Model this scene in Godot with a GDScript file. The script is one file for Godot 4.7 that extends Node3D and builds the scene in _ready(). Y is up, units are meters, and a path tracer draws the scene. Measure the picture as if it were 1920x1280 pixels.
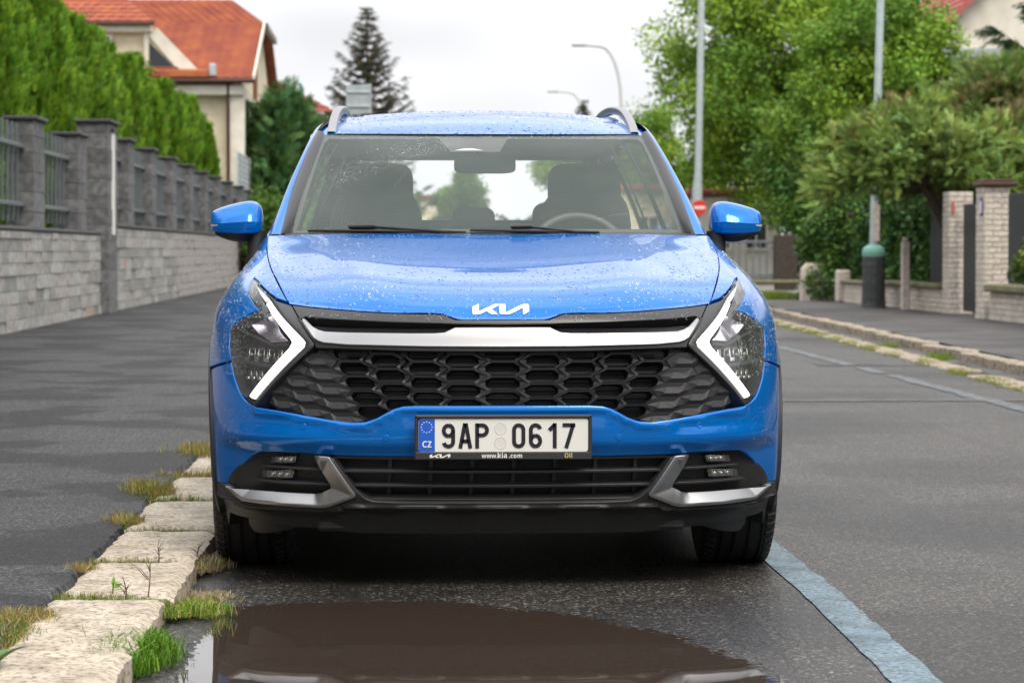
extends Node3D
# A parked blue car on a wet residential street under an overcast sky. Metres, y up; the car's number plate is at z = 0, the street runs along -z.

var mats := {}
var rng := RandomNumberGenerator.new()

func _ready() -> void:
	rng.seed = 20240611
	make_camera()
	make_sky()
	make_sun()
	make_materials()
	make_ground()
	make_left_pavement()
	make_right_pavement()
	make_left_wall()
	make_right_wall()
	make_houses()
	make_street_furniture()
	make_vegetation()
	make_car()
	make_weeds()


func make_camera() -> void:
	var cam := Camera3D.new()
	cam.name = "camera"
	add_child(cam)
	var lens := CameraAttributesPhysical.new()
	lens.frustum_focal_length = 97.69
	lens.frustum_focus_distance = 8.75
	lens.frustum_near = 0.1
	lens.frustum_far = 4000.0
	lens.exposure_aperture = 7.6
	cam.attributes = lens
	cam.position = Vector3(-0.307, 1.053, 8.5)
	cam.rotation = Vector3(deg_to_rad(-1.8689), deg_to_rad(-2.2521), 0)
	cam.current = true


func make_sky() -> void:
	# a broken overcast with large cloud masses, brighter higher up
	var a := FastNoiseLite.new()
	a.seed = 7
	a.noise_type = FastNoiseLite.TYPE_SIMPLEX_SMOOTH
	a.frequency = 2.3
	a.fractal_octaves = 5
	var w := 768
	var h := 384
	var im := Image.create(w, h, false, Image.FORMAT_RGBF)
	for j in h:
		var el := PI * (0.5 - (j + 0.5) / h)
		for i in w:
			var az := TAU * (i + 0.5) / w
			var d := Vector3(cos(el) * sin(az), sin(el), cos(el) * cos(az))
			var up := maxf(d.y, 0.0)
			# clouds lie in a layer: squeeze the pattern towards the horizon
			var q := Vector3(d.x, 0.0, d.z) / (up + 0.22) * 1.0 + Vector3(3.1, 0.0, 8.4)
			var n := a.get_noise_3d(q.x, q.y, q.z)
			var c := 0.635 + 0.95 * up + n * 0.9 * clampf(up * 2.2 + 0.06, 0.0, 1.0)
			c = clampf(c, 0.5, 2.2)
			if d.y < 0.0:
				c = 0.35
			im.set_pixel(i, j, Color(c * 0.985, c * 0.995, c * 1.02))
	var m := PanoramaSkyMaterial.new()
	m.panorama = ImageTexture.create_from_image(im)
	var sky := Sky.new()
	sky.sky_material = m
	var e := Environment.new()
	e.background_mode = Environment.BG_SKY
	e.sky = sky
	e.tonemap_mode = Environment.TONE_MAPPER_LINEAR
	e.tonemap_exposure = 1.5
	e.sdfgi_enabled = true
	e.ssao_enabled = true
	e.ssil_enabled = true
	var we := WorldEnvironment.new()
	we.name = "world_environment"
	we.environment = e
	add_child(we)


func make_sun() -> void:
	# the sun behind thin cloud: a wide soft source, high and to the left behind the camera
	var sun := DirectionalLight3D.new()
	sun.name = "sun"
	sun.light_color = Color(1.0, 0.955, 0.88)
	sun.light_energy = 0.5
	sun.light_angular_distance = 24.0
	sun.shadow_enabled = true
	add_child(sun)
	sun.look_at_from_position(Vector3(3.0, 9.0, 6.0), Vector3.ZERO)


# ---------------------------------------------------------------- helpers

class MB:
	## collects triangles; winding is set from the normals (Godot's front faces run clockwise)
	var v := PackedVector3Array()
	var n := PackedVector3Array()
	var t := PackedVector2Array()
	var c := PackedColorArray()
	var tint := Color.WHITE
	var tinted := false

	func tri(a: Vector3, b: Vector3, d: Vector3, na: Vector3, nb: Vector3, nd: Vector3) -> void:
		if (b - a).cross(d - a).dot(na + nb + nd) > 0.0:
			v.append_array([a, d, b])
			n.append_array([na, nd, nb])
		else:
			v.append_array([a, b, d])
			n.append_array([na, nb, nd])
		if tinted:
			c.append_array([tint, tint, tint])

	func quad(a: Vector3, b: Vector3, d: Vector3, e: Vector3, na: Vector3, nb: Vector3, nd: Vector3, ne: Vector3) -> void:
		tri(a, b, d, na, nb, nd)
		tri(a, d, e, na, nd, ne)

	func face(p: Array, out: Vector3) -> void:
		## a flat convex polygon that looks towards `out`
		var m: Vector3 = (p[1] - p[0]).cross(p[2] - p[0]).normalized()
		if m.dot(out) < 0.0:
			m = -m
		for k in range(1, p.size() - 1):
			tri(p[0], p[k], p[k + 1], m, m, m)

	func mesh() -> ArrayMesh:
		var arr := []
		arr.resize(Mesh.ARRAY_MAX)
		arr[Mesh.ARRAY_VERTEX] = v
		arr[Mesh.ARRAY_NORMAL] = n
		if t.size() == v.size():
			arr[Mesh.ARRAY_TEX_UV] = t
		if tinted:
			arr[Mesh.ARRAY_COLOR] = c
		var m := ArrayMesh.new()
		m.add_surface_from_arrays(Mesh.PRIMITIVE_TRIANGLES, arr)
		return m

	func box(at: Vector3, size: Vector3, bevel := 0.0, basis := Basis.IDENTITY) -> void:
		## a box with chamfered edges, centred on `at`
		var h := size / 2.0
		var b := minf(bevel, minf(h.x, minf(h.y, h.z)) * 0.6)
		var cor := func(sx, sy, sz, ax):
			var p := Vector3(sx * h.x, sy * h.y, sz * h.z)
			if ax != 0: p.x -= sx * b
			if ax != 1: p.y -= sy * b
			if ax != 2: p.z -= sz * b
			return at + basis * p
		for ax in 3:
			for s in [-1, 1]:
				var o := Vector3.ZERO
				o[ax] = s
				var p := []
				for q in [[-1, -1], [1, -1], [1, 1], [-1, 1]]:
					var g := Vector3.ZERO
					g[ax] = s
					g[(ax + 1) % 3] = q[0]
					g[(ax + 2) % 3] = q[1]
					p.append(cor.call(g.x, g.y, g.z, ax))
				face(p, basis * o)
		if b <= 0.0:
			return
		for ax in 3:
			var i1 := (ax + 1) % 3
			var i2 := (ax + 2) % 3
			for s1 in [-1, 1]:
				for s2 in [-1, 1]:
					var g := Vector3.ZERO
					g[i1] = s1
					g[i2] = s2
					var p := []
					for e in [[-1, i1], [1, i1], [1, i2], [-1, i2]]:
						var k := g
						k[ax] = e[0]
						p.append(cor.call(k.x, k.y, k.z, e[1]))
					face(p, basis * g)
		for sx in [-1, 1]:
			for sy in [-1, 1]:
				for sz in [-1, 1]:
					face([cor.call(sx, sy, sz, 0), cor.call(sx, sy, sz, 1), cor.call(sx, sy, sz, 2)], basis * Vector3(sx, sy, sz))

	func tube(pts: Array, radii: Array, sides := 8, caps := true) -> void:
		var rings := []
		var u := Vector3.UP
		for k in pts.size():
			var d: Vector3 = (pts[mini(k + 1, pts.size() - 1)] - pts[maxi(k - 1, 0)]).normalized()
			var a := d.cross(u if absf(d.dot(u)) < 0.95 else Vector3.RIGHT).normalized()
			var b := d.cross(a)
			var ring := []
			for i in sides:
				var f := TAU * i / sides
				ring.append(a * cos(f) + b * sin(f))
			rings.append(ring)
		for k in pts.size() - 1:
			for i in sides:
				var j := (i + 1) % sides
				var r0: float = radii[k]
				var r1: float = radii[k + 1]
				quad(pts[k] + rings[k][i] * r0, pts[k] + rings[k][j] * r0, pts[k + 1] + rings[k + 1][j] * r1, pts[k + 1] + rings[k + 1][i] * r1, rings[k][i], rings[k][j], rings[k + 1][j], rings[k + 1][i])
		if caps:
			for e in [0, pts.size() - 1]:
				var p := []
				for i in sides:
					p.append(pts[e] + rings[e][i] * radii[e])
				var o: Vector3 = pts[0] - pts[1] if e == 0 else pts[e] - pts[e - 1]
				if radii[e] > 0.0005:
					face(p, o)

	func lathe(profile: Array, seg: int, xf: Transform3D) -> void:
		## profile of (radius, height) turned about the y axis of xf
		for k in profile.size() - 1:
			var p: Vector2 = profile[k]
			var q: Vector2 = profile[k + 1]
			var e := q - p
			if e.length() < 1e-6:
				continue
			var m := Vector2(e.y, -e.x).normalized()
			for i in seg:
				var f := TAU * i / seg
				var g := TAU * (i + 1) / seg
				var cf := Vector3(cos(f), 0, sin(f))
				var cg := Vector3(cos(g), 0, sin(g))
				var nf := xf.basis * (cf * m.x + Vector3.UP * m.y)
				var ng := xf.basis * (cg * m.x + Vector3.UP * m.y)
				quad(xf * (cf * p.x + Vector3.UP * p.y), xf * (cg * p.x + Vector3.UP * p.y), xf * (cg * q.x + Vector3.UP * q.y), xf * (cf * q.x + Vector3.UP * q.y), nf, ng, ng, nf)

	func prism(poly: Array, front: Vector3, right: Vector3, up: Vector3, at: Vector3, depth: float) -> void:
		## a flat outline (any simple polygon) in the plane right/up, given thickness backwards from `front`
		var pk := PackedVector2Array(poly)
		var ix := Geometry2D.triangulate_polygon(pk)
		for side in [0.0, -depth]:
			var o := front * (1.0 if side == 0.0 else -1.0)
			for k in range(0, ix.size(), 3):
				var a: Vector3 = at + right * pk[ix[k]].x + up * pk[ix[k]].y + front * side
				var b: Vector3 = at + right * pk[ix[k + 1]].x + up * pk[ix[k + 1]].y + front * side
				var d: Vector3 = at + right * pk[ix[k + 2]].x + up * pk[ix[k + 2]].y + front * side
				tri(a, b, d, o, o, o)
		var cw := Geometry2D.is_polygon_clockwise(pk)
		for k in pk.size():
			var p := pk[k]
			var q := pk[(k + 1) % pk.size()]
			var m := Vector2(q.y - p.y, p.x - q.x).normalized() * (-1.0 if cw else 1.0)
			var o := right * m.x + up * m.y
			var a: Vector3 = at + right * p.x + up * p.y
			var b: Vector3 = at + right * q.x + up * q.y
			quad(a, b, b - front * depth, a - front * depth, o, o, o, o)

	func panel(poly_in: PackedVector2Array, map: Callable, hint: Callable, cell: float, thick: float, bevel := 0.0) -> void:
		## a sheet cut to an outline on a curved surface; map(Vector2) -> Vector3; hint(Vector2) -> roughly outward
		var poly := PackedVector2Array()
		var m := poly_in.size()
		for k in m:
			var p := poly_in[k]
			var q := poly_in[(k + 1) % m]
			var steps := maxi(1, int(ceil(p.distance_to(q) / cell)))
			for i in steps:
				poly.append(p.lerp(q, float(i) / steps))
		if Geometry2D.is_polygon_clockwise(poly):
			poly.reverse()
		m = poly.size()
		var nrm := func(p: Vector2) -> Vector3:
			var e := 0.0015
			var a: Vector3 = map.call(p + Vector2(e, 0)) - map.call(p - Vector2(e, 0))
			var b: Vector3 = map.call(p + Vector2(0, e)) - map.call(p - Vector2(0, e))
			var o := a.cross(b).normalized()
			return -o if o.dot(hint.call(p)) < 0.0 else o
		var inner := PackedVector2Array()
		for k in m:
			var d0 := (poly[k] - poly[(k + m - 1) % m]).normalized()
			var d1 := (poly[(k + 1) % m] - poly[k]).normalized()
			var n0 := Vector2(-d0.y, d0.x)
			var n1 := Vector2(-d1.y, d1.x)
			var a := (n0 + n1)
			if a.length() < 0.2:
				a = n0
			a = a.normalized()
			inner.append(poly[k] + a * bevel / maxf(0.55, a.dot(n0)))
		var ring_n := []
		for k in m:
			ring_n.append(nrm.call(inner[k]))
		# the edge: rounded over, then back into the body
		for k in m:
			var j := (k + 1) % m
			var pi: Vector3 = map.call(inner[k])
			var pj: Vector3 = map.call(inner[j])
			var oi: Vector3 = map.call(poly[k]) - ring_n[k] * bevel
			var oj: Vector3 = map.call(poly[j]) - ring_n[j] * bevel
			var out_i: Vector3 = (map.call(poly[k]) - pi)
			var out_j: Vector3 = (map.call(poly[j]) - pj)
			if bevel <= 0.0:
				var t2: Vector3 = (pj - pi).normalized()
				out_i = t2.cross(ring_n[k])
				out_j = out_i
				var mid2 := (poly[k] + poly[j]) / 2.0
				var dd := (poly[j] - poly[k]).normalized()
				var ov: Vector3 = map.call(mid2 + Vector2(dd.y, -dd.x) * 0.002) - map.call(mid2)
				if out_i.dot(ov) < 0.0:
					out_i = -out_i
					out_j = -out_j
			out_i = out_i.normalized()
			out_j = out_j.normalized()
			if bevel > 0.0:
				var mi: Vector3 = pi + out_i * bevel * 0.707 - ring_n[k] * bevel * 0.293
				var mj: Vector3 = pj + out_j * bevel * 0.707 - ring_n[j] * bevel * 0.293
				var hi: Vector3 = (out_i + ring_n[k]).normalized()
				var hj: Vector3 = (out_j + ring_n[j]).normalized()
				quad(pi, pj, mj, mi, ring_n[k], ring_n[j], hj, hi)
				quad(mi, mj, oj, oi, hi, hj, out_j, out_i)
			if thick > 0.0:
				quad(oi, oj, oj - ring_n[j] * thick, oi - ring_n[k] * thick, out_i, out_j, out_j, out_i)
		# the face, cut into cells so that it follows the curve
		var lo := inner[0]
		var hi2 := inner[0]
		for p in inner:
			lo = lo.min(p)
			hi2 = hi2.max(p)
		var x := floorf(lo.x / cell) * cell
		while x < hi2.x:
			var strip := PackedVector2Array([Vector2(x, lo.y - 1), Vector2(x + cell, lo.y - 1), Vector2(x + cell, hi2.y + 1), Vector2(x, hi2.y + 1)])
			for piece in Geometry2D.intersect_polygons(inner, strip):
				var plo: float = piece[0].y
				var phi: float = piece[0].y
				for p in piece:
					plo = minf(plo, p.y)
					phi = maxf(phi, p.y)
				var y := floorf(plo / cell) * cell
				while y < phi:
					var bx := PackedVector2Array([Vector2(x - 0.1, y), Vector2(x + cell + 0.1, y), Vector2(x + cell + 0.1, y + cell), Vector2(x - 0.1, y + cell)])
					for bit in Geometry2D.intersect_polygons(piece, bx):
						var ix := Geometry2D.triangulate_polygon(bit)
						var pv := []
						var nv := []
						for p in bit:
							pv.append(map.call(p))
							nv.append(nrm.call(p))
						for k in range(0, ix.size(), 3):
							tri(pv[ix[k]], pv[ix[k + 1]], pv[ix[k + 2]], nv[ix[k]], nv[ix[k + 1]], nv[ix[k + 2]])
					y += cell
			x += cell

	func sheet(fn: Callable, u0: float, u1: float, nu: int, v0: float, v1: float, nv: int, out: Vector3) -> void:
		## a smooth sheet fn(u, v) -> Vector3; out says which side is outside
		var e := 0.002
		var pp := []
		var nn := []
		for i in nu + 1:
			var a := lerpf(u0, u1, float(i) / nu)
			var rp := []
			var rn := []
			for j in nv + 1:
				var b := lerpf(v0, v1, float(j) / nv)
				rp.append(fn.call(a, b))
				var da: Vector3 = fn.call(a + e, b) - fn.call(a - e, b)
				var db: Vector3 = fn.call(a, b + e) - fn.call(a, b - e)
				var o := da.cross(db).normalized()
				rn.append(-o if o.dot(out) < 0.0 else o)
			pp.append(rp)
			nn.append(rn)
		for i in nu:
			for j in nv:
				quad(pp[i][j], pp[i + 1][j], pp[i + 1][j + 1], pp[i][j + 1], nn[i][j], nn[i + 1][j], nn[i + 1][j + 1], nn[i][j + 1])


func numbered(called: String) -> String:
	if not has_node(called):
		return called
	var k := 1
	while has_node("%s_%03d" % [called, k]):
		k += 1
	return "%s_%03d" % [called, k]

func part(called: String, m: Mesh, material: Material, parent: Node3D, at := Transform3D.IDENTITY) -> MeshInstance3D:
	var o := MeshInstance3D.new()
	o.name = called
	o.mesh = m
	o.material_override = material
	o.transform = at
	parent.add_child(o, true)
	return o

func thing(called: String, label: String, category: String, at := Vector3.ZERO, group := "", turn := 0.0) -> Node3D:
	var o := Node3D.new()
	o.name = numbered(called)
	add_child(o)
	o.position = at
	o.rotation.y = turn
	o.set_meta("label", label)
	o.set_meta("category", category)
	if group:
		o.set_meta("group", group)
	return o

func structure(called: String, m: Mesh, material: Material) -> MeshInstance3D:
	var o := part(called, m, material, self)
	o.set_meta("kind", "structure")
	return o

func copies(called: String, m: Mesh, xf: Array, cols: Array, material: Material, parent: Node3D) -> MultiMeshInstance3D:
	var mm := MultiMesh.new()
	mm.transform_format = MultiMesh.TRANSFORM_3D
	mm.use_colors = cols.size() > 0
	mm.mesh = m
	mm.instance_count = xf.size()
	for k in xf.size():
		mm.set_instance_transform(k, xf[k])
		if cols.size() > 0:
			mm.set_instance_color(k, cols[k])
	var o := MultiMeshInstance3D.new()
	o.name = called
	o.multimesh = mm
	o.material_override = material
	parent.add_child(o, true)
	o.set_meta("kind", "stuff")
	return o

func lin(r: float, g: float, b: float, a := 1.0) -> Color:
	var c := Color(r, g, b).linear_to_srgb()
	c.a = a
	return c

func pts2(a: Array) -> PackedVector2Array:
	var o := PackedVector2Array()
	for k in range(0, a.size(), 2):
		o.append(Vector2(a[k], a[k + 1]))
	return o

func table(xs: Array, ys: Array, x: float) -> float:
	## smooth interpolation through points
	var n := xs.size()
	var i := 0
	while i < n - 2 and x > xs[i + 1]:
		i += 1
	var h: float = xs[i + 1] - xs[i]
	var t := clampf((x - xs[i]) / h, -0.3, 1.3)
	var m1: float = (ys[i + 1] - ys[i - 1]) / (xs[i + 1] - xs[i - 1]) if i > 0 else (ys[i + 1] - ys[i]) / h
	var m2: float = (ys[i + 2] - ys[i]) / (xs[i + 2] - xs[i]) if i + 2 < n else (ys[i + 1] - ys[i]) / h
	var t2 := t * t
	var t3 := t2 * t
	return ys[i] * (2 * t3 - 3 * t2 + 1) + m1 * h * (t3 - 2 * t2 + t) + ys[i + 1] * (3 * t2 - 2 * t3) + m2 * h * (t3 - t2)

func noise_tex(size: int, freq: float, seed_: int, octaves: int, ramp: Array, normal := false, strength := 4.0, cell := false) -> ImageTexture:
	## a seamless noise picture; ramp is [offset, Color, ...] in linear colours
	var f := FastNoiseLite.new()
	f.seed = seed_
	f.frequency = freq
	f.fractal_octaves = octaves
	f.noise_type = FastNoiseLite.TYPE_CELLULAR if cell else FastNoiseLite.TYPE_SIMPLEX_SMOOTH
	if cell:
		f.cellular_return_type = FastNoiseLite.RETURN_CELL_VALUE
	var im := f.get_seamless_image(size, size, false, false, 0.15, true)
	if normal:
		im.convert(Image.FORMAT_L8)
		im.bump_map_to_normal_map(strength)
		return ImageTexture.create_from_image(im)
	if ramp.is_empty():
		return ImageTexture.create_from_image(im)
	var g := Gradient.new()
	g.offsets = PackedFloat32Array()
	g.colors = PackedColorArray()
	var offs := PackedFloat32Array()
	var cols := PackedColorArray()
	for k in range(0, ramp.size(), 2):
		offs.append(ramp[k])
		cols.append(ramp[k + 1])
	g.offsets = offs
	g.colors = cols
	var out := Image.create(size, size, false, Image.FORMAT_RGB8)
	for y in size:
		for x in size:
			out.set_pixel(x, y, g.sample(im.get_pixel(x, y).r))
	return ImageTexture.create_from_image(out)

func mat(color: Color, rough := 0.6, metal := 0.0) -> StandardMaterial3D:
	var m := StandardMaterial3D.new()
	m.albedo_color = color
	m.roughness = rough
	m.metallic = metal
	return m

func tri_mat(tex: Texture2D, scale: float, rough := 0.8, bump: Texture2D = null, bump_cm := 0.3, world := true) -> StandardMaterial3D:
	var m := StandardMaterial3D.new()
	m.albedo_texture = tex
	m.roughness = rough
	m.uv1_triplanar = true
	m.uv1_world_triplanar = world
	m.uv1_scale = Vector3.ONE * scale
	if bump:
		m.heightmap_enabled = true
		m.heightmap_texture = bump
		m.heightmap_scale = bump_cm
	return m


# ---------------------------------------------------------------- materials

func layered(base: StandardMaterial3D, over: Texture2D, scale: float) -> StandardMaterial3D:
	## large soft patches (stains, damp, wear) multiplied over the fine grain
	base.detail_enabled = true
	base.detail_albedo = over
	base.detail_blend_mode = BaseMaterial3D.BLEND_MODE_MUL
	base.detail_uv_layer = BaseMaterial3D.DETAIL_UV_2
	base.uv2_triplanar = true
	base.uv2_world_triplanar = base.uv1_world_triplanar
	base.uv2_scale = Vector3.ONE * scale
	return base

func make_materials() -> void:
	var grit := noise_tex(1024, 0.16, 11, 1, [], false, 4.0, true)
	var fine := noise_tex(512, 0.09, 12, 4, [])
	var stones := noise_tex(1024, 0.14, 13, 1, [0.0, lin(.026, .024, .023), 0.45, lin(.048, .044, .042), 0.78, lin(.07, .064, .06), 0.9, lin(.125, .114, .105), 1.0, lin(.26, .24, .22)], false, 4.0, true)
	var patches := noise_tex(256, 0.012, 14, 5, [0.0, Color(0.62, 0.62, 0.63), 0.4, Color(0.8, 0.8, 0.8), 0.55, Color(0.95, 0.95, 0.94), 1.0, Color(1, 1, 1)])
	var stains := noise_tex(512, 0.011, 15, 4, [0.0, Color(0.6, 0.6, 0.61), 0.43, Color(0.68, 0.68, 0.69), 0.50, Color(0.93, 0.93, 0.93), 1.0, Color(1, 1, 1)])
	mats.road = layered(tri_mat(stones, 0.9, 0.5, grit, 0.22), patches, 0.11)
	mats.road.metallic_specular = 0.33
	var wet_stones := noise_tex(1024, 0.14, 13, 1, [0.0, lin(.015, .014, .014), 0.45, lin(.03, .027, .026), 0.78, lin(.05, .045, .042), 0.9, lin(.11, .10, .09), 1.0, lin(.25, .23, .2)], false, 4.0, true)
	mats.wet_road = layered(tri_mat(wet_stones, 0.9, 0.46, grit, 0.2), patches, 0.23)
	mats.wet_road.metallic_specular = 0.36
	var walk := noise_tex(1024, 0.22, 16, 1, [0.0, lin(.018, .018, .019), 0.6, lin(.045, .045, .047), 0.9, lin(.10, .099, .10), 1.0, lin(.22, .218, .218)], false, 4.0, true)
	mats.pavement = layered(tri_mat(walk, 0.6, 0.62, grit, 0.25), stains, 0.13)
	mats.pavement.metallic_specular = 0.28
	var walk2 := noise_tex(512, 0.22, 17, 1, [0.0, lin(.045, .04, .042), 0.7, lin(.075, .068, .068), 1.0, lin(.13, .12, .115)], false, 4.0, true)
	mats.far_pavement = layered(tri_mat(walk2, 0.8, 0.7, grit, 0.15), patches, 0.2)
	mats.patch = layered(tri_mat(stones, 0.8, 0.6, grit, 0.15), patches, 0.5)
	var kerb := noise_tex(512, 0.009, 18, 5, [0.0, lin(.22, .18, .135), 0.28, lin(.36, .305, .235), 0.5, lin(.44, .38, .30), 0.75, lin(.50, .44, .355), 1.0, lin(.58, .525, .44)])
	var kerb_spots := noise_tex(512, 0.03, 19, 5, [0.0, Color(0.5, 0.46, 0.42), 0.32, Color(0.78, 0.75, 0.71), 0.44, Color(1, 1, 1), 1.0, Color(1, 1, 1)])
	var slab := noise_tex(512, 0.035, 34, 6, [])
	mats.kerb = layered(tri_mat(kerb, 1.4, 0.75, slab, 0.06, false), kerb_spots, 2.3)
	mats.far_kerb = layered(tri_mat(kerb, 0.9, 0.85, fine, 0.6, false), kerb_spots, 1.4)
	mats.far_kerb.albedo_color = Color(0.9, 0.89, 0.88)
	mats.earth = tri_mat(noise_tex(256, 0.05, 20, 5, [0.0, lin(.02, .025, .01), 0.5, lin(.05, .07, .02), 1.0, lin(.09, .1, .04)]), 0.4, 0.95, fine, 2.0)
	mats.soil = tri_mat(noise_tex(256, 0.08, 21, 5, [0.0, lin(.015, .012, .008), 0.6, lin(.05, .038, .025), 1.0, lin(.12, .09, .06)]), 2.0, 0.95, fine, 0.6)
	# worn blue road paint: gone from the high stones
	var paint := noise_tex(1024, 0.16, 22, 1, [0.0, lin(.05, .05, .053), 0.22, lin(.075, .09, .10), 0.34, lin(.10, .16, .205), 0.6, lin(.125, .205, .265), 1.0, lin(.21, .30, .36)], false, 4.0, true)
	mats.blue_paint = layered(tri_mat(paint, 0.6, 0.55, grit, 0.2), patches, 0.6)
	var old := noise_tex(512, 0.03, 23, 4, [0.0, lin(.06, .056, .055), 0.5, lin(.075, .08, .085), 0.74, lin(.12, .15, .18), 1.0, lin(.16, .23, .29)])
	mats.old_paint = tri_mat(old, 0.5, 0.6)
	# water of the puddle, slightly murky
	var w := StandardMaterial3D.new()
	w.transparency = BaseMaterial3D.TRANSPARENCY_ALPHA
	w.albedo_color = lin(.060, .042, .031, 0.66)
	w.roughness = 0.02
	mats.water = w
	# walls
	mats.fine = fine
	for k in 4:
		var g: float = [0.94, 1.02, 1.09, 0.80][k]
		var warm: float = [1.0, 1.05, 0.99, 0.97][k]
		mats["stone%d" % k] = tri_mat(noise_tex(256, 0.03, 40 + k, 5, [0.0, lin(.20 * g, .20 * g, .195 * g), 0.45, lin(.33 * g * warm, .325 * g, .31 * g), 1.0, lin(.50 * g * warm, .49 * g, .46 * g)]), 0.8, 0.85, fine, 1.5, true)
		mats["slate%d" % k] = tri_mat(noise_tex(256, 0.03, 50 + k, 5, [0.0, lin(.075 * g, .076 * g, .08 * g), 0.5, lin(.13 * g, .131 * g, .137 * g), 1.0, lin(.23 * g, .23 * g, .235 * g)]), 0.8, 0.8, fine, 1.0, true)
		mats["brick%d" % k] = tri_mat(noise_tex(256, 0.03, 60 + k, 4, [0.0, lin(.38 * g, .32 * g, .27 * g), 0.5, lin(.54 * g, .47 * g * warm, .41 * g), 1.0, lin(.66 * g, .6 * g, .54 * g)]), 1.5, 0.85, fine, 0.5, true)
	mats.warm_stone = tri_mat(noise_tex(128, 0.04, 44, 4, [0.0, lin(.3, .22, .15), 1.0, lin(.5, .4, .3)]), 0.9, 0.85, fine, 1.0, true)
	mats.mortar = tri_mat(noise_tex(128, 0.05, 46, 4, [0.0, lin(.3, .29, .27), 1.0, lin(.46, .44, .41)]), 1.2, 0.95)
	mats.dark_mortar = tri_mat(noise_tex(128, 0.05, 47, 4, [0.0, lin(.08, .08, .08), 1.0, lin(.14, .14, .14)]), 1.2, 0.95)
	mats.cap = tri_mat(noise_tex(128, 0.05, 48, 4, [0.0, lin(.03, .03, .032), 1.0, lin(.085, .085, .09)]), 1.2, 0.6)
	mats.moss_cap = tri_mat(noise_tex(128, 0.05, 49, 4, [0.0, lin(.09, .09, .03), 0.5, lin(.16, .15, .07), 1.0, lin(.27, .25, .18)]), 1.2, 0.8)
	mats.white_paint = mat(lin(.72, .72, .70), 0.5)
	mats.fence_grey = mat(lin(.13, .15, .165), 0.45, 0.2)
	mats.fence_dark = mat(lin(.03, .033, .038), 0.5, 0.2)
	mats.galvanised = tri_mat(noise_tex(128, 0.05, 70, 4, [0.0, lin(.38, .45, .46), 1.0, lin(.52, .6, .6)]), 0.7, 0.45)
	mats.galvanised.metallic = 0.35
	mats.tarred = tri_mat(noise_tex(128, 0.05, 71, 4, [0.0, lin(.025, .028, .03), 0.6, lin(.05, .055, .055), 1.0, lin(.11, .12, .115)]), 1.5, 0.6)
	mats.verdigris = mat(lin(.16, .36, .30), 0.5)
	mats.sign_red = mat(lin(.62, .03, .025), 0.4)
	mats.lamp_grey = mat(lin(.5, .5, .5), 0.5)
	mats.sign_blue = mat(lin(.03, .05, .25), 0.4)
	mats.sign_back = tri_mat(noise_tex(128, 0.04, 72, 4, [0.0, lin(.28, .31, .33), 1.0, lin(.4, .44, .46)]), 1.0, 0.5)
	mats.plaster = tri_mat(noise_tex(256, 0.02, 73, 5, [0.0, lin(.56, .48, .34), 0.5, lin(.66, .58, .42), 1.0, lin(.72, .65, .5)]), 0.3, 0.9)
	mats.white_plaster = tri_mat(noise_tex(256, 0.02, 74, 5, [0.0, lin(.6, .56, .47), 1.0, lin(.78, .74, .66)]), 0.3, 0.9)
	mats.tile = tri_mat(noise_tex(512, 0.014, 75, 6, [0.0, lin(.20, .042, .022), 0.45, lin(.29, .066, .034), 0.6, lin(.34, .085, .035), 0.8, lin(.40, .125, .038), 1.0, lin(.32, .08, .035)]), 0.13, 0.75)
	mats.tile_old = tri_mat(noise_tex(256, 0.02, 76, 5, [0.0, lin(.17, .04, .028), 1.0, lin(.3, .075, .05)]), 0.4, 0.8)
	mats.tile_rose = tri_mat(noise_tex(256, 0.02, 77, 5, [0.0, lin(.30, .075, .065), 1.0, lin(.44, .13, .11)]), 0.4, 0.8)
	mats.gutter = mat(lin(.07, .03, .02), 0.4, 0.3)
	mats.house_glass = mat(lin(.02, .025, .03), 0.05)
	mats.frame_brown = mat(lin(.2, .07, .03), 0.6)
	mats.bark = tri_mat(noise_tex(256, 0.05, 78, 5, [0.0, lin(.025, .02, .015), 0.6, lin(.07, .055, .042), 1.0, lin(.13, .11, .09)]), 1.2, 0.95, fine, 2.0, true)


# ---------------------------------------------------------------- road

const PUDDLE := [-0.93, 2.6, -0.95, 1.3, -0.955, 0.75, -0.92, 0.42, -0.83, 0.24, -0.62, 0.13, -0.36, 0.10, -0.12, 0.17, 0.10, 0.33, 0.32, 0.58, 0.48, 0.88, 0.62, 1.38, 0.67, 1.8, 0.64, 2.3, 0.5, 2.6]

func road_height(x: float, z: float, pud: PackedVector2Array, f: FastNoiseLite) -> float:
	var d := 9.0
	var p := Vector2(x, z)
	for k in pud.size():
		var q := Geometry2D.get_closest_point_to_segment(p, pud[k], pud[(k + 1) % pud.size()])
		d = minf(d, p.distance_to(q))
	if Geometry2D.is_point_in_polygon(p, pud):
		d = -d
	d += f.get_noise_2d(x * 2.2, z * 2.2) * 0.05
	var h := clampf(d * 0.022, -0.014, 0.004)
	return h + f.get_noise_2d(x * 42.0, z * 42.0) * 0.0022

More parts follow.
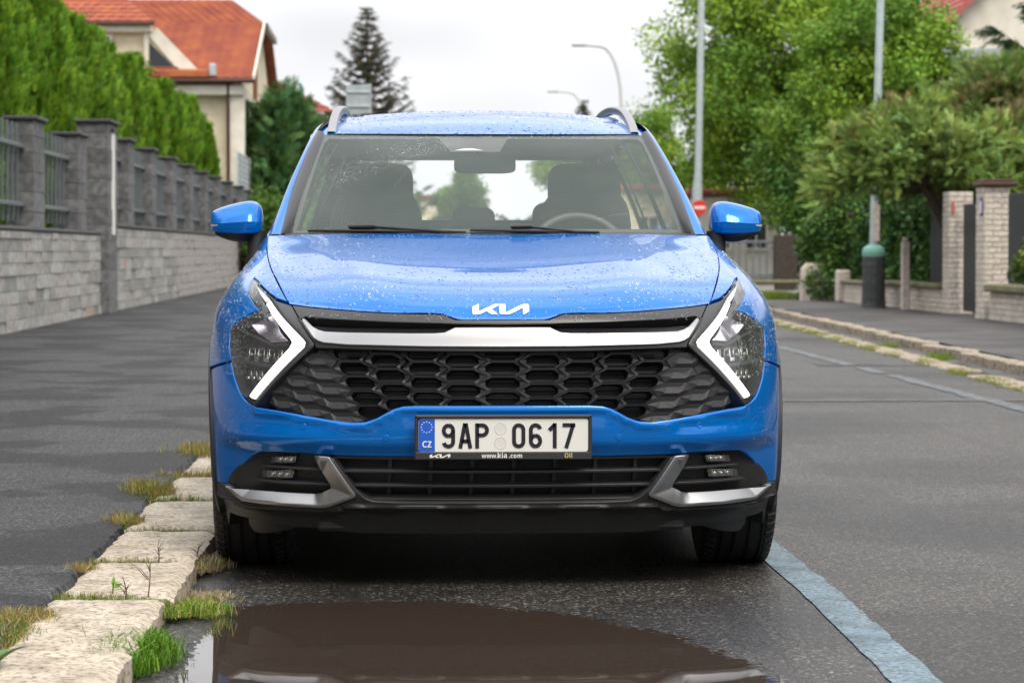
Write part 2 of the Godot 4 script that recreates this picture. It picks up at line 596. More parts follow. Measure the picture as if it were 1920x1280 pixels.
func make_ground() -> void:
	var f := FastNoiseLite.new()
	f.seed = 5
	f.frequency = 1.0
	f.fractal_octaves = 3
	var g := MB.new()
	g.face([Vector3(-900, -0.12, 40), Vector3(900, -0.12, 40), Vector3(900, -0.12, -1500), Vector3(-900, -0.12, -1500)], Vector3.UP)
	structure("ground", g.mesh(), mats.earth)
	# road surface: a fine mesh with the hollow that holds the puddle in front of the car, plain sheets elsewhere
	var pud := pts2(PUDDLE)
	var r := MB.new()
	var x0 := -0.99
	var x1 := 0.95
	var z0 := -0.42
	var z1 := 2.58
	var nx := 130
	var nz := 200
	var hh := []
	for i in nx + 1:
		var row := []
		for j in nz + 1:
			var x := lerpf(x0, x1, float(i) / nx)
			var z := lerpf(z0, z1, float(j) / nz)
			var y := road_height(x, z, pud, f)
			var edge := minf(minf(x - x0, x1 - x), minf(z - z0, z1 - z))
			row.append(Vector3(x, lerpf(0.0, y, clampf((edge - 0.07) * 8.0, 0.0, 1.0)), z))
		hh.append(row)
	for i in nx:
		for j in nz:
			var a: Vector3 = hh[i][j]
			var b: Vector3 = hh[i + 1][j]
			var c: Vector3 = hh[i + 1][j + 1]
			var d: Vector3 = hh[i][j + 1]
			var n := (b - a).cross(d - a).normalized()
			n = n if n.y > 0 else -n
			r.quad(a, b, c, d, n, n, n, n)
	var flat := func(xa, xb, za, zb):
		r.face([Vector3(xa, 0, za), Vector3(xb, 0, za), Vector3(xb, 0, zb), Vector3(xa, 0, zb)], Vector3.UP)
	flat.call(-1.3, x0, 40.0, -6.0)
	flat.call(x0, x1, 40.0, z1)
	flat.call(x0, x1, z0, -6.0)
	structure("wet_road", r.mesh(), mats.wet_road)
	r.v.clear()
	r.n.clear()
	flat.call(x1, 7.6, 40.0, -6.0)
	flat.call(-1.3, 7.6, -6.0, -250.0)
	structure("road", r.mesh(), mats.road)
	# standing water
	var w := MB.new()
	var big := Geometry2D.offset_polygon(pud, 0.10)[0]
	var inside := PackedVector2Array([Vector2(-0.985, -0.4), Vector2(0.84, -0.4), Vector2(0.84, 2.56), Vector2(-0.985, 2.56)])
	var shape: PackedVector2Array = Geometry2D.intersect_polygons(big, inside)[0]
	var ix := Geometry2D.triangulate_polygon(shape)
	for k in range(0, ix.size(), 3):
		w.face([Vector3(shape[ix[k]].x, -0.001, shape[ix[k]].y), Vector3(shape[ix[k + 1]].x, -0.001, shape[ix[k + 1]].y), Vector3(shape[ix[k + 2]].x, -0.001, shape[ix[k + 2]].y)], Vector3.UP)
	structure("puddle", w.mesh(), mats.water)
	# blue parking line beside the car
	var l := MB.new()
	var pa := PackedVector3Array()
	for k in 120:
		var z := lerpf(3.0, -14.0, k / 119.0)
		pa.append(Vector3(0.918 + f.get_noise_1d(z * 9.0) * 0.007 - 0.035 * clampf(z / 1.8, 0, 2), 0.004, z))
	for k in 119:
		var wd := Vector3(0.122 + f.get_noise_1d(z1 + k * 0.7) * 0.008, 0, 0)
		l.face([pa[k], pa[k] + wd, pa[k + 1] + wd, pa[k + 1]], Vector3.UP)
	structure("road_marking", l.mesh(), mats.blue_paint)
	var l2 := MB.new()
	for seg in [[-8.0, -14.6], [-15.2, -16.4], [-16.9, -21.5]]:
		var z: float = seg[0]
		while z > seg[1]:
			var o := f.get_noise_1d(z * 3.0) * 0.03
			l2.face([Vector3(3.74 + o, 0.005, z), Vector3(3.87 + o, 0.005, z), Vector3(3.87 + o, 0.005, z - 0.4), Vector3(3.74 + o, 0.005, z - 0.4)], Vector3.UP)
			z -= 0.4
	structure("worn_road_marking", l2.mesh(), mats.old_paint)
	# trench repairs across the road: strips of newer and of brighter asphalt with a rough edge
	for tr in [[-10.75, 0.42, "pale", 1.2, 4.6], [-16.7, 0.5, "dark", 3.5, 4.9], [-11.15, 0.05, "seam", 1.1, 4.6], [-24.5, 1.2, "dark", 0.9, 4.8]]:
		var t := MB.new()
		var n := 40
		for k in n:
			var xa: float = lerpf(tr[3], tr[4], float(k) / n)
			var xb: float = lerpf(tr[3], tr[4], float(k + 1) / n)
			var ja := f.get_noise_2d(xa * 6.0, tr[0]) * 0.06
			var jb := f.get_noise_2d(xb * 6.0, tr[0]) * 0.06
			t.face([Vector3(xa, 0.004, tr[0] + ja), Vector3(xb, 0.004, tr[0] + jb), Vector3(xb, 0.004, tr[0] - tr[1] + jb), Vector3(xa, 0.004, tr[0] - tr[1] + ja)], Vector3.UP)
		structure("road_repair" if tr[2] != "seam" else "road_joint", t.mesh(), mats.patch if tr[2] == "pale" else mats.far_pavement)


func rough_slab(length: float, width: float, height: float, seed_: int) -> ArrayMesh:
	## a hewn stone slab: x across, z along, worn round at the edges, top uneven
	var f := FastNoiseLite.new()
	f.seed = seed_
	f.frequency = 1.0
	f.fractal_octaves = 4
	var mb := MB.new()
	var nx := 14
	var nz := int(length / 0.035)
	var pp := []
	for i in nx + 1:
		var row := []
		for j in nz + 1:
			var a := float(i) / nx
			var b := float(j) / nz
			var x := (a - 0.5) * width
			var z := (b - 0.5) * length
			var ex := minf(a, 1.0 - a) * width
			var ez := minf(b, 1.0 - b) * length
			var r := 0.013
			var y := height
			for e in [ex, ez]:
				if e < r:
					y -= r - sqrt(maxf(0.0, r * r - (r - e) * (r - e)))
			y += f.get_noise_2d(x * 5.0, z * 3.0) * 0.004 + f.get_noise_2d(x * 30.0, z * 22.0) * 0.0007
			var wob := f.get_noise_2d(z * 5.0, 7.0 + signf(x) * 3.0) * 0.016
			var wz := f.get_noise_2d(x * 8.0, 20.0 + signf(z) * 3.0) * 0.02
			row.append(Vector3(x + wob * absf(x) / width * 2.0, y, z + wz * absf(z) / length * 2.0))
		pp.append(row)
	var nrm := func(i, j):
		var a: Vector3 = pp[mini(i + 1, nx)][j] - pp[maxi(i - 1, 0)][j]
		var b: Vector3 = pp[i][mini(j + 1, nz)] - pp[i][maxi(j - 1, 0)]
		var n := b.cross(a).normalized()
		return n if n.y > 0 else -n
	for i in nx:
		for j in nz:
			mb.quad(pp[i][j], pp[i + 1][j], pp[i + 1][j + 1], pp[i][j + 1], nrm.call(i, j), nrm.call(i + 1, j), nrm.call(i + 1, j + 1), nrm.call(i, j + 1))
	var down := Vector3(0, -1, 0)
	for j in nz:
		for e in [0, nx]:
			var a: Vector3 = pp[e][j]
			var b: Vector3 = pp[e][j + 1]
			mb.face([a, b, Vector3(b.x, -0.1, b.z), Vector3(a.x, -0.1, a.z)], Vector3(-1.0 if e == 0 else 1.0, 0, 0))
	for i in nx:
		for e in [0, nz]:
			var a: Vector3 = pp[i][e]
			var b: Vector3 = pp[i + 1][e]
			mb.face([a, b, Vector3(b.x, -0.1, b.z), Vector3(a.x, -0.1, a.z)], Vector3(0, 0, -1.0 if e == 0 else 1.0))
	return mb.mesh()


func make_left_pavement() -> void:
	var f := FastNoiseLite.new()
	f.seed = 9
	f.fractal_octaves = 4
	f.frequency = 1.0
	var mb := MB.new()
	# the asphalt's edge along the stones is ragged and a little proud
	var z := 8.0
	mb.face([Vector3(-1.3, 0.074, 40), Vector3(-5.05, 0.074, 40), Vector3(-5.05, 0.074, 8), Vector3(-1.3, 0.074, 8)], Vector3.UP)
	while z > -100.0:
		var st := 0.03 if z > -6.0 else 1.0
		var ea := -1.298 + (f.get_noise_1d(z * 1.1) * 0.03 + f.get_noise_1d(z * 14.0 + 50.0) * 0.016 if z > -6.0 else 0.0)
		var eb := -1.298 + (f.get_noise_1d((z - st) * 1.1) * 0.03 + f.get_noise_1d((z - st) * 14.0 + 50.0) * 0.016 if z - st > -6.0 else 0.0)
		var ya := 0.074
		mb.face([Vector3(ea - 0.015, ya, z), Vector3(eb - 0.015, ya, z - st), Vector3(-5.05, ya, z - st), Vector3(-5.05, ya, z)], Vector3.UP)
		mb.quad(Vector3(ea - 0.015, ya, z), Vector3(eb - 0.015, ya, z - st), Vector3(eb, ya - 0.03, z - st), Vector3(ea, ya - 0.03, z), Vector3.UP, Vector3.UP, Vector3(1, 0.4, 0).normalized(), Vector3(1, 0.4, 0).normalized())
		z -= st
	structure("left_pavement", mb.mesh(), mats.pavement)
	# bed of soil under and between the kerb slabs
	var s := MB.new()
	s.face([Vector3(-1.42, 0.05, 6), Vector3(-1.0, 0.05, 6), Vector3(-1.0, 0.05, -100), Vector3(-1.42, 0.05, -100)], Vector3.UP)
	s.face([Vector3(-1.0, 0.05, 6), Vector3(-1.0, -0.02, 6), Vector3(-1.0, -0.02, -100), Vector3(-1.0, 0.05, -100)], Vector3.RIGHT)
	structure("kerb_bed", s.mesh(), mats.soil)
	# granite kerb slabs; their joints are at the weeds in the picture
	var ends := [[3.9, 2.35], [2.33, 0.62], [0.535, -0.33], [-0.41, -1.30], [-1.38, -2.42], [-2.50, -3.55], [-3.63, -4.7], [-4.78, -5.9]]
	while ends[-1][1] > -48.0:
		ends.append([ends[-1][1] - 0.03, ends[-1][1] - 1.3])
	var names := ["pale hewn kerb slab just outside the lower edge of the picture", "largest pale kerb slab in the foreground, beside the puddle", "pale kerb slab with a dry twig standing behind it, second from the front", "pale kerb slab beside the front of the tyre, third from the front", "pale kerb slab level with the left front tyre", "pale kerb slab half hidden behind the left fog lamp corner", "small visible wedge of pale kerb slab beside the bumper corner", "farthest visible pale kerb slab left of the car"]
	var far_meshes := []
	for k in ends.size():
		var a: float = ends[k][0]
		var b: float = ends[k][1]
		var m: Mesh
		if k < 8:
			m = rough_slab(a - b, 0.325, 0.072, 300 + k)
		else:
			if far_meshes.size() < 3:
				far_meshes.append(rough_slab(a - b, 0.325, 0.072, 300 + k))
			m = far_meshes[k % far_meshes.size()]
		var o := part(numbered("kerb_slab"), m, mats.kerb, self)
		o.position = Vector3(-1.135 + rng.randf_range(-0.01, 0.01), rng.randf_range(-0.004, 0.004), (a + b) / 2.0)
		o.rotation.y = rng.randf_range(-0.012, 0.012)
		o.set_meta("label", names[k] if k < 8 else "pale kerb slab hidden alongside the parked car")
		o.set_meta("category", "kerb slab")
		o.set_meta("group", "granite kerb slabs of the left pavement")


func make_right_pavement() -> void:
	# the far side: flush granite strip, asphalt gutter strip, kerb, pavement
	var line := func(z: float, off: float) -> float: return 4.98 - (z + 14.95) * 0.0382 + off
	var mb := MB.new()
	var z := 20.0
	while z > -130.0:
		var a := z
		var b := z - 5.0
		mb.face([Vector3(line.call(a, 0.1), 0.10, a), Vector3(line.call(b, 0.1), 0.10, b), Vector3(16, 0.10, b), Vector3(16, 0.10, a)], Vector3.UP)
		z -= 5.0
	structure("right_pavement", mb.mesh(), mats.far_pavement)
	var gm := MB.new()
	z = 20.0
	while z > -130.0:
		gm.face([Vector3(line.call(z, -0.3), 0.004, z), Vector3(line.call(z - 5.0, -0.3), 0.004, z - 5.0), Vector3(line.call(z - 5.0, 0.05), 0.004, z - 5.0), Vector3(line.call(z, 0.05), 0.004, z)], Vector3.UP)
		z -= 5.0
	structure("gutter", gm.mesh(), mats.far_pavement)
	var variants := []
	for k in 3:
		variants.append(rough_slab(1.16, 0.16, 0.103, 500 + k))
	var flat := []
	for k in 3:
		flat.append(rough_slab(0.78, 0.24, 0.02, 520 + k))
	z = -11.0
	var i := 0
	while z > -46.0:
		var turn := 0.0382
		var o := part(numbered("far_kerb_stone"), variants[i % 3], mats.far_kerb, self)
		o.position = Vector3(line.call(z, 0.02), 0.0, z)
		o.rotation.y = turn + (PI if i % 2 else 0.0) + rng.randf_range(-0.02, 0.02)
		o.position.y = rng.randf_range(-0.02, 0.0)
		o.set_meta("label", "%s raised pale kerb stone of the far pavement, counted from the right" % nth(i))
		o.set_meta("category", "kerb stone")
		o.set_meta("group", "raised kerb stones across the road")
		z -= 1.23
		i += 1
	z = -10.0
	i = 0
	while z > -40.0:
		if rng.randf() < 0.86:
			var o := part(numbered("granite_sett"), flat[i % 3], mats.far_kerb, self)
			o.position = Vector3(line.call(z, -0.42) + rng.randf_range(-0.02, 0.02), 0.0, z)
			o.rotation.y = 0.0382 + (PI if i % 2 else 0.0)
			o.set_meta("label", "%s flush granite stone of the weedy far road edge, counted from the right" % nth(i))
			o.set_meta("category", "granite stone")
			o.set_meta("group", "flush granite strip across the road")
		z -= 0.82
		i += 1


# ---------------------------------------------------------------- boundary walls

func nth(k: int) -> String:
	var w := ["first", "second", "third", "fourth", "fifth", "sixth", "seventh", "eighth", "ninth", "tenth", "eleventh", "twelfth", "thirteenth", "fourteenth", "fifteenth", "sixteenth", "seventeenth", "eighteenth", "nineteenth"]
	if k < 19:
		return w[k]
	var tens := ["", "", "twenty", "thirty", "forty", "fifty", "sixty"]
	var tenth := ["", "", "twentieth", "thirtieth", "fortieth", "fiftieth", "sixtieth"]
	var n := k + 1
	return tenth[n / 10] if n % 10 == 0 else tens[n / 10] + "-" + w[n % 10 - 1]


func stone_courses(parent: Node3D, z_a: float, z_b: float, y_a: float, y_b: float, x: float, kind: String, lo: float, hi: float, single_until: float, called := "stone") -> void:
	## rough stones of a wall face that looks towards +x
	var joined := MB.new()
	var meshes := []
	for k in 6:
		var m := MB.new()
		m.box(Vector3(-0.045, 0.5, 0.5), Vector3(0.09 + 0.008 * (k % 3), 1.0, 1.0), 0.007)
		meshes.append(m.mesh())
	var y := y_a
	while y < y_b - 0.03:
		var h := minf(rng.randf_range(0.13, 0.21), y_b - y)
		if y_b - y - h < 0.07:
			h = y_b - y
		var z := z_a
		while z > z_b + 0.02:
			var l := minf(rng.randf_range(lo, hi), z - z_b)
			if z - z_b - l < 0.15:
				l = z - z_b
			var m: Material = mats["%s%d" % [kind, rng.randi() % 4]]
			if kind == "stone" and rng.randf() < 0.03:
				m = mats.warm_stone
			if z - l > single_until:
				var xf := Transform3D(Basis.from_scale(Vector3(1, h - 0.007, l - 0.008)), Vector3(x + rng.randf_range(-0.012, 0.014), y + 0.006, z - l + 0.006))
				part(called, meshes[rng.randi() % 6], m, parent, xf)
			else:
				joined.box(Vector3(x - 0.045 + rng.randf_range(-0.012, 0.014), y + h / 2, z - l / 2), Vector3(0.09, h - 0.007, l - 0.008), 0.008)
			z -= l
		y += h
	if joined.v.size():
		var o := part("far_stones", joined.mesh(), mats.stone1, parent)
		o.set_meta("kind", "stuff")


func make_left_wall() -> void:
	var w := thing("boundary_wall", "grey stone garden wall with pillars and railings along the left pavement", "wall", Vector3(-5.0, 0.07, -27.0))
	var org := w.position
	# solid core, then stone facing
	var core := MB.new()
	core.box(Vector3(-5.19, 0.7, -29.0) - org, Vector3(0.28, 1.24, 11.6))
	part("near_core", core.mesh(), mats.mortar, w)
	var core2 := MB.new()
	core2.box(Vector3(-5.19, 0.755, -67.0) - org, Vector3(0.28, 1.37, 64.2))
	part("far_core", core2.mesh(), mats.mortar, w)
	var near := Node3D.new()
	near.name = "near_wall_base"
	w.add_child(near)
	stone_courses(near, -23.4 - org.z, -34.8 - org.z, 0.0, 1.22, 0.0, "stone", 0.45, 1.1, -90.0)
	var far := Node3D.new()
	far.name = "far_wall_base"
	w.add_child(far)
	stone_courses(far, -36.1 - org.z, -99.0 - org.z, 0.0, 1.35, 0.0, "stone", 0.5, 1.2, -50.0 - org.z)
	var cope := MB.new()
	cope.box(Vector3(-5.18, 1.325, -29.1) - org, Vector3(0.4, 0.05, 11.5), 0.012)
	part("near_coping", cope.mesh(), mats.cap, w)
	var cope2 := MB.new()
	cope2.box(Vector3(-5.18, 1.465, -67.5) - org, Vector3(0.4, 0.05, 63.0), 0.012)
	part("far_coping", cope2.mesh(), mats.cap, w)
	# pillars: z of the near face, length along the wall, top
	var pil := [[-22.4, 1.05, 2.72], [-27.1, 1.05, 2.72], [-31.9, 1.05, 2.72], [-34.8, 1.3, 3.04], [-39.3, 1.0, 2.93], [-43.7, 1.0, 2.93], [-48.4, 1.0, 2.92], [-53.1, 1.0, 2.92], [-57.8, 1.0, 2.9], [-62.4, 1.0, 2.9], [-67.4, 1.0, 2.9], [-72.5, 1.0, 2.9], [-78.5, 1.0, 2.9], [-83.5, 1.0, 2.9]]
	var bar := MB.new()
	bar.box(Vector3.ZERO, Vector3(0.035, 1.0, 0.03), 0.004)
	var bar_mesh := bar.mesh()
	for k in pil.size():
		var z: float = pil[k][0]
		var l: float = pil[k][1]
		var top: float = pil[k][2]
		var tall := k == 3
		var y0 := 0.07 if tall else (1.35 if k < 3 else 1.49)
		var p := Node3D.new()
		p.name = "pillar"
		w.add_child(p, true)
		var x_out := -4.86 if tall else -4.995
		var x_in := -5.35
		var y := y0
		while y < top - 0.02:
			var h := minf(rng.randf_range(0.19, 0.27), top - y)
			if top - y - h < 0.08:
				h = top - y
			# each course: a few blocks with open joints, colours differing
			var cuts := [0.0, 1.0] if rng.randf() < 0.35 else [0.0, rng.randf_range(0.3, 0.7), 1.0]
			for c in cuts.size() - 1:
				var b := MB.new()
				var za: float = z - l * cuts[c]
				var zb: float = z - l * cuts[c + 1]
				var j := rng.randf_range(-0.008, 0.008)
				b.box(Vector3((x_out + x_in) / 2 + j, y + h / 2, (za + zb) / 2) - org, Vector3(x_out - x_in, h - 0.004, za - zb - 0.004), 0.005)
				part("stone", b.mesh(), mats["slate%d" % (rng.randi() % 4)], p)
			y += h
		var cap := MB.new()
		cap.box(Vector3((x_out + x_in) / 2, top + 0.025, z - l / 2) - org, Vector3(x_out - x_in + 0.1, 0.05, l + 0.1), 0.012)
		part("cap", cap.mesh(), mats.cap, p)
		if tall:
			var slot := MB.new()
			slot.box(Vector3(-4.855, 2.1, z - 0.62) - org, Vector3(0.03, 1.6, 0.3), 0.004)
			part("white_panel", slot.mesh(), mats.white_paint, p)
			var lid := MB.new()
			lid.box(Vector3(-4.85, 2.93, z - 0.62) - org, Vector3(0.06, 0.05, 0.36), 0.006)
			part("panel_hood", lid.mesh(), mats.fence_dark, p)
		# railing in the gap behind this pillar
		if k + 1 < pil.size() and not k == 2:
			var z_end: float = pil[k + 1][0]
			var n := int((z - l - z_end) / 0.42)
			var r := Node3D.new()
			r.name = "railing"
			w.add_child(r, true)
			var yb := 1.42 if k < 3 else 1.56
			var yt := minf(top, pil[k + 1][2]) - 0.06
			for i in n:
				var zz := lerpf(z - l - 0.1, z_end + 0.1, (i + 0.5) / n)
				part("bar", bar_mesh, mats.fence_grey, r, Transform3D(Basis.from_scale(Vector3(1, yt - yb, 1)), Vector3(-5.17, (yt + yb) / 2, zz) - org))
			for yy in [yb + 0.22, yt - 0.28]:
				var rail := MB.new()
				rail.box(Vector3(-5.14, yy, (z - l + z_end) / 2) - org, Vector3(0.05, 0.055, z - l - z_end), 0.006)
				part("rail", rail.mesh(), mats.fence_grey, r)
	var ext := thing("boundary_wall", "grey stone garden wall continuing beside the car, left of the picture", "wall", Vector3(-5.2, 0.07, -2.0))
	boxpart("base", ext, Vector3(0, 0.62, 0), Vector3(0.36, 1.24, 42.0), mats.stone1)
	boxpart("coping", ext, Vector3(0, 1.265, 0), Vector3(0.44, 0.05, 42.0), mats.cap)
	for k in 9:
		boxpart("pillar", ext, Vector3(0, 1.98, -18.0 + k * 4.7), Vector3(0.34, 1.38, 1.0), mats.slate1)
	var ext2 := thing("low_wall", "low brick wall continuing along the right pavement, right of the picture", "wall", Vector3(7.9, 0.1, 0.0))
	boxpart("base", ext2, Vector3(0, 0.25, 0), Vector3(0.25, 0.5, 44.0), mats.brick1)
	boxpart("coping", ext2, Vector3(0, 0.54, 0), Vector3(0.4, 0.08, 44.0), mats.moss_cap)
	# glass-like screen at the far end of the hedge
	var sc := thing("fence_screen", "pale grey mesh screen standing above the far end of the left wall", "fence", Vector3(-5.3, 0.07, -76.0))
	for k in 5:
		var post := MB.new()
		post.box(Vector3(0, 2.0, -k * 2.2), Vector3(0.06, 4.0, 0.06), 0.008)
		part("post", post.mesh(), mats.galvanised, sc)
	for k in 4:
		var pane := MB.new()
		for i in 26:
			pane.box(Vector3(0, 3.3, -k * 2.2 - 0.08 * i - 0.08), Vector3(0.012, 1.35, 0.02))
		for i in 9:
			pane.box(Vector3(0.01, 2.65 + i * 0.16, -k * 2.2 - 1.1), Vector3(0.012, 0.02, 2.1))
		part("mesh_panel", pane.mesh(), mats.sign_back, sc)


func brick_pier(parent: Node3D, at: Vector3, sx: float, sz: float, h: float, from_y := 0.0) -> void:
	## a pier of small bricks round a mortar core
	var core := MB.new()
	core.box(at + Vector3(0, h / 2, 0), Vector3(sx - 0.02, h, sz - 0.02))
	part("core", core.mesh(), mats.mortar, parent)
	var ch := 0.0755
	var n := int(h / ch)
	ch = h / n
	var half := MB.new()
	half.box(Vector3.ZERO, Vector3(1, 1, 1), 0.0)
	for k in n:
		var y := at.y + (k + 0.5) * ch
		var shift := 0.25 if k % 2 else 0.0
		# road-facing (-x) and camera-facing (+z) faces
		for f in 2:
			var len := sz if f == 0 else sx
			var bl := 0.24
			var a := -len / 2
			var first := true
			while a < len / 2 - 0.02:
				var l := bl * (0.5 if first and k % 2 else 1.0)
				first = false
				l = minf(l, len / 2 - a)
				if len / 2 - a - l < 0.05:
					l = len / 2 - a
				var b := MB.new()
				var out := rng.randf_range(0.0, 0.005)
				if f == 0:
					b.box(Vector3(at.x - sx / 2 - out + 0.03, y, at.z + a + l / 2), Vector3(0.065, ch - 0.007, l - 0.008), 0.004)
				else:
					b.box(Vector3(at.x + a + l / 2, y, at.z + sz / 2 + out - 0.03), Vector3(l - 0.012, ch - 0.012, 0.065), 0.004)
				part("brick", b.mesh(), mats["brick%d" % (rng.randi() % 3)], parent)
				a += l


func low_brick_wall(parent: Node3D, x: float, z_a: float, z_b: float, h: float) -> void:
	var core := MB.new()
	core.box(Vector3(x + 0.12, h / 2, (z_a + z_b) / 2), Vector3(0.2, h, z_a - z_b))
	part("core", core.mesh(), mats.mortar, parent)
	var n := maxi(1, int(h / 0.0755))
	var ch := h / n
	for k in n:
		var z := z_a - (0.12 if k % 2 else 0.0)
		while z > z_b + 0.1:
			var l := minf(0.24, z - z_b)
			var b := MB.new()
			b.box(Vector3(x + 0.025 - rng.randf_range(0, 0.005), (k + 0.5) * ch, z - l / 2), Vector3(0.065, ch - 0.007, l - 0.008), 0.004)
			part("brick", b.mesh(), mats["brick%d" % (rng.randi() % 3)], parent)
			z -= 0.24


func make_right_wall() -> void:
	var base := Vector3(7.75, 0.1, -30.0)
	# near gate pier with a house number plate
	var pa := thing("brick_pier", "pale brick gate pier with dark cap and small blue number plate, right of the gate", "pillar", base + Vector3(0.18, 0, 0))
	brick_pier(pa, Vector3.ZERO, 0.36, 0.56, 1.84)
	var cap := MB.new()
	cap.box(Vector3(0.02, 1.875, 0), Vector3(0.5, 0.06, 0.72), 0.014)
	cap.box(Vector3(0.02, 1.925, 0), Vector3(0.4, 0.04, 0.6), 0.014)
	part("cap", cap.mesh(), mats.gutter, pa)
	var np := MB.new()
	np.box(Vector3(-0.192, 1.56, 0.12), Vector3(0.012, 0.24, 0.16), 0.003)
	part("number_plate", np.mesh(), mats.sign_blue, pa)
	var np2 := MB.new()
	np2.box(Vector3(-0.2, 1.56, 0.12), Vector3(0.006, 0.17, 0.1), 0.001)
	part("plate_face", np2.mesh(), mats.white_paint, pa)
	# far gate pier with a red letter plate
	var pb := thing("brick_pier", "pale brick gate pier with a small red plate, left of the gate", "pillar", Vector3(8.1, 0.1, -33.3))
	brick_pier(pb, Vector3.ZERO, 0.36, 0.5, 1.84)
	var rp := MB.new()
	rp.box(Vector3(-0.13, 1.6, 0.27), Vector3(0.05, 0.2, 0.02), 0.003)
	part("red_plate", rp.mesh(), mats.tile_rose, pb)
	# dark gate between the piers
	var gt := thing("garden_gate", "dark metal gate between the two pale brick piers", "gate", Vector3(8.1, 0.1, -31.6))
	for k in 14:
		var b := MB.new()
		b.box(Vector3(0.02, 0.85, 1.2 - k * 0.19), Vector3(0.03, 1.6, 0.1), 0.004)
		part("slat", b.mesh(), mats.fence_dark, gt)
	for yy in [0.3, 1.4]:
		var b := MB.new()
		b.box(Vector3(0.06, yy, -0.03), Vector3(0.03, 0.06, 2.7), 0.004)
		part("rail", b.mesh(), mats.fence_dark, gt)
	# low wall with dark fence nearer the camera
	var nw := thing("low_wall", "low pale brick wall with mossy coping under the dark fence at the right edge", "wall", Vector3(7.78, 0.1, -29.6))
	low_brick_wall(nw, 0.0, 0.0, -0.01, 0.4)
	low_brick_wall(nw, 0.0, 7.0, 0.1, 0.40)
	var cp := MB.new()
	cp.box(Vector3(0.1, 0.45, 3.6), Vector3(0.42, 0.1, 6.8), 0.02)
	part("coping", cp.mesh(), mats.moss_cap, nw)
	var nf := thing("slat_fence", "dark upright slat fence at the right edge above the mossy wall", "fence", Vector3(7.95, 0.6, -29.3))
	for k in 44:
		var b := MB.new()
		b.box(Vector3(0, 0.62, 0.3 + k * 0.15), Vector3(0.03, 1.22, 0.11), 0.004)
		part("slat", b.mesh(), mats.fence_dark, nf)
	for yy in [0.15, 1.0]:
		var b := MB.new()
		b.box(Vector3(0.04, yy, 3.4), Vector3(0.03, 0.06, 6.6), 0.004)
		part("rail", b.mesh(), mats.fence_dark, nf)
	# low wall beyond the gate, partly under ivy
	var fw := thing("low_wall", "low pale brick wall between the red-plate pier and the lamp post", "wall", Vector3(7.95, 0.1, -33.6))
	low_brick_wall(fw, 0.0, 0.0, -5.4, 0.38)
	var cp2 := MB.new()
	cp2.box(Vector3(0.1, 0.415, -2.7), Vector3(0.4, 0.07, 5.3), 0.016)
	part("coping", cp2.mesh(), mats.moss_cap, fw)
	var dfp := thing("slat_fence", "dark slat fence in shade between ivy and the red-plate pier", "fence", Vector3(8.1, 0.5, -33.7))
	for k in 13:
		var b := MB.new()
		b.box(Vector3(0, 0.68, -0.1 - k * 0.13), Vector3(0.03, 1.36, 0.1), 0.004)
		part("slat", b.mesh(), mats.fence_dark, dfp)
	var post := thing("concrete_post", "slim pale concrete fence post in front of the ivy, right of the lamp post", "post", Vector3(7.72, 0.1, -35.6))
	var pm := MB.new()
	pm.box(Vector3(0, 0.55, 0), Vector3(0.13, 1.1, 0.14), 0.02)
	part("shaft", pm.mesh(), mats.brick2, post)
	var pc := MB.new()
	pc.box(Vector3(0, 1.13, 0), Vector3(0.09, 0.08, 0.1), 0.025)
	part("head", pc.mesh(), mats.brick1, post)
	var fw2 := thing("low_wall", "low pale wall under the ivy, left of the lamp post", "wall", Vector3(7.85, 0.1, -39.0))
	low_brick_wall(fw2, 0.0, 0.0, -4.6, 0.36)
	var cp3 := MB.new()
	cp3.box(Vector3(0.1, 0.39, -2.3), Vector3(0.36, 0.06, 4.6), 0.016)
	part("coping", cp3.mesh(), mats.moss_cap, fw2)
	# pale plastered pier ends where the side street opens
	for k in 2:
		var pr := thing("plaster_pier", ["broad pale plastered pier with a curved top at the end of the ivy hedge", "narrow pale plastered post beside the broad plastered pier"][k], "pillar", Vector3(7.75 + 0.1 * k, 0.1, -44.6 + 1.9 * k))
		var m := MB.new()
		if k == 0:
			m.prism([Vector2(-0.42, 0), Vector2(0.42, 0), Vector2(0.36, 0.25), Vector2(0.22, 0.62), Vector2(0.08, 0.72), Vector2(-0.3, 0.72), Vector2(-0.4, 0.6)], Vector3(0, 0, 1), Vector3(1, 0, 0), Vector3.UP, Vector3(0, 0, 0.15), 0.3)
		else:
			m.box(Vector3(0, 0.3, 0), Vector3(0.26, 0.6, 0.26), 0.03)
		part("body", m.mesh(), mats.brick2, pr)
	# railing across the side street
	var rl := thing("railing_fence", "grey railing on a low wall seen below the right door mirror", "fence", Vector3(7.0, 0.1, -52.0))
	var lw := MB.new()
	lw.box(Vector3(-0.5, 0.12, 0), Vector3(6.0, 0.24, 0.25), 0.02)
	part("low_base", lw.mesh(), mats.mortar, rl)
	var lc := MB.new()
	lc.box(Vector3(-0.5, 0.28, 0), Vector3(6.0, 0.08, 0.34), 0.02)
	part("coping", lc.mesh(), mats.moss_cap, rl)
	for k in 40:
		var b := MB.new()
		b.box(Vector3(-3.4 + k * 0.15, 0.75, 0), Vector3(0.03, 0.85, 0.03), 0.004)
		part("bar", b.mesh(), mats.fence_grey, rl)
	for yy in [0.42, 1.15]:
		var b := MB.new()
		b.box(Vector3(-0.5, yy, 0), Vector3(6.0, 0.06, 0.05), 0.006)
		part("rail", b.mesh(), mats.fence_grey, rl)
	for k in 2:
		var b := MB.new()
		b.box(Vector3([-1.9, 1.05][k], 0.7, 0.05), Vector3([0.3, 0.5][k], 1.2, 0.2), 0.02)
		part("post", b.mesh(), [mats.tarred, mats.bark][k], rl)


# ---------------------------------------------------------------- houses

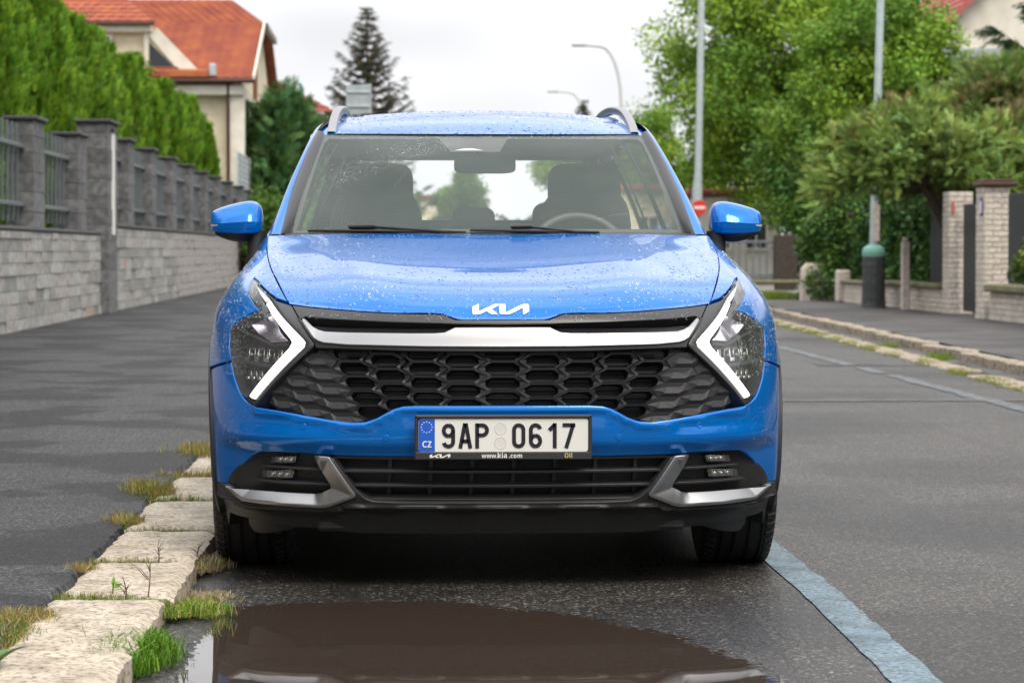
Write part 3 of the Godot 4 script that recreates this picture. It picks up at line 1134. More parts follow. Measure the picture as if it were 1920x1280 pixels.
func roof_plane(mb: MB, a: Vector3, b: Vector3, c: Vector3, d: Vector3, courses: int, out: Vector3) -> void:
	## tiles in overlapping courses from the eave a-b up to d-c; each course steps over the one below
	var n := (b - a).cross(d - a).normalized()
	if n.dot(out) < 0:
		n = -n
	for k in courses:
		var t0 := float(k) / courses
		var t1 := float(k + 1) / courses + 0.12 / courses
		var lift := n * 0.045
		var l0 := a.lerp(d, t0)
		var r0 := b.lerp(c, t0)
		var l1 := a.lerp(d, minf(t1, 1.0))
		var r1 := b.lerp(c, minf(t1, 1.0))
		var wide := (r0 - l0).length()
		var cols := maxi(1, int(wide / 0.33))
		for i in cols:
			var u0 := float(i) / cols
			var u1 := float(i + 1) / cols
			var p0 := l0.lerp(r0, u0)
			var p1 := l0.lerp(r0, u1)
			var q1 := l1.lerp(r1, u1)
			var q0 := l1.lerp(r1, u0)
			# a shallow pan and roll
			var m0 := p0.lerp(p1, 0.6) + lift * 1.6
			var m1 := q0.lerp(q1, 0.6) + lift * 0.6
			mb.face([p0 + lift, m0, m1, q0], n)
			mb.face([m0, p1 + lift, q1, m1], n)
			mb.face([p0, p0 + lift, m0], -(d - a))
			mb.face([p0, m0, p1 + lift, p1], -(d - a))

func slab4(a: Vector3, b: Vector3, c: Vector3, d: Vector3, thick: Vector3) -> MB:
	var mb := MB.new()
	mb.face([a, b, c, d], -thick)
	mb.face([a + thick, b + thick, c + thick, d + thick], thick)
	var mid := (a + b + c + d) / 4.0
	for e in [[a, b], [b, c], [c, d], [d, a]]:
		mb.face([e[0], e[1], e[1] + thick, e[0] + thick], (e[0] + e[1]) / 2.0 - mid)
	return mb

func boxpart(called: String, parent: Node3D, at: Vector3, size: Vector3, m: Material, bevel := 0.01) -> MeshInstance3D:
	var b := MB.new()
	b.box(at, size, bevel)
	return part(called, b.mesh(), m, parent)

func window_part(parent: Node3D, at: Vector3, w: float, h: float, facing: String, frame: Material) -> void:
	## a framed window set into a wall; facing "z" looks at the street end, "x" at the road
	var f := Node3D.new()
	f.name = "window"
	f.position = at
	if facing == "x":
		f.rotation.y = PI / 2
	parent.add_child(f, true)
	boxpart("pane", f, Vector3(0, 0, 0.02), Vector3(w, h, 0.02), mats.house_glass, 0.0)
	for s in [-1, 1]:
		boxpart("frame", f, Vector3(s * w / 2, 0, 0.05), Vector3(0.1, h + 0.1, 0.1), frame, 0.008)
		boxpart("frame", f, Vector3(0, s * h / 2, 0.05), Vector3(w - 0.1, 0.1, 0.1), frame, 0.008)
	boxpart("mullion", f, Vector3(0, 0, 0.05), Vector3(0.06, h - 0.1, 0.07), frame, 0.004)

func make_houses() -> void:
	var H := thing("house", "cream house with a large orange tiled roof and a dormer behind the hedge", "house", Vector3(-5.3, 0.0, -81.5))
	# local: x to the left is negative, z 0 is the front wall, the house goes back to -21
	var o := H.position
	var eave := 6.58
	var ridge := 10.75
	var hip := 8.95
	boxpart("wall", H, Vector3(-12.0, eave / 2 - 0.1, -10.5), Vector3(23.6, eave - 0.2, 20.4), mats.plaster, 0.02)
	# gable wall above the eave on the road side
	var gm := MB.new()
	gm.prism([Vector2(0.2, 0), Vector2(20.4, 0), Vector2(14.0, hip - eave), Vector2(7.0, hip - eave)], Vector3(1, 0, 0), Vector3(0, 0, -1), Vector3.UP, Vector3(-0.2, eave - 0.2, 0), 0.3)
	part("gable_wall", gm.mesh(), mats.plaster, H)
	# roof
	var E0 := Vector3(0.15, eave, 0.35)
	var V0 := Vector3(0.15, hip, -7.0)
	var V1 := Vector3(0.15, hip, -14.0)
	var E1 := Vector3(0.15, eave, -21.3)
	var R := Vector3(-1.15, ridge - 0.7, -10.5)
	var L := Vector3(-26.0, 0, 0)
	var roof := MB.new()
	roof_plane(roof, E0 + L, E0, V0, V0 + L, 24, Vector3(0, 1, 1))
	roof_plane(roof, V0 + L, V0, R, R + L, 12, Vector3(0, 1, 1))
	roof.face([V0, V1, R], Vector3(1, 1, 0))
	roof.face([E1, V1, V1 + L, E1 + L], Vector3(0, 1, -1))
	roof.face([V1, R, R + L, V1 + L], Vector3(0, 1, -1))
	# underside
	roof.face([E0 + L - Vector3(0, .12, 0), E0 - Vector3(0, .12, 0), V0 - Vector3(0, .2, 0), V0 + L - Vector3(0, .2, 0)], Vector3(0, -1, -1))
	var rp := part("roof", roof.mesh(), mats.tile, H)
	var fas := slab4(V0 + Vector3(0.02, -0.22, 0), V1 + Vector3(0.02, -0.22, 0), V1, V0, Vector3(0.16, 0, 0))
	part("eaves_board", fas.mesh(), mats.gutter, rp)
	var gut := MB.new()
	gut.tube([E0 + Vector3(0.1, -0.08, 0.08), E0 + L + Vector3(0, -0.08, 0.08)], [0.075, 0.075], 8)
	part("gutter", gut.mesh(), mats.gutter, rp)
	var verge := slab4(E0 + Vector3(0.03, -0.12, 0), V0 + Vector3(0.03, -0.12, 0), V0 + Vector3(0.03, 0.1, 0), E0 + Vector3(0.03, 0.1, 0), Vector3(0.06, 0, 0))
	part("verge_board", verge.mesh(), mats.white_plaster, rp)
	boxpart("cornice", H, Vector3(-12.0, eave - 0.36, 0.02), Vector3(23.8, 0.34, 0.35), mats.white_plaster, 0.04)
	boxpart("corner_strip", H, Vector3(-0.35, 3.1, -0.14), Vector3(0.5, 6.0, 0.3), mats.white_plaster, 0.02)
	boxpart("side_cornice", H, Vector3(-0.19, eave - 0.5, -10.5), Vector3(0.3, 0.3, 20.5), mats.white_plaster, 0.04)
	var dp := MB.new()
	dp.tube([Vector3(-0.62, 0, 0.16), Vector3(-0.62, eave - 0.3, 0.16), Vector3(-0.62, eave - 0.08, 0.38)], [0.06, 0.06, 0.06], 8)
	part("downpipe", dp.mesh(), mats.gutter, H)
	window_part(H, Vector3(-0.19, 7.0, -7.4), 0.9, 2.4, "x", mats.frame_brown)
	window_part(H, Vector3(-0.19, 4.2, -8.6), 1.0, 1.6, "x", mats.frame_brown)
	window_part(H, Vector3(-4.2, 4.0, 0.0), 1.4, 1.5, "z", mats.frame_brown)
	window_part(H, Vector3(-8.2, 4.0, 0.0), 1.4, 1.5, "z", mats.frame_brown)
	# balcony on the road side
	boxpart("balcony_floor", H, Vector3(0.65, 5.75, -9.2), Vector3(1.6, 0.22, 3.6), mats.gutter, 0.02)
	boxpart("balcony_bracket", H, Vector3(0.4, 5.0, -9.2), Vector3(1.1, 1.3, 3.0), mats.plaster, 0.05)
	for k in 8:
		boxpart("baluster", H, Vector3(1.4, 6.35, -7.5 - k * 0.48), Vector3(0.05, 1.0, 0.05), mats.verdigris, 0.0)
	boxpart("balcony_rail", H, Vector3(1.4, 6.88, -9.2), Vector3(0.08, 0.08, 3.5), mats.verdigris, 0.01)
	# dormer: front wall with a slanting right edge, triangular window, its own hipped roof
	var D := Node3D.new()
	D.name = "dormer"
	H.add_child(D)
	var wall := MB.new()
	wall.prism([Vector2(-9.3, 6.85), Vector2(-1.75, 6.85), Vector2(-3.05, 8.25), Vector2(-9.3, 8.25)], Vector3(0, 0, 1), Vector3(1, 0, 0), Vector3.UP, Vector3(0, 0, -0.1), 6.0)
	part("dormer_wall", wall.mesh(), mats.plaster, D)
	var band := MB.new()
	band.prism([Vector2(-3.2, 8.0), Vector2(-2.9, 8.22), Vector2(-1.62, 6.9), Vector2(-2.25, 6.9)], Vector3(0, 0, 1), Vector3(1, 0, 0), Vector3.UP, Vector3(0, 0, -0.02), 0.3)
	part("slanting_band", band.mesh(), mats.white_plaster, D)
	var post := MB.new()
	post.box(Vector3(-3.25, 7.5, -0.05), Vector3(0.16, 1.3, 0.2), 0.02)
	part("corner_post", post.mesh(), mats.white_plaster, D)
	var tw := MB.new()
	tw.prism([Vector2(-3.15, 6.95), Vector2(-2.35, 6.95), Vector2(-3.15, 7.75)], Vector3(0, 0, 1), Vector3(1, 0, 0), Vector3.UP, Vector3(0, 0, -0.05), 0.1)
	part("window", tw.mesh(), mats.house_glass, D)
	var tf := MB.new()
	tf.box(Vector3(-2.7, 6.93, 0.0), Vector3(0.95, 0.08, 0.12), 0.01)
	part("window_sill", tf.mesh(), mats.frame_brown, D)
	boxpart("dormer_cornice", D, Vector3(-6.2, 8.2, -0.02), Vector3(6.3, 0.3, 0.4), mats.white_plaster, 0.05)
	window_part(H, Vector3(-4.75, 7.6, -0.1), 0.75, 0.75, "z", mats.white_plaster)
	var dr := MB.new()
	var da := Vector3(-9.6, 8.38, 0.35)
	var db := Vector3(-2.95, 8.38, 0.35)
	roof_plane(dr, da, db, Vector3(-5.2, 10.3, -4.2), Vector3(-9.6, 10.3, -4.2), 12, Vector3(0, 1, 1))
	dr.face([db, Vector3(-2.95, 8.38, -3.0), Vector3(-5.2, 10.3, -4.2)], Vector3(1, 1, 0))
	part("dormer_roof", dr.mesh(), mats.tile, D)
	var dg := MB.new()
	dg.tube([da + Vector3(0, -0.06, 0.06), db + Vector3(0, -0.06, 0.06)], [0.06, 0.06], 8)
	part("dormer_gutter", dg.mesh(), mats.gutter, D)
	# roof skirt under the dormer
	var sk := MB.new()
	sk.box(Vector3(-5.5, 6.72, 0.25), Vector3(8.6, 0.28, 0.5), 0.05)
	part("roof_skirt", sk.mesh(), mats.tile, D)
	boxpart("flashing", D, Vector3(-1.1, 6.85, 0.3), Vector3(0.22, 0.4, 0.2), mats.galvanised, 0.03)

	# second house farther along on the left
	var H2 := thing("house", "farther cream house with a dark red roof, right of the orange roof", "house", Vector3(-3.6, 0.0, -116.0))
	boxpart("wall", H2, Vector3(-5.0, 3.6, -5.0), Vector3(9.6, 7.2, 9.6), mats.plaster, 0.02)
	var r2 := MB.new()
	var a2 := Vector3(-10.4, 7.2, 0.5)
	var b2 := Vector3(0.4, 7.2, 0.5)
	var c2 := Vector3(0.4, 7.2, -10.5)
	var top2 := Vector3(-5.0, 10.2, -5.0)
	roof_plane(r2, a2, b2, top2, top2, 14, Vector3(0, 1, 1))
	r2.face([b2, c2, top2], Vector3(1, 1, 0))
	r2.face([a2, a2 + Vector3(0, 0, -11), top2], Vector3(-1, 1, 0))
	part("roof", r2.mesh(), mats.tile_old, H2)
	window_part(H2, Vector3(-1.9, 5.6, -0.2), 1.2, 1.5, "z", mats.white_plaster)

	# red roofed house on the right, gable to the camera
	var H3 := thing("house", "pale gabled house with a pinkish red roof above the bushes at upper right", "house", Vector3(13.0, 0.5, -61.5))
	boxpart("wall", H3, Vector3(3.4, 2.6, -5.0), Vector3(6.6, 6.4, 9.8), mats.white_plaster, 0.02)
	var g3 := MB.new()
	g3.prism([Vector2(0.1, 5.8), Vector2(6.7, 5.8), Vector2(3.4, 9.2)], Vector3(0, 0, 1), Vector3(1, 0, 0), Vector3.UP, Vector3(0, 0, -0.1), 0.3)
	part("gable_wall", g3.mesh(), mats.white_plaster, H3)
	var r3 := MB.new()
	roof_plane(r3, Vector3(-0.25, 5.65, -10.5), Vector3(-0.25, 5.65, 0.35), Vector3(3.4, 9.35, 0.35), Vector3(3.4, 9.35, -10.5), 18, Vector3(-1, 1, 0))
	r3.face([Vector3(7.05, 5.65, -10.5), Vector3(7.05, 5.65, 0.35), Vector3(3.4, 9.35, 0.35), Vector3(3.4, 9.35, -10.5)], Vector3(1, 1, 0))
	r3.face([Vector3(-0.25, 5.5, 0.36), Vector3(-0.25, 5.72, 0.36), Vector3(3.4, 9.42, 0.36), Vector3(3.4, 9.2, 0.36)], Vector3(0, 0, 1))
	part("roof", r3.mesh(), mats.tile_rose, H3)
	boxpart("gable_band", H3, Vector3(3.4, 5.55, 0.02), Vector3(6.6, 0.24, 0.2), mats.sign_back, 0.02)
	window_part(H3, Vector3(1.6, 4.6, -0.1), 1.3, 1.4, "z", mats.white_plaster)
	window_part(H3, Vector3(4.6, 4.6, -0.1), 1.3, 1.4, "z", mats.white_plaster)
	window_part(H3, Vector3(3.4, 7.0, -0.1), 0.9, 1.0, "z", mats.white_plaster)
	# its lower wing, seen in pieces through the tree
	var H4 := thing("house", "low red roofed wing glimpsed through the big tree, beside the gabled house", "house", Vector3(14.4, 0.0, -75.0))
	boxpart("wall", H4, Vector3(1.3, 2.7, -3.0), Vector3(3.2, 5.4, 5.8), mats.white_plaster, 0.02)
	var r4 := MB.new()
	roof_plane(r4, Vector3(-0.6, 5.35, 0.4), Vector3(3.2, 5.35, 0.4), Vector3(3.2, 7.6, -3.0), Vector3(0.3, 7.6, -3.0), 12, Vector3(0, 1, 1))
	r4.face([Vector3(-0.6, 5.35, 0.4), Vector3(-0.6, 5.35, -6.0), Vector3(0.3, 7.6, -3.0)], Vector3(-1, 1, 0))
	part("roof", r4.mesh(), mats.tile_rose, H4)
	# pale buildings low behind the trees, glimpsed at street level and through the car's windows
	var spots := [[8.2, -96.0, 3.4, 3.3, 5.0, "cream building behind the tree trunks, above the right door mirror", "plaster"], [0.6, -150.0, 2.6, 4.0, 5.0, "small beige building at the end of the street seen through the car's rear window", "plaster"], [11.6, -90.0, 3.0, 3.0, 6.0, "white building low behind the dark tree trunk on the right", "white_plaster"]]
	for s in spots:
		var b := thing("building", s[5], "building", Vector3(s[0], 0.0, s[1]))
		boxpart("wall", b, Vector3(0, s[3] / 2, -s[4] / 2), Vector3(s[2], s[3], s[4]), mats[s[6]], 0.02)
		boxpart("roof", b, Vector3(0, s[3] + 0.12, -s[4] / 2), Vector3(s[2] + 0.5, 0.24, s[4] + 0.5), mats.tile_old, 0.05)
		window_part(b, Vector3(-s[2] * 0.22, s[3] * 0.55, 0.0), 0.8, 1.1, "z", mats.white_plaster)
		window_part(b, Vector3(s[2] * 0.22, s[3] * 0.55, 0.0), 0.8, 1.1, "z", mats.white_plaster)


# ---------------------------------------------------------------- street furniture

func make_street_furniture() -> void:
	# lamp post with a tarred sleeve on the far pavement
	var a := thing("lamp_post", "tall grey lamp post with a thick dark sleeve and green collar, before the ivy", "lamp post", Vector3(7.55, 0.1, -37.6))
	var m := MB.new()
	m.lathe([Vector2(0.0, 0.0), Vector2(0.215, 0.0), Vector2(0.2, 0.06), Vector2(0.193, 0.3), Vector2(0.188, 0.92), Vector2(0.0, 0.93)], 24, Transform3D.IDENTITY)
	part("sleeve", m.mesh(), mats.tarred, a)
	m = MB.new()
	m.lathe([Vector2(0.192, 0.86), Vector2(0.197, 0.93), Vector2(0.18, 0.99), Vector2(0.12, 1.04), Vector2(0.075, 1.06)], 24, Transform3D.IDENTITY)
	part("collar", m.mesh(), mats.verdigris, a)
	m = MB.new()
	m.tube([Vector3(0, 1.0, 0), Vector3(0.05, 3.2, 0), Vector3(0.1, 5.2, 0)], [0.075, 0.066, 0.062], 14)
	part("lower_pole", m.mesh(), mats.galvanised, a)
	m = MB.new()
	m.tube([Vector3(0.1, 5.15, 0), Vector3(0.2, 9.2, 0), Vector3(-0.2, 9.7, 0.1), Vector3(-1.6, 9.8, 0.3)], [0.05, 0.042, 0.04, 0.035], 12)
	part("upper_pole", m.mesh(), mats.galvanised, a)
	m = MB.new()
	m.box(Vector3(-1.9, 9.78, 0.32), Vector3(0.65, 0.12, 0.25), 0.04)
	part("lamp_head", m.mesh(), mats.galvanised, a)
	m = MB.new()
	m.box(Vector3(0.035, 1.42, 0.071), Vector3(0.1, 0.62, 0.012), 0.002)
	part("peeling_poster", m.mesh(), mats.brick2, a)
	# the farther lamp post that carries the no-entry sign
	var b := thing("lamp_post", "tall slim lamp post behind the no-entry sign, left of the big tree", "lamp post", Vector3(8.75, 0.0, -76.5))
	m = MB.new()
	m.tube([Vector3(-0.05, 0, 0), Vector3(-0.03, 2.9, 0), Vector3(0.0, 3.4, 0)], [0.165, 0.16, 0.12], 14)
	part("lower_pole", m.mesh(), mats.galvanised, b)
	m = MB.new()
	m.tube([Vector3(0, 3.35, 0), Vector3(0.05, 6.0, 0), Vector3(0.12, 11.0, 0)], [0.115, 0.105, 0.095], 14)
	part("upper_pole", m.mesh(), mats.galvanised, b)
	m = MB.new()
	m.tube([Vector3(0.12, 11.0, 0), Vector3(-0.1, 11.6, 0), Vector3(-1.5, 11.8, 0)], [0.08, 0.06, 0.05], 10)
	part("arm", m.mesh(), mats.galvanised, b)
	var s := thing("no_entry_sign", "round red no-entry sign with a white bar on the slim lamp post", "road sign", Vector3(8.76, 2.37, -76.24))
	m = MB.new()
	var turn := Transform3D(Basis(Vector3.RIGHT, PI / 2), Vector3.ZERO)
	m.lathe([Vector2(0.0, 0.02), Vector2(0.225, 0.02), Vector2(0.232, 0.012), Vector2(0.232, -0.01), Vector2(0.0, -0.01)], 36, turn)
	part("disc", m.mesh(), mats.sign_red, s)
	m = MB.new()
	m.box(Vector3(0, 0, 0.026), Vector3(0.35, 0.085, 0.008), 0.002)
	part("bar", m.mesh(), mats.white_paint, s)
	m = MB.new()
	m.box(Vector3(0, 0, -0.04), Vector3(0.12, 0.06, 0.1), 0.005)
	part("bracket", m.mesh(), mats.galvanised, s)
	# rectangular sign seen from the back, over the car's roof
	var g := thing("traffic_sign", "grey back of a rectangular traffic sign on a post, above the car roof", "road sign", Vector3(-1.17, 0.0, -46.5))
	m = MB.new()
	m.tube([Vector3(0, 0, 0), Vector3(0, 4.3, 0)], [0.04, 0.04], 10)
	part("post", m.mesh(), mats.galvanised, g)
	m = MB.new()
	m.prism([Vector2(-0.25, 3.72), Vector2(0.25, 3.76), Vector2(0.25, 4.34), Vector2(-0.25, 4.31)], Vector3(0, 0, 1), Vector3(1, 0, 0), Vector3.UP, Vector3(0, 0, 0.075), 0.03)
	var bd := part("board", m.mesh(), mats.sign_back, g)
	for y in [3.9, 4.18]:
		m = MB.new()
		m.box(Vector3(0, y, 0.09), Vector3(0.46, 0.04, 0.03), 0.004)
		part("stiffener", m.mesh(), mats.galvanised, bd)
	# two far street lamps reaching over the road
	for k in 2:
		var d: float = [150.0, 235.0][k]
		var px: float = [1165.0, 1098.0][k]
		var top: float = [85.0, 172.0][k]
		var x := (px - 755.0) / 5210.0 * d - 0.307
		var h := 1.053 + (470.0 - top) / 5210.0 * d
		var reach: float = [88.0, 68.0][k] / 5210.0 * d
		var l := thing("street_lamp", ["far street lamp with a curved arm against the sky, right of the roof", "most distant street lamp arm, small against the sky above the roof"][k], "street lamp", Vector3(x, 0.0, 8.5 - d))
		m = MB.new()
		var pth := [Vector3(0, 0, 0), Vector3(0, h * 0.74, 0)]
		var rad := [0.11, 0.09]
		for i in 7:
			var t := PI / 2 * i / 6.0
			pth.append(Vector3(-reach * 0.45 * (1 - cos(t)), h * 0.74 + h * 0.255 * sin(t), 0))
			rad.append(0.085)
		pth.append(Vector3(-reach * 0.78, h, 0))
		rad.append(0.07)
		m.tube(pth, rad, 10)
		part("pole", m.mesh(), mats.lamp_grey, l)
		m = MB.new()
		m.box(Vector3(-reach * 0.9, h + 0.02, 0), Vector3(reach * 0.32, 0.22, 0.35), 0.07)
		part("lamp_head", m.mesh(), mats.lamp_grey, l)


# ---------------------------------------------------------------- vegetation

func leaf_material(rough := 0.5, back := 0.6) -> StandardMaterial3D:
	var m := StandardMaterial3D.new()
	m.vertex_color_use_as_albedo = true
	m.roughness = rough
	m.metallic_specular = 0.35
	m.backlight_enabled = true
	m.backlight = Color(back, back, back * 0.8)
	return m

func leaf_spray(n: int, size: float, spread: float, slim: float, seed_: int) -> ArrayMesh:
	## a twig's worth of leaves, each a folded diamond
	var r := RandomNumberGenerator.new()
	r.seed = seed_
	var st := SurfaceTool.new()
	st.begin(Mesh.PRIMITIVE_TRIANGLES)
	for k in n:
		var o := Vector3(r.randf_range(-1, 1), r.randf_range(-1, 1), r.randf_range(-1, 1)) * spread
		var d := Vector3(r.randf_range(-1, 1), r.randf_range(-0.5, 0.7), r.randf_range(-1, 1)).normalized()
		var s := d.cross(Vector3(r.randf_range(-1, 1), r.randf_range(0.2, 1), r.randf_range(-1, 1))).normalized()
		var up := s.cross(d)
		var l := size * r.randf_range(0.7, 1.25)
		var a := o
		var b := o + d * l * 0.45 + s * l * slim + up * l * 0.1
		var c := o + d * l
		var e := o + d * l * 0.45 - s * l * slim + up * l * 0.1
		for p in [a, b, c, a, c, e]:
			st.add_vertex(p)
	st.generate_normals()
	return st.commit()

func frond(n: int, length: float, width: float, droop: float, seed_: int, thin := 1.0) -> ArrayMesh:
	## a flat fan of fine scale-leaf twigs growing along +y (thuja, cypress)
	var r := RandomNumberGenerator.new()
	r.seed = seed_
	var st := SurfaceTool.new()
	st.begin(Mesh.PRIMITIVE_TRIANGLES)
	for k in n:
		var t := float(k) / n
		var side := 1.0 if k % 2 else -1.0
		var base := Vector3(0, length * t * 0.75, r.randf_range(-0.02, 0.02) * length)
		var tip := base + Vector3(side * width * (1.0 - t * 0.6) * r.randf_range(0.7, 1.1), length * r.randf_range(0.22, 0.4), r.randf_range(-0.15, 0.15) * length - droop * length)
		var w := (tip - base).cross(Vector3(0, 0, 1)).normalized() * length * 0.045 * thin
		for p in [base - w * 0.4, base + w * 0.6, tip, base + w * 0.6, base.lerp(tip, 0.7) + w * 1.4, tip]:
			st.add_vertex(p)
	st.generate_normals()
	return st.commit()

func needle_twig(n: int, length: float, seed_: int) -> ArrayMesh:
	var r := RandomNumberGenerator.new()
	r.seed = seed_
	var st := SurfaceTool.new()
	st.begin(Mesh.PRIMITIVE_TRIANGLES)
	for k in n:
		var t := float(k) / n
		var f := r.randf() * TAU
		var b := Vector3(0, 0, length * t)
		var d := Vector3(cos(f), sin(f) * 0.8 - 0.25, 0.7) * length * 0.3
		var w := d.cross(Vector3(0, 0, 1)).normalized() * length * 0.03
		for p in [b - w, b + w, b + d]:
			st.add_vertex(p)
	for p in [Vector3(-.02, 0, 0) * length, Vector3(.02, 0, 0) * length, Vector3(0, 0, length)]:
		st.add_vertex(p)
	st.generate_normals()
	return st.commit()

func vary(r: RandomNumberGenerator, c: Color, by := 0.25) -> Color:
	var k := 1.0 + r.randf_range(-by, by)
	var warm := 1.0 + r.randf_range(-by, by) * 0.5
	return Color(c.r * k * warm, c.g * k, c.b * k / warm)

func rand_dir(r: RandomNumberGenerator) -> Vector3:
	var z := r.randf_range(-1, 1)
	var f := r.randf() * TAU
	var s := sqrt(1 - z * z)
	return Vector3(s * cos(f), z, s * sin(f))

func facing(d: Vector3, roll: float) -> Basis:
	## basis whose +y runs along d
	var a := d.cross(Vector3(0.3, 0.9, 0.21) if absf(d.y) < 0.9 else Vector3.RIGHT).normalized()
	return Basis(d, roll) * Basis(a, d, a.cross(d))

func broadleaf(label: String, category: String, at: Vector3, height: float, trunk_h: float, half: Vector3, lobes: int, per: int, leaf: float, tones: Array, seed_: int, group := "", trunks := 1, called := "tree") -> Node3D:
	## a tree with forked limbs and a crown of separate leafy clumps
	var r := RandomNumberGenerator.new()
	r.seed = seed_
	var t := thing(called, label, category, at, group)
	var mb := MB.new()
	var cc := Vector3(0, height - half.y, 0)
	var ends := []
	for k in lobes:
		var d := rand_dir(r)
		var rr := pow(r.randf(), 0.45)
		var p := cc + Vector3(d.x * half.x, d.y * half.y, d.z * half.z) * rr
		if p.y < trunk_h * 0.8:
			p.y = trunk_h * 0.8 + r.randf() * 0.6
		ends.append(p)
	for q in trunks:
		var bx := (q - (trunks - 1) / 2.0) * 0.55
		var top := Vector3(bx * 1.8, trunk_h * 1.25, 0)
		var rad := height * 0.021 / sqrt(trunks)
		mb.tube([Vector3(bx, -0.2, 0), Vector3(bx * 1.1, trunk_h * 0.3, 0.05), Vector3(bx * 1.3, trunk_h * 0.8, -0.05), top, Vector3(bx * 1.2, lerpf(trunk_h, height, 0.6), 0.1)], [rad * 1.35, rad * 1.05, rad * 0.9, rad * 0.75, rad * 0.3], 10)
		for k in range(q, lobes, trunks * 2):
			var e: Vector3 = ends[k]
			var s := Vector3(bx * 1.3, lerpf(trunk_h * 0.85, minf(e.y, height * 0.75), 0.35 * r.randf()), 0)
			var mid := s.lerp(e, 0.5) + Vector3(0, -0.25 + 0.5 * r.randf(), 0)
			mb.tube([s, mid, e], [rad * 0.4, rad * 0.24, rad * 0.07], 6, false)
	part("trunk", mb.mesh(), mats.bark, t)
	var xf := []
	var cols := []
	for e in ends:
		var rad := r.randf_range(0.55, 1.0) * (half.x + half.y) / 2.0 * 0.30
		var tone: Color = tones[r.randi() % tones.size()]
		for k in per:
			var d := rand_dir(r)
			var p: Vector3 = e + Vector3(d.x, d.y * 0.75, d.z) * rad * pow(r.randf(), 0.4)
			var b := Basis(rand_dir(r), r.randf() * TAU).scaled(Vector3.ONE * r.randf_range(0.7, 1.3))
			xf.append(Transform3D(b, p))
			cols.append(vary(r, tone, 0.3))
	copies("crown", leaf_spray(9, leaf, leaf * 1.6, 0.3, seed_ + 1), xf, cols, mats.leaf, t)
	return t

func thuja_mesh_set(seed_: int, h: float, r0: float, n: int) -> Array:
	## transforms and colours of the fronds of one clipped column
	var r := RandomNumberGenerator.new()
	r.seed = seed_
	var xf := []
	var cols := []
	var lobes := []
	for k in 7:
		lobes.append([r.randf() * TAU, r.randf_range(0.78, 1.18)])
	for k in n:
		var y := h * pow(r.randf(), 0.85)
		var f := r.randf() * TAU
		var prof := r0 * (1.0 - pow(y / h, 5.0) * 0.75) * (0.9 + 0.1 * sin(y * 3.1 + seed_))
		var ridge := 1.0
		for l in lobes:
			ridge = maxf(ridge * 0.86, l[1] * (1.0 - 0.5 * absf(angle_difference(f, l[0]))))
		var rr := prof * clampf(ridge, 0.55, 1.18) * r.randf_range(0.72, 1.05)
		var p := Vector3(cos(f) * rr, y, sin(f) * rr)
		var d := (Vector3(cos(f) * 0.32, 1.0, sin(f) * 0.32) + rand_dir(r) * 0.25).normalized()
		xf.append(Transform3D(facing(d, r.randf() * TAU).scaled(Vector3.ONE * r.randf_range(0.75, 1.25)), p))
		cols.append(vary(r, Color(.125, .25, .02) if r.randf() < 0.7 else Color(.19, .33, .03), 0.4))
	return [xf, cols]

func spruce(label: String, at: Vector3, h: float, base_r: float, first: float, tone: Color, cone: Color, seed_: int, whorl := 0.42, dens := 1.0) -> void:
	var r := RandomNumberGenerator.new()
	r.seed = seed_
	var t := thing("spruce_tree", label, "tree", at)
	var mb := MB.new()
	mb.tube([Vector3(0, -0.2, 0), Vector3(0, h * 0.5, 0), Vector3(0, h, 0)], [h * 0.014, h * 0.009, 0.01], 8)
	var xf := []
	var cols := []
	var y := first
	while y < h - 0.1:
		var u := (h - y) / (h - first)
		var reach := base_r * pow(u, 0.85)
		var n := 6 if u > 0.15 else 4
		var f0 := r.randf() * TAU
		for k in n:
			var f := f0 + TAU * k / n + r.randf_range(-0.25, 0.25)
			var L := reach * r.randf_range(0.6, 1.15)
			var d := Vector3(cos(f), 0, sin(f))
			var rise := 0.10 + 0.5 * (1.0 - u)
			var pts := []
			for q in 5:
				var v := q / 4.0
				pts.append(Vector3(0, y, 0) + d * L * v + Vector3(0, (-0.28 * v + (0.42 + rise * 0.5) * v * v) * L, 0))
			mb.tube(pts, [0.03 * u + 0.012, 0.02 * u + 0.01, 0.014, 0.01, 0.004], 5, false)
			var steps := int((L / 0.085) * dens) + 3
			for q in steps:
				var v := r.randf_range(0.12, 1.0)
				var i := mini(int(v * 4.0), 3)
				var p: Vector3 = pts[i].lerp(pts[i + 1], v * 4.0 - i)
				var side := d.cross(Vector3.UP) * (1.0 if r.randf() < 0.5 else -1.0)
				var dd := (d * r.randf_range(0.3, 0.9) + side * r.randf_range(0.0, 1.0) + Vector3(0, r.randf_range(-0.5, 0.15), 0)).normalized()
				var z := dd
				var xx := Vector3.UP.cross(z).normalized()
				var s := r.randf_range(0.7, 1.3) * (0.55 + 0.6 * (1.0 - v) * u + 0.25)
				xf.append(Transform3D(Basis(xx, z.cross(xx), z).scaled(Vector3.ONE * s), p))
				cols.append(vary(r, cone if r.randf() < 0.16 else tone, 0.35))
		y += whorl * (0.45 + 0.55 * u) * r.randf_range(0.8, 1.2)
	part("trunk", mb.mesh(), mats.bark, t)
	copies("crown", needle_twig(26, 0.42, seed_), xf, cols, mats.leaf, t)

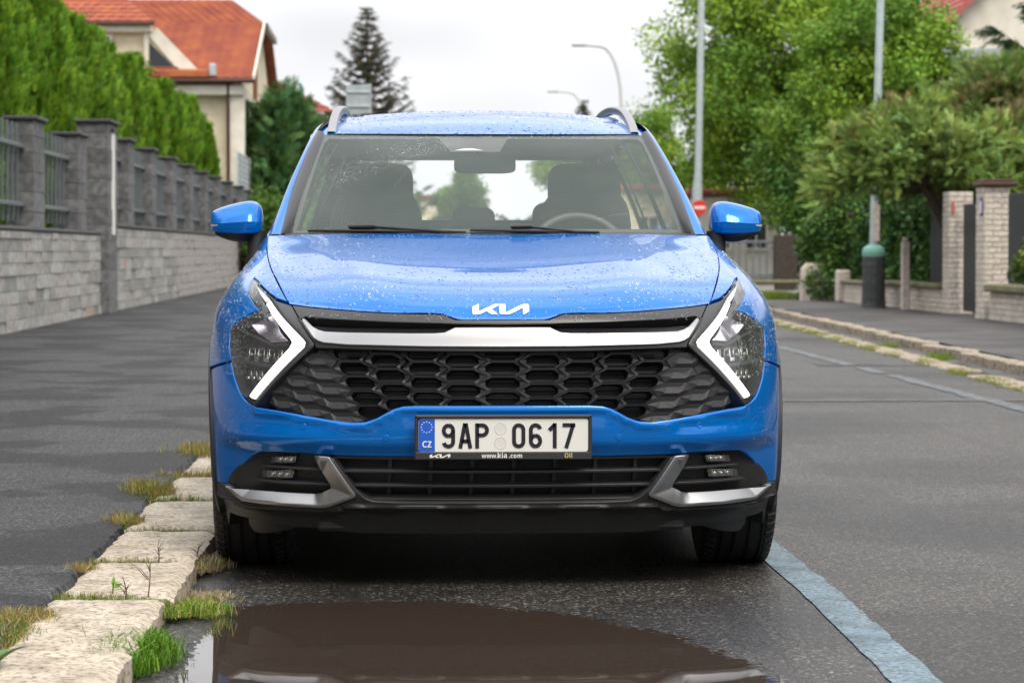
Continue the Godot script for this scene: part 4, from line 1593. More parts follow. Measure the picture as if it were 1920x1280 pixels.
func conifer_mass(label: String, at: Vector3, h: float, rad: float, spires: int, n: int, tone: Color, seed_: int, category := "tree") -> void:
	## a dense yew-like evergreen with several ragged spires
	var r := RandomNumberGenerator.new()
	r.seed = seed_
	var t := thing("evergreen_tree", label, category, at)
	var mb := MB.new()
	mb.tube([Vector3(0, -0.2, 0), Vector3(0, h * 0.6, 0)], [0.16, 0.06], 8)
	part("trunk", mb.mesh(), mats.bark, t)
	var sp := []
	for k in spires:
		var f := TAU * k / spires + r.randf()
		var q := r.randf_range(0.15, 0.6) * rad
		sp.append([Vector3(cos(f) * q, 0, sin(f) * q), h * r.randf_range(0.72, 1.0), rad * r.randf_range(0.4, 0.62)])
	var xf := []
	var cols := []
	for k in n:
		var s: Array = sp[r.randi() % spires]
		var y: float = s[1] * pow(r.randf(), 0.8)
		var u: float = y / s[1]
		var rr: float = s[2] * pow(1.0 - u, 0.6) * (0.75 + 0.25 * sin(u * 17.0 + s[0].x * 9.0)) + 0.05
		var f := r.randf() * TAU
		var p: Vector3 = s[0] + Vector3(cos(f) * rr, y + 0.1, sin(f) * rr)
		var d := (Vector3(cos(f) * 0.8, 0.7, sin(f) * 0.8) + rand_dir(r) * 0.5).normalized()
		xf.append(Transform3D(facing(d, r.randf() * TAU).scaled(Vector3.ONE * r.randf_range(0.8, 1.5)), p))
		cols.append(vary(r, tone, 0.4))
	copies("crown", frond(12, 0.42, 0.16, 0.05, seed_), xf, cols, mats.leaf, t)

func feather_shrub(label: String, at: Vector3, half: Vector3, lift: float, n: int, tones: Array, seed_: int, lean := 0.3, category := "shrub") -> void:
	## a shrub of arching feathery shoots (tamarisk): fine plumes fan out from a leaning stem
	var r := RandomNumberGenerator.new()
	r.seed = seed_
	var t := thing("feathery_shrub", label, category, at)
	var mb := MB.new()
	var xf := []
	var cols := []
	var c := Vector3(0, lift, 0)
	mb.tube([Vector3(lean, -0.1, 0), Vector3(lean * 0.8, lift * 0.45, 0.1), Vector3(lean * 0.3, lift * 0.85, 0), c], [0.11, 0.09, 0.07, 0.04], 8)
	for k in 64:
		var d := rand_dir(r)
		d.y = absf(d.y) * 1.0 - 0.3
		var e := c + Vector3(d.x * half.x, d.y * half.y, d.z * half.z) * r.randf_range(0.55, 1.0)
		var mid := c.lerp(e, 0.5) + Vector3(0, 0.28, 0)
		mb.tube([c + Vector3(0, -0.25, 0), mid, e], [0.03, 0.018, 0.005], 5, false)
		var tone: Color = tones[r.randi() % tones.size()]
		for q in n:
			var v := r.randf_range(0.25, 1.0)
			var p := (c.lerp(mid, v * 2.0) if v < 0.5 else mid.lerp(e, v * 2.0 - 1.0)) + rand_dir(r) * 0.30 * r.randf()
			var dd := ((e - c).normalized() * 0.8 + Vector3(0, 0.25, 0) + rand_dir(r) * 0.85).normalized()
			xf.append(Transform3D(facing(dd, r.randf() * TAU).scaled(Vector3.ONE * r.randf_range(0.7, 1.35)), p))
			cols.append(vary(r, tone, 0.3))
	part("stems", mb.mesh(), mats.bark, t)
	copies("foliage", frond(26, 0.30, 0.05, 0.12, seed_, 0.45), xf, cols, mats.leaf, t)

func ivy(label: String, at: Vector3, size: Vector3, n: int, tones: Array, seed_: int, called := "ivy_hedge", category := "hedge", leaf := 0.085) -> void:
	## a hedge of leaves over a billowing volume
	var r := RandomNumberGenerator.new()
	r.seed = seed_
	var f := FastNoiseLite.new()
	f.seed = seed_
	f.frequency = 0.9
	f.fractal_octaves = 3
	var t := thing(called, label, category, at)
	var xf := []
	var cols := []
	for k in n:
		var p := Vector3(r.randf() - 0.5, r.randf(), r.randf() - 0.5)
		# push to the surface
		var ax := r.randf()
		if ax < 0.45:
			p.x = -0.5
		elif ax < 0.7:
			p.z = 0.5
		elif ax < 0.9:
			p.y = 1.0
		p *= size
		var out := Vector3(-1, 0, 0) if ax < 0.45 else (Vector3(0, 0, 1) if ax < 0.7 else Vector3.UP)
		p += out * (f.get_noise_3dv(p) * 0.55 + r.randf_range(-0.22, 0.08))
		if p.y > size.y * 0.9:
			p.y += f.get_noise_2d(p.x * 2.0, p.z * 2.0) * 0.5
		p.y = maxf(p.y, 0.04)
		xf.append(Transform3D(Basis(rand_dir(r), r.randf() * TAU).scaled(Vector3.ONE * r.randf_range(0.7, 1.3)), p))
		cols.append(vary(r, tones[r.randi() % tones.size()], 0.35))
	var mb := MB.new()
	for k in 7:
		var z := size.z * ((k + 0.5) / 7.0 - 0.5)
		mb.tube([Vector3(0.05, -0.1, z), Vector3(-0.1, size.y * 0.5, z + 0.15), Vector3(0.1, size.y * 0.9, z - 0.1)], [0.045, 0.03, 0.01], 6)
	mb.box(Vector3(0.0, size.y * 0.46, 0), Vector3(size.x * 0.45, size.y * 0.86, size.z * 0.92), 0.05)
	part("stems", mb.mesh(), mats.bark, t)
	copies("foliage", leaf_spray(8, leaf, leaf * 1.5, 0.42, seed_), xf, cols, mats.leaf, t)


func make_vegetation() -> void:
	mats.leaf = leaf_material()
	# clipped thuja hedge behind the left wall: single columns, planted in a row
	var fr := frond(16, 0.30, 0.07, 0.0, 77)
	var protos := []
	for k in 4:
		var s := thuja_mesh_set(900 + k * 13, 4.95, 0.70, 4000)
		var t := thing("thuja", "clipped bright green thuja in the tall hedge behind the stone wall", "hedge tree", Vector3(0, 0, 0), "thuja hedge behind the stone wall")
		var tm := MB.new()
		tm.tube([Vector3(0, -0.1, 0), Vector3(0, 4.3, 0)], [0.07, 0.02], 6)
		tm.lathe([Vector2(0.0, 0.1), Vector2(0.34, 0.15), Vector2(0.36, 3.6), Vector2(0.25, 4.4), Vector2(0.0, 4.6)], 10, Transform3D.IDENTITY)
		part("trunk", tm.mesh(), mats.bark, t)
		copies("crown", fr, s[0], s[1], mats.leaf, t)
		protos.append(t)
	var z := -26.0
	var i := 0
	while z > -74.5:
		var t: Node3D = protos[i] if i < 4 else protos[rng.randi() % 4].duplicate()
		if i >= 4:
			t.name = numbered("thuja")
			add_child(t)
		t.position = Vector3(-6.2 + rng.randf_range(-0.14, 0.14), 0.0, z)
		t.rotation.y = rng.randf() * TAU
		var hs := rng.randf_range(0.94, 1.06) * lerpf(0.965, 0.985, (z + 26.0) / -48.0)
		t.scale = Vector3(rng.randf_range(0.92, 1.1), hs, rng.randf_range(0.92, 1.1))
		t.set_meta("label", "%s clipped green thuja of the tall hedge, counted from the left" % nth(i))
		z -= 1.58
		i += 1
	# yellow-green shrub top peeping over the hedge before the house
	broadleaf("round yellow-green tree top rising over the hedge before the cream house", "tree", Vector3(-7.2, 0, -66.0), 6.1, 2.4, Vector3(1.5, 1.5, 1.5), 26, 60, 0.10, [Color(.16, .21, .03), Color(.12, .18, .03)], 31)
	# bare brown bush at the left roof
	feather_shrub("thin brown twiggy bush top before the left end of the orange roof", Vector3(-10.6, 0, -72.0), Vector3(0.8, 1.4, 0.8), 7.3, 10, [Color(.09, .05, .03)], 33)
	# dark conifers beyond the hedge, left of the car
	conifer_mass("dark green evergreen with ragged spires directly left of the car roof", Vector3(-4.3, 0, -84.0), 6.5, 2.3, 12, 4600, Color(.085, .18, .06), 41)
	conifer_mass("dark evergreen just beyond the end of the thuja hedge", Vector3(-5.9, 0, -86.0), 5.0, 1.25, 6, 1900, Color(.10, .18, .06), 42)
	conifer_mass("slim upright evergreen touching the left roof rail", Vector3(-3.1, 0, -92.0), 5.7, 1.1, 5, 1500, Color(.06, .13, .035), 43)
	ivy("bright green leafy hedge low beside the far end of the left wall", Vector3(-4.0, 0, -76.0), Vector3(1.4, 2.3, 10.0), 3000, [Color(.09, .18, .02), Color(.06, .13, .02)], 44, "garden_hedge", "hedge", 0.10)
	# the tall spruce standing over the roof
	spruce("tall dark spruce with drooping branches against the sky above the car roof", Vector3(-2.2, 0, -141.0), 14.2, 4.1, 2.5, Color(.05, .058, .035), Color(.15, .085, .045), 51, 0.6, 1.7)
	# big maples on the right
	var maple := [Color(.19, .32, .032), Color(.16, .29, .03), Color(.23, .36, .036), Color(.125, .24, .03)]
	var deep := [Color(.09, .18, .025), Color(.06, .14, .025), Color(.13, .23, .025)]
	broadleaf("large bright green maple behind the slim lamp post, leaning over the road", "tree", Vector3(13.3, 0, -84.0), 11.6, 3.0, Vector3(5.0, 4.9, 4.2), 190, 62, 0.16, maple, 61, "", 2)
	broadleaf("yellow-green maple behind the tall lamp post, right of the large maple", "tree", Vector3(10.9, 0, -55.0), 7.4, 2.4, Vector3(2.3, 2.4, 2.0), 70, 60, 0.13, maple, 62)
	broadleaf("darker leafy tree under the large maple, behind the ivy hedge", "tree", Vector3(11.3, 0, -62.0), 5.6, 1.6, Vector3(2.7, 2.3, 2.2), 80, 60, 0.12, deep, 63)
	broadleaf("green tree low behind the right roof rail, left of the large maple", "tree", Vector3(9.6, 0, -98.0), 6.4, 1.8, Vector3(3.1, 2.3, 2.2), 80, 56, 0.14, maple, 64)
	broadleaf("small green tree at the street's end right of the car roof", "tree", Vector3(9.0, 0, -130.0), 7.6, 2.2, Vector3(3.0, 2.4, 2.4), 60, 54, 0.16, maple, 65)
	spruce("little dark conifer top right of the roof, nearest the far lamp", Vector3(9.3, 0, -140.0), 8.9, 0.9, 2.0, Color(.03, .05, .02), Color(.06, .06, .02), 66, 0.5, 1.0)
	spruce("small pointed conifer behind the roof line, left of the roof rail", Vector3(11.4, 0, -170.0), 10.8, 1.0, 2.0, Color(.03, .045, .02), Color(.05, .05, .02), 67, 0.5, 1.0)
	# feathery tamarisk and its neighbours over the right wall
	var fea := [Color(.23, .34, .08), Color(.29, .38, .12), Color(.17, .29, .06), Color(.20, .30, .08), Color(.25, .35, .09), Color(.19, .17, .07)]
	feather_shrub("large feathery green tamarisk spreading over the brick wall and lamp post", Vector3(7.65, 0, -34.6), Vector3(1.95, 1.4, 1.2), 2.25, 210, fea, 71, 0.9)
	feather_shrub("lower drooping part of feathery tamarisk beside the brick piers", Vector3(9.3, 0, -35.4), Vector3(1.5, 1.2, 1.2), 2.2, 170, fea, 72)
	feather_shrub("brownish feathery bush at the right edge above the brick pier", Vector3(9.7, 0, -37.2), Vector3(2.1, 1.5, 1.3), 3.15, 170, [Color(.19, .27, .08), Color(.22, .2, .09), Color(.16, .25, .06)], 73)
	broadleaf("low leafy bush with reddish leaves behind the right-hand pier", "bush", Vector3(10.0, 0, -34.2), 2.7, 0.8, Vector3(1.0, 0.9, 0.9), 24, 60, 0.07, [Color(.07, .13, .02), Color(.11, .15, .03), Color(.16, .08, .04)], 74)
	broadleaf("leafy twig bush growing before the dark fence at the right edge", "bush", Vector3(7.55, 0.1, -25.4), 1.35, 0.3, Vector3(0.32, 0.45, 0.5), 12, 36, 0.06, [Color(.08, .15, .02), Color(.12, .18, .03)], 75)
	spruce("dark spruce reaching in at the upper right corner", Vector3(12.3, 0, -40.0), 6.8, 2.6, 3.6, Color(.03, .07, .028), Color(.06, .035, .02), 76, 0.42, 3.2)
	# ivy over the fence
	ivy("dense dark ivy hedge over the fence behind the lamp post", Vector3(8.95, 0.1, -39.6), Vector3(1.1, 1.75, 8.4), 9500, [Color(.04, .10, .03), Color(.06, .135, .035), Color(.085, .17, .035)], 81)
	ivy("bright leafy bulge at the left end of the ivy hedge", Vector3(8.4, 0.1, -45.2), Vector3(1.2, 1.9, 1.8), 2600, [Color(.09, .18, .03), Color(.055, .125, .03)], 82)
	# the street goes on beside and behind the camera; the car's sides and nose mirror it
	ivy("clipped thuja hedge continuing beside the car, left of the picture", Vector3(-6.2, 0, -3.0), Vector3(1.6, 4.9, 42.0), 5200, [Color(.12, .25, .02), Color(.08, .18, .018)], 96, "thuja_hedge", "hedge", 0.2)
	ivy("garden hedge continuing along the right pavement, right of the picture", Vector3(9.0, 0.1, 0.0), Vector3(1.8, 2.9, 44.0), 5200, [Color(.06, .135, .03), Color(.09, .17, .03)], 97, "garden_hedge", "hedge", 0.2)
	broadleaf("street tree behind the camera on the right", "tree", Vector3(9.5, 0, 21.0), 9.0, 2.4, Vector3(3.4, 3.4, 3.4), 60, 40, 0.22, maple, 98)
	broadleaf("street tree behind the camera on the left", "tree", Vector3(-8.0, 0, 30.0), 8.0, 2.4, Vector3(3.0, 3.0, 3.0), 50, 40, 0.22, deep, 99)
	broadleaf("garden tree right of the picture beside the road", "tree", Vector3(11.5, 0, -8.0), 8.0, 2.2, Vector3(3.2, 3.0, 3.2), 60, 40, 0.22, maple, 100)
	# street end
	broadleaf("round green tree at the end of the street seen through the rear window", "tree", Vector3(2.6, 0, -140.0), 5.2, 1.2, Vector3(1.6, 1.8, 1.6), 40, 60, 0.16, deep, 91)
	broadleaf("green tree on the left at the end of the street seen through the rear window", "tree", Vector3(-1.2, 0, -132.0), 5.0, 1.0, Vector3(1.8, 1.9, 1.6), 40, 60, 0.16, [Color(.06, .13, .02), Color(.09, .16, .02)], 92)
	ivy("low hedge closing the far end of the street", Vector3(3.0, 0, -152.0), Vector3(30.0, 2.4, 2.0), 3000, [Color(.03, .07, .02), Color(.05, .1, .02)], 93, "garden_hedge", "hedge", 0.22)
	# grassy verge below the far railing
	var vg := grass_patch(Vector3(6.9, 0.1, -47.5), Vector2(1.4, 4.5), 1500, 0.14, [Color(.12, .19, .02), Color(.16, .2, .03)], 95)
	vg.name = "grass_verge"
	vg.set_meta("kind", "stuff")
	vg.set_meta("label", "grassy verge along the foot of the far railing")
	vg.set_meta("category", "grass")

func blade_mesh(seed_: int, n := 5) -> ArrayMesh:
	var r := RandomNumberGenerator.new()
	r.seed = seed_
	var st := SurfaceTool.new()
	st.begin(Mesh.PRIMITIVE_TRIANGLES)
	for k in n:
		var f := r.randf() * TAU
		var d := Vector3(cos(f), 0, sin(f))
		var b := Vector3(r.randf_range(-0.25, 0.25), 0, r.randf_range(-0.25, 0.25))
		var h := r.randf_range(0.5, 1.1)
		var lean := r.randf_range(0.1, 0.75)
		var w := d.cross(Vector3.UP) * 0.024
		var m := b + Vector3(0, h * 0.6, 0) + d * lean * 0.3
		var t := b + Vector3(0, h * (1.0 - lean * 0.35), 0) + d * lean
		for p in [b - w, b + w, m + w * 0.8, b - w, m + w * 0.8, m - w * 0.8, m - w * 0.8, m + w * 0.8, t]:
			st.add_vertex(p)
	st.generate_normals()
	return st.commit()

func grass_patch(at: Vector3, size: Vector2, n: int, h: float, tones: Array, seed_: int) -> MultiMeshInstance3D:
	var r := RandomNumberGenerator.new()
	r.seed = seed_
	var xf := []
	var cols := []
	for k in n:
		var p := at + Vector3(r.randf_range(-0.5, 0.5) * size.x, 0, r.randf_range(-0.5, 0.5) * size.y)
		xf.append(Transform3D(Basis(Vector3.UP, r.randf() * TAU).scaled(Vector3.ONE * h * r.randf_range(0.5, 1.3)), p))
		cols.append(vary(r, tones[r.randi() % tones.size()], 0.3))
	return copies("grass_patch", blade_mesh(seed_), xf, cols, mats.leaf, self)


# ---------------------------------------------------------------- the car

# horizontal slices through the body skin: at each height, points (x, z) from the middle of the nose round the side to the tail
const LEVELS := [0.18, 0.3, 0.45, 0.6, 0.74, 0.85, 0.95, 1.03, 1.1]
const SLICES := [
	[0, -0.1, 0.2, -0.105, 0.4, -0.125, 0.54, -0.155, 0.645, -0.195, 0.725, -0.25, 0.79, -0.325, 0.84, -0.41, 0.878, -0.5, 0.9, -0.6, 0.91, -0.72, 0.915, -0.88, 0.912, -1.2, 0.905, -2, 0.905, -3, 0.91, -3.6, 0.88, -4.1, 0.78, -4.36, 0.5, -4.42, 0, -4.44],
	[0, -0.03, 0.2, -0.036, 0.4, -0.058, 0.55, -0.09, 0.66, -0.13, 0.745, -0.19, 0.812, -0.268, 0.864, -0.356, 0.9, -0.458, 0.925, -0.575, 0.936, -0.7, 0.94, -0.88, 0.935, -1.2, 0.928, -2, 0.928, -3, 0.932, -3.6, 0.9, -4.1, 0.8, -4.4, 0.5, -4.47, 0, -4.49],
	[0, -0.005, 0.2, -0.011, 0.4, -0.035, 0.55, -0.068, 0.66, -0.108, 0.746, -0.168, 0.816, -0.248, 0.869, -0.34, 0.906, -0.445, 0.931, -0.567, 0.942, -0.7, 0.945, -0.88, 0.94, -1.2, 0.932, -2, 0.932, -3, 0.936, -3.6, 0.905, -4.1, 0.81, -4.41, 0.5, -4.49, 0, -4.51],
	[0, -0.012, 0.2, -0.018, 0.4, -0.042, 0.55, -0.076, 0.66, -0.118, 0.745, -0.18, 0.814, -0.262, 0.867, -0.353, 0.905, -0.455, 0.93, -0.574, 0.942, -0.705, 0.945, -0.88, 0.94, -1.2, 0.933, -2, 0.933, -3, 0.937, -3.6, 0.905, -4.1, 0.81, -4.4, 0.5, -4.48, 0, -4.5],
	[0, -0.042, 0.2, -0.048, 0.4, -0.074, 0.55, -0.115, 0.66, -0.168, 0.743, -0.24, 0.81, -0.325, 0.862, -0.418, 0.9, -0.515, 0.927, -0.62, 0.94, -0.735, 0.944, -0.89, 0.938, -1.2, 0.933, -2, 0.933, -3, 0.936, -3.6, 0.9, -4.1, 0.8, -4.38, 0.5, -4.46, 0, -4.48],
	[0, -0.065, 0.2, -0.073, 0.4, -0.107, 0.55, -0.165, 0.66, -0.235, 0.74, -0.315, 0.802, -0.4, 0.85, -0.488, 0.885, -0.578, 0.911, -0.672, 0.926, -0.775, 0.931, -0.91, 0.927, -1.2, 0.93, -2, 0.93, -3, 0.932, -3.6, 0.895, -4.08, 0.79, -4.34, 0.5, -4.42, 0, -4.44],
	[0, -0.26, 0.2, -0.27, 0.4, -0.31, 0.56, -0.37, 0.67, -0.43, 0.735, -0.49, 0.785, -0.555, 0.822, -0.63, 0.848, -0.71, 0.866, -0.79, 0.876, -0.87, 0.881, -0.97, 0.884, -1.2, 0.91, -2, 0.912, -3, 0.912, -3.6, 0.87, -4.05, 0.77, -4.28, 0.5, -4.36, 0, -4.38],
	[0, -0.66, 0.2, -0.67, 0.4, -0.7, 0.58, -0.74, 0.69, -0.79, 0.735, -0.835, 0.767, -0.88, 0.788, -0.93, 0.802, -0.975, 0.811, -1.02, 0.817, -1.06, 0.822, -1.12, 0.832, -1.28, 0.875, -2, 0.878, -3, 0.875, -3.6, 0.83, -4.02, 0.74, -4.22, 0.5, -4.3, 0, -4.32],
	[0, -1.2, 0.2, -1.205, 0.4, -1.225, 0.6, -1.25, 0.72, -1.28, 0.752, -1.295, 0.765, -1.31, 0.773, -1.33, 0.779, -1.35, 0.784, -1.37, 0.789, -1.39, 0.794, -1.42, 0.803, -1.5, 0.84, -2, 0.845, -3, 0.84, -3.6, 0.79, -4, 0.71, -4.18, 0.5, -4.26, 0, -4.28],
]
var arc := PackedFloat32Array()
var grid := []

func setup_body() -> void:
	for row in SLICES:
		grid.append(pts2(row))
	arc.append(0.0)
	for k in range(1, grid[3].size()):
		arc.append(arc[k - 1] + grid[3][k].distance_to(grid[3][k - 1]))

func herm(p0: Vector2, p1: Vector2, p2: Vector2, p3: Vector2, x0: float, x1: float, x2: float, x3: float, t: float) -> Vector2:
	var h := x2 - x1
	var m1 := (p2 - p0) / (x2 - x0)
	var m2 := (p3 - p1) / (x3 - x1)
	var t2 := t * t
	var t3 := t2 * t
	return p1 * (2 * t3 - 3 * t2 + 1) + m1 * h * (t3 - 2 * t2 + t) + p2 * (3 * t2 - 2 * t3) + m2 * h * (t3 - t2)

func skin(s: float, y: float) -> Vector3:
	## the body skin: s metres round the car from the middle of the nose (negative: image left), y height
	var a := minf(absf(s), arc[-1] - 0.0001)
	var n := arc.size()
	var i := clampi(arc.bsearch(a) - 1, 0, n - 2)
	var t := (a - arc[i]) / (arc[i + 1] - arc[i])
	var L := LEVELS.size()
	var j := 0
	while j < L - 2 and y > LEVELS[j + 1]:
		j += 1
	var tj: float = clampf((y - LEVELS[j]) / (LEVELS[j + 1] - LEVELS[j]), -0.8, 1.6)
	var q := []
	for l in range(j - 1, j + 3):
		var c: PackedVector2Array = grid[clampi(l, 0, L - 1)]
		var p0 := c[i - 1] if i > 0 else Vector2(-c[1].x, c[1].y)
		var x0 := arc[i - 1] if i > 0 else -arc[1]
		var p3 := c[i + 2] if i + 2 < n else c[i + 1] * 2.0 - c[i]
		var x3 := arc[i + 2] if i + 2 < n else arc[i + 1] * 2.0 - arc[i]
		q.append(herm(p0, c[i], c[i + 1], p3, x0, arc[i], arc[i + 1], x3, t))
	var y1: float = LEVELS[j]
	var y2: float = LEVELS[j + 1]
	var y0: float = LEVELS[j - 1] if j > 0 else 2.0 * y1 - y2
	var y3: float = LEVELS[j + 2] if j + 2 < L else 2.0 * y2 - y1
	if j == 0:
		q[0] = q[1] * 2.0 - q[2]
	if j + 2 >= L:
		q[3] = q[2] * 2.0 - q[1]
	var r := herm(q[0], q[1], q[2], q[3], y0, y1, y2, y3, tj)
	return Vector3(-r.x if s < 0 else r.x, y, r.y)

func skin_out(s: float, y: float) -> Vector3:
	var e := 0.004
	var a := skin(s + e, y) - skin(s - e, y)
	var b := skin(s, y + e) - skin(s, y - e)
	var o := a.cross(b).normalized()
	var h := skin(s, y) - Vector3(0, 0.5, -2.2)
	return -o if o.dot(h) < 0 else o

func on_skin(off: Callable) -> Callable:
	## a surface parallel to the skin, off(p) metres outside it
	return func(p: Vector2) -> Vector3:
		var o: float = off.call(p)
		var b := skin(p.x, p.y)
		if absf(o) < 1e-5:
			return b
		var n := skin_out(p.x, p.y)
		n.y = 0.0
		return b + n.normalized() * o

func level(o: float) -> Callable:
	return func(_p: Vector2) -> float: return o

func skin_hint(p: Vector2) -> Vector3:
	return skin(p.x, clampf(p.y, 0.2, 1.05)) - Vector3(0, 0.45, -2.2)

func skin_panel(mb: MB, poly: PackedVector2Array, off: Callable, cell := 0.03, thick := 0.03, bevel := 0.0) -> void:
	mb.panel(poly, on_skin(off), skin_hint, cell, thick, bevel)

func both(a: Array) -> PackedVector2Array:
	## half an outline from the middle outwards and back to the middle -> the whole outline
	var h := pts2(a)
	var o := PackedVector2Array()
	for p in h:
		o.append(p)
	for k in range(h.size() - 1, -1, -1):
		if absf(h[k].x) > 0.001:
			o.append(Vector2(-h[k].x, h[k].y))
	return o

func flip(a: PackedVector2Array) -> PackedVector2Array:
	var o := PackedVector2Array()
	for p in a:
		o.append(Vector2(-p.x, p.y))
	return o

const AXLE := 1.568      # where the front axle is, measured round the skin
const REAR_AXLE := 4.245

func arch(c: float, r: float, f0: float, f1: float, n: int) -> Array:
	## points of a wheel arch on the skin, angles in degrees from the nose side
	var o := []
	for k in n + 1:
		var f := deg_to_rad(lerpf(f0, f1, float(k) / n))
		o.append_array([c - cos(f) * r, 0.345 + sin(f) * r])
	return o

# hood: rows from the front edge to the windscreen: centre (z, y), side seam (x, z, y)
const HOOD_C := [[-0.062, 0.8414], [-0.073, 0.856], [-0.102, 0.880], [-0.152, 0.907], [-0.232, 0.935], [-0.36, 0.964], [-0.53, 0.993], [-0.74, 1.028], [-0.98, 1.067], [-1.16, 1.098], [-1.26, 1.114]]
const HOOD_E := [[0.664, -0.286, 0.886], [0.670, -0.303, 0.894], [0.676, -0.325, 0.903], [0.685, -0.362, 0.918], [0.698, -0.42, 0.939], [0.711, -0.49, 0.958], [0.728, -0.592, 0.981], [0.746, -0.735, 1.008], [0.763, -0.93, 1.041], [0.777, -1.2, 1.078], [0.783, -1.405, 1.106]]

func hood(u: float, v: float) -> Vector3:
	## u -1..1 across, v 0..1 from the front edge to the windscreen
	var f := clampf(v, 0.0, 1.0) * 10.0
	var rows := [0, 1, 2, 3, 4, 5, 6, 7, 8, 9, 10]
	var at := func(src: Array, c: int) -> float:
		var ys := []
		for r in src:
			ys.append(r[c])
		return table(rows, ys, f)
	var a := absf(u)
	var zc: float = at.call(HOOD_C, 0)
	var yc: float = at.call(HOOD_C, 1)
	var xe: float = at.call(HOOD_E, 0)
	var ze: float = at.call(HOOD_E, 1)
	var ye: float = at.call(HOOD_E, 2)
	var k := a * a * (0.55 + 0.45 * a)
	var z := lerpf(zc, ze, k)
	# a raised middle with soft shoulders that fade out towards the windscreen
	var bulge := exp(-pow((a - 0.62) / 0.2, 2.0)) * 0.011 * sin(PI * clampf((v - 0.12) / 0.86, 0.0, 1.0))
	var dip := exp(-pow((a - 0.86) / 0.10, 2.0)) * 0.010 * smoothstep(0.45, 0.75, v) * (1.0 - smoothstep(0.86, 1.0, v))
	var y := lerpf(yc, ye, a * a * a * (1.3 - 0.3 * a)) + bulge - dip
	# the nose: the front edge follows the trim, lower in the middle
	if v < 0.2:
		var w := 1.0 - v / 0.2
		w = w * w
		var edge: float = table([0.0, 0.12, 0.205, 0.285, 0.5, 0.65, 0.88, 1.0], [0.8414, 0.8414, 0.8424, 0.8594, 0.8615, 0.866, 0.877, 0.886], a)
		y = lerpf(y, edge + v * 0.14, w)
		var zs := skin(a * xe, edge).z
		z = lerpf(z, zs - v * 0.35, w * 0.85)
	return Vector3(u * xe, y, z)

func screen(p: Vector2) -> Vector3:
	## windscreen surface: p.x -1..1 across, p.y 0 (bottom) .. 1 (top)
	var u := p.x
	var b := Vector3(0.720 * u, 1.104, -1.215 - 0.285 * u * u)
	var t := Vector3(0.606 * u, 1.492 + 0.006 * u * u, -1.95 - 0.15 * u * u)
	return b.lerp(t, p.y) + Vector3(0, 0.85, 0.53) * 0.028 * 4.0 * p.y * (1.0 - p.y) * (1.0 - 0.4 * u * u)

func roof(a: float, b: float) -> Vector3:
	## a: distance across (-0.7..0.7), b: 0 front .. 1 tail
	var x := clampf(absf(a), 0.0, 0.75)
	var zz := [0.0, 0.12, 0.25, 0.4, 0.55, 0.7, 0.85, 1.0]
	var y: float = table(zz, [1.490, 1.558, 1.601, 1.622, 1.624, 1.605, 1.566, 1.51], b)
	var z: float = lerpf(-1.93, -4.28, b)
	z -= 0.165 * pow(x / 0.606, 2.0) * maxf(0.0, 1.0 - b * 2.2)
	var w := smoothstep(0.0, 0.22, b)
	y -= w * 0.02 * pow(x / 0.5, 2.0)
	var over := maxf(0.0, x - 0.545)
	y -= over * over * lerpf(1.6, 4.6, w)
	y += (1.0 - w) * 0.008 * pow(x / 0.606, 2.0)
	# long dents beside the rails
	y -= w * 0.006 * exp(-pow((x - 0.49) / 0.03, 2.0))
	return Vector3(a, y, z)

func glyph(mb: MB, pts: Array, width: float, at: Vector3, sc: Vector2, depth: float) -> void:
	## a pressed character drawn as a stroke of constant width
	var line := PackedVector2Array()
	for k in range(0, pts.size(), 2):
		line.append(Vector2(pts[k] * sc.x, pts[k + 1] * sc.y))
	for poly in Geometry2D.offset_polyline(line, width / 2.0, Geometry2D.JOIN_MITER, Geometry2D.END_BUTT):
		if not Geometry2D.is_polygon_clockwise(poly):
			mb.prism(Array(poly), Vector3(0, 0, 1), Vector3.RIGHT, Vector3.UP, at, depth)

func ring(cx: float, cy: float, rx: float, ry: float, f0: float, f1: float, n: int) -> Array:
	var o := []
	for k in n + 1:
		var f := deg_to_rad(lerpf(f0, f1, float(k) / n))
		o.append_array([cx + cos(f) * rx, cy + sin(f) * ry])
	return o

func text_part(called: String, parent: Node3D, words: String, size: float, at: Vector3, squeeze: float, m: Material, bold := true) -> MeshInstance3D:
	var f := SystemFont.new()
	f.font_names = PackedStringArray(["Droid Sans"])
	f.font_weight = 700 if bold else 400
	var t := TextMesh.new()
	t.font = f
	t.text = words
	t.font_size = 64
	t.pixel_size = size / 64.0
	t.depth = 0.0012
	t.curve_step = 0.5
	return part(called, t, m, parent, Transform3D(Basis.from_scale(Vector3(squeeze, 1, 1)), at))

const EMBLEM := [210, 290, 375, 215, 385, 225, 385, 395, 780, 225, 820, 212, 1040, 215, 1065, 240, 1065, 425, 1460, 245, 1540, 220, 1640, 220, 1670, 260, 1670, 410, 1520, 490, 1505, 475, 1500, 325, 1180, 475, 1150, 485, 930, 485, 905, 460, 895, 260, 710, 345, 860, 470, 845, 485, 690, 485, 575, 405, 410, 480, 380, 485, 240, 485, 210, 455]

func emblem(width: float) -> PackedVector2Array:
	var o := PackedVector2Array()
	for k in range(0, EMBLEM.size(), 2):
		o.append(Vector2((EMBLEM[k] - 940.0) / 1460.0 * width, (350.0 - EMBLEM[k + 1]) / 1460.0 * width))
	return o

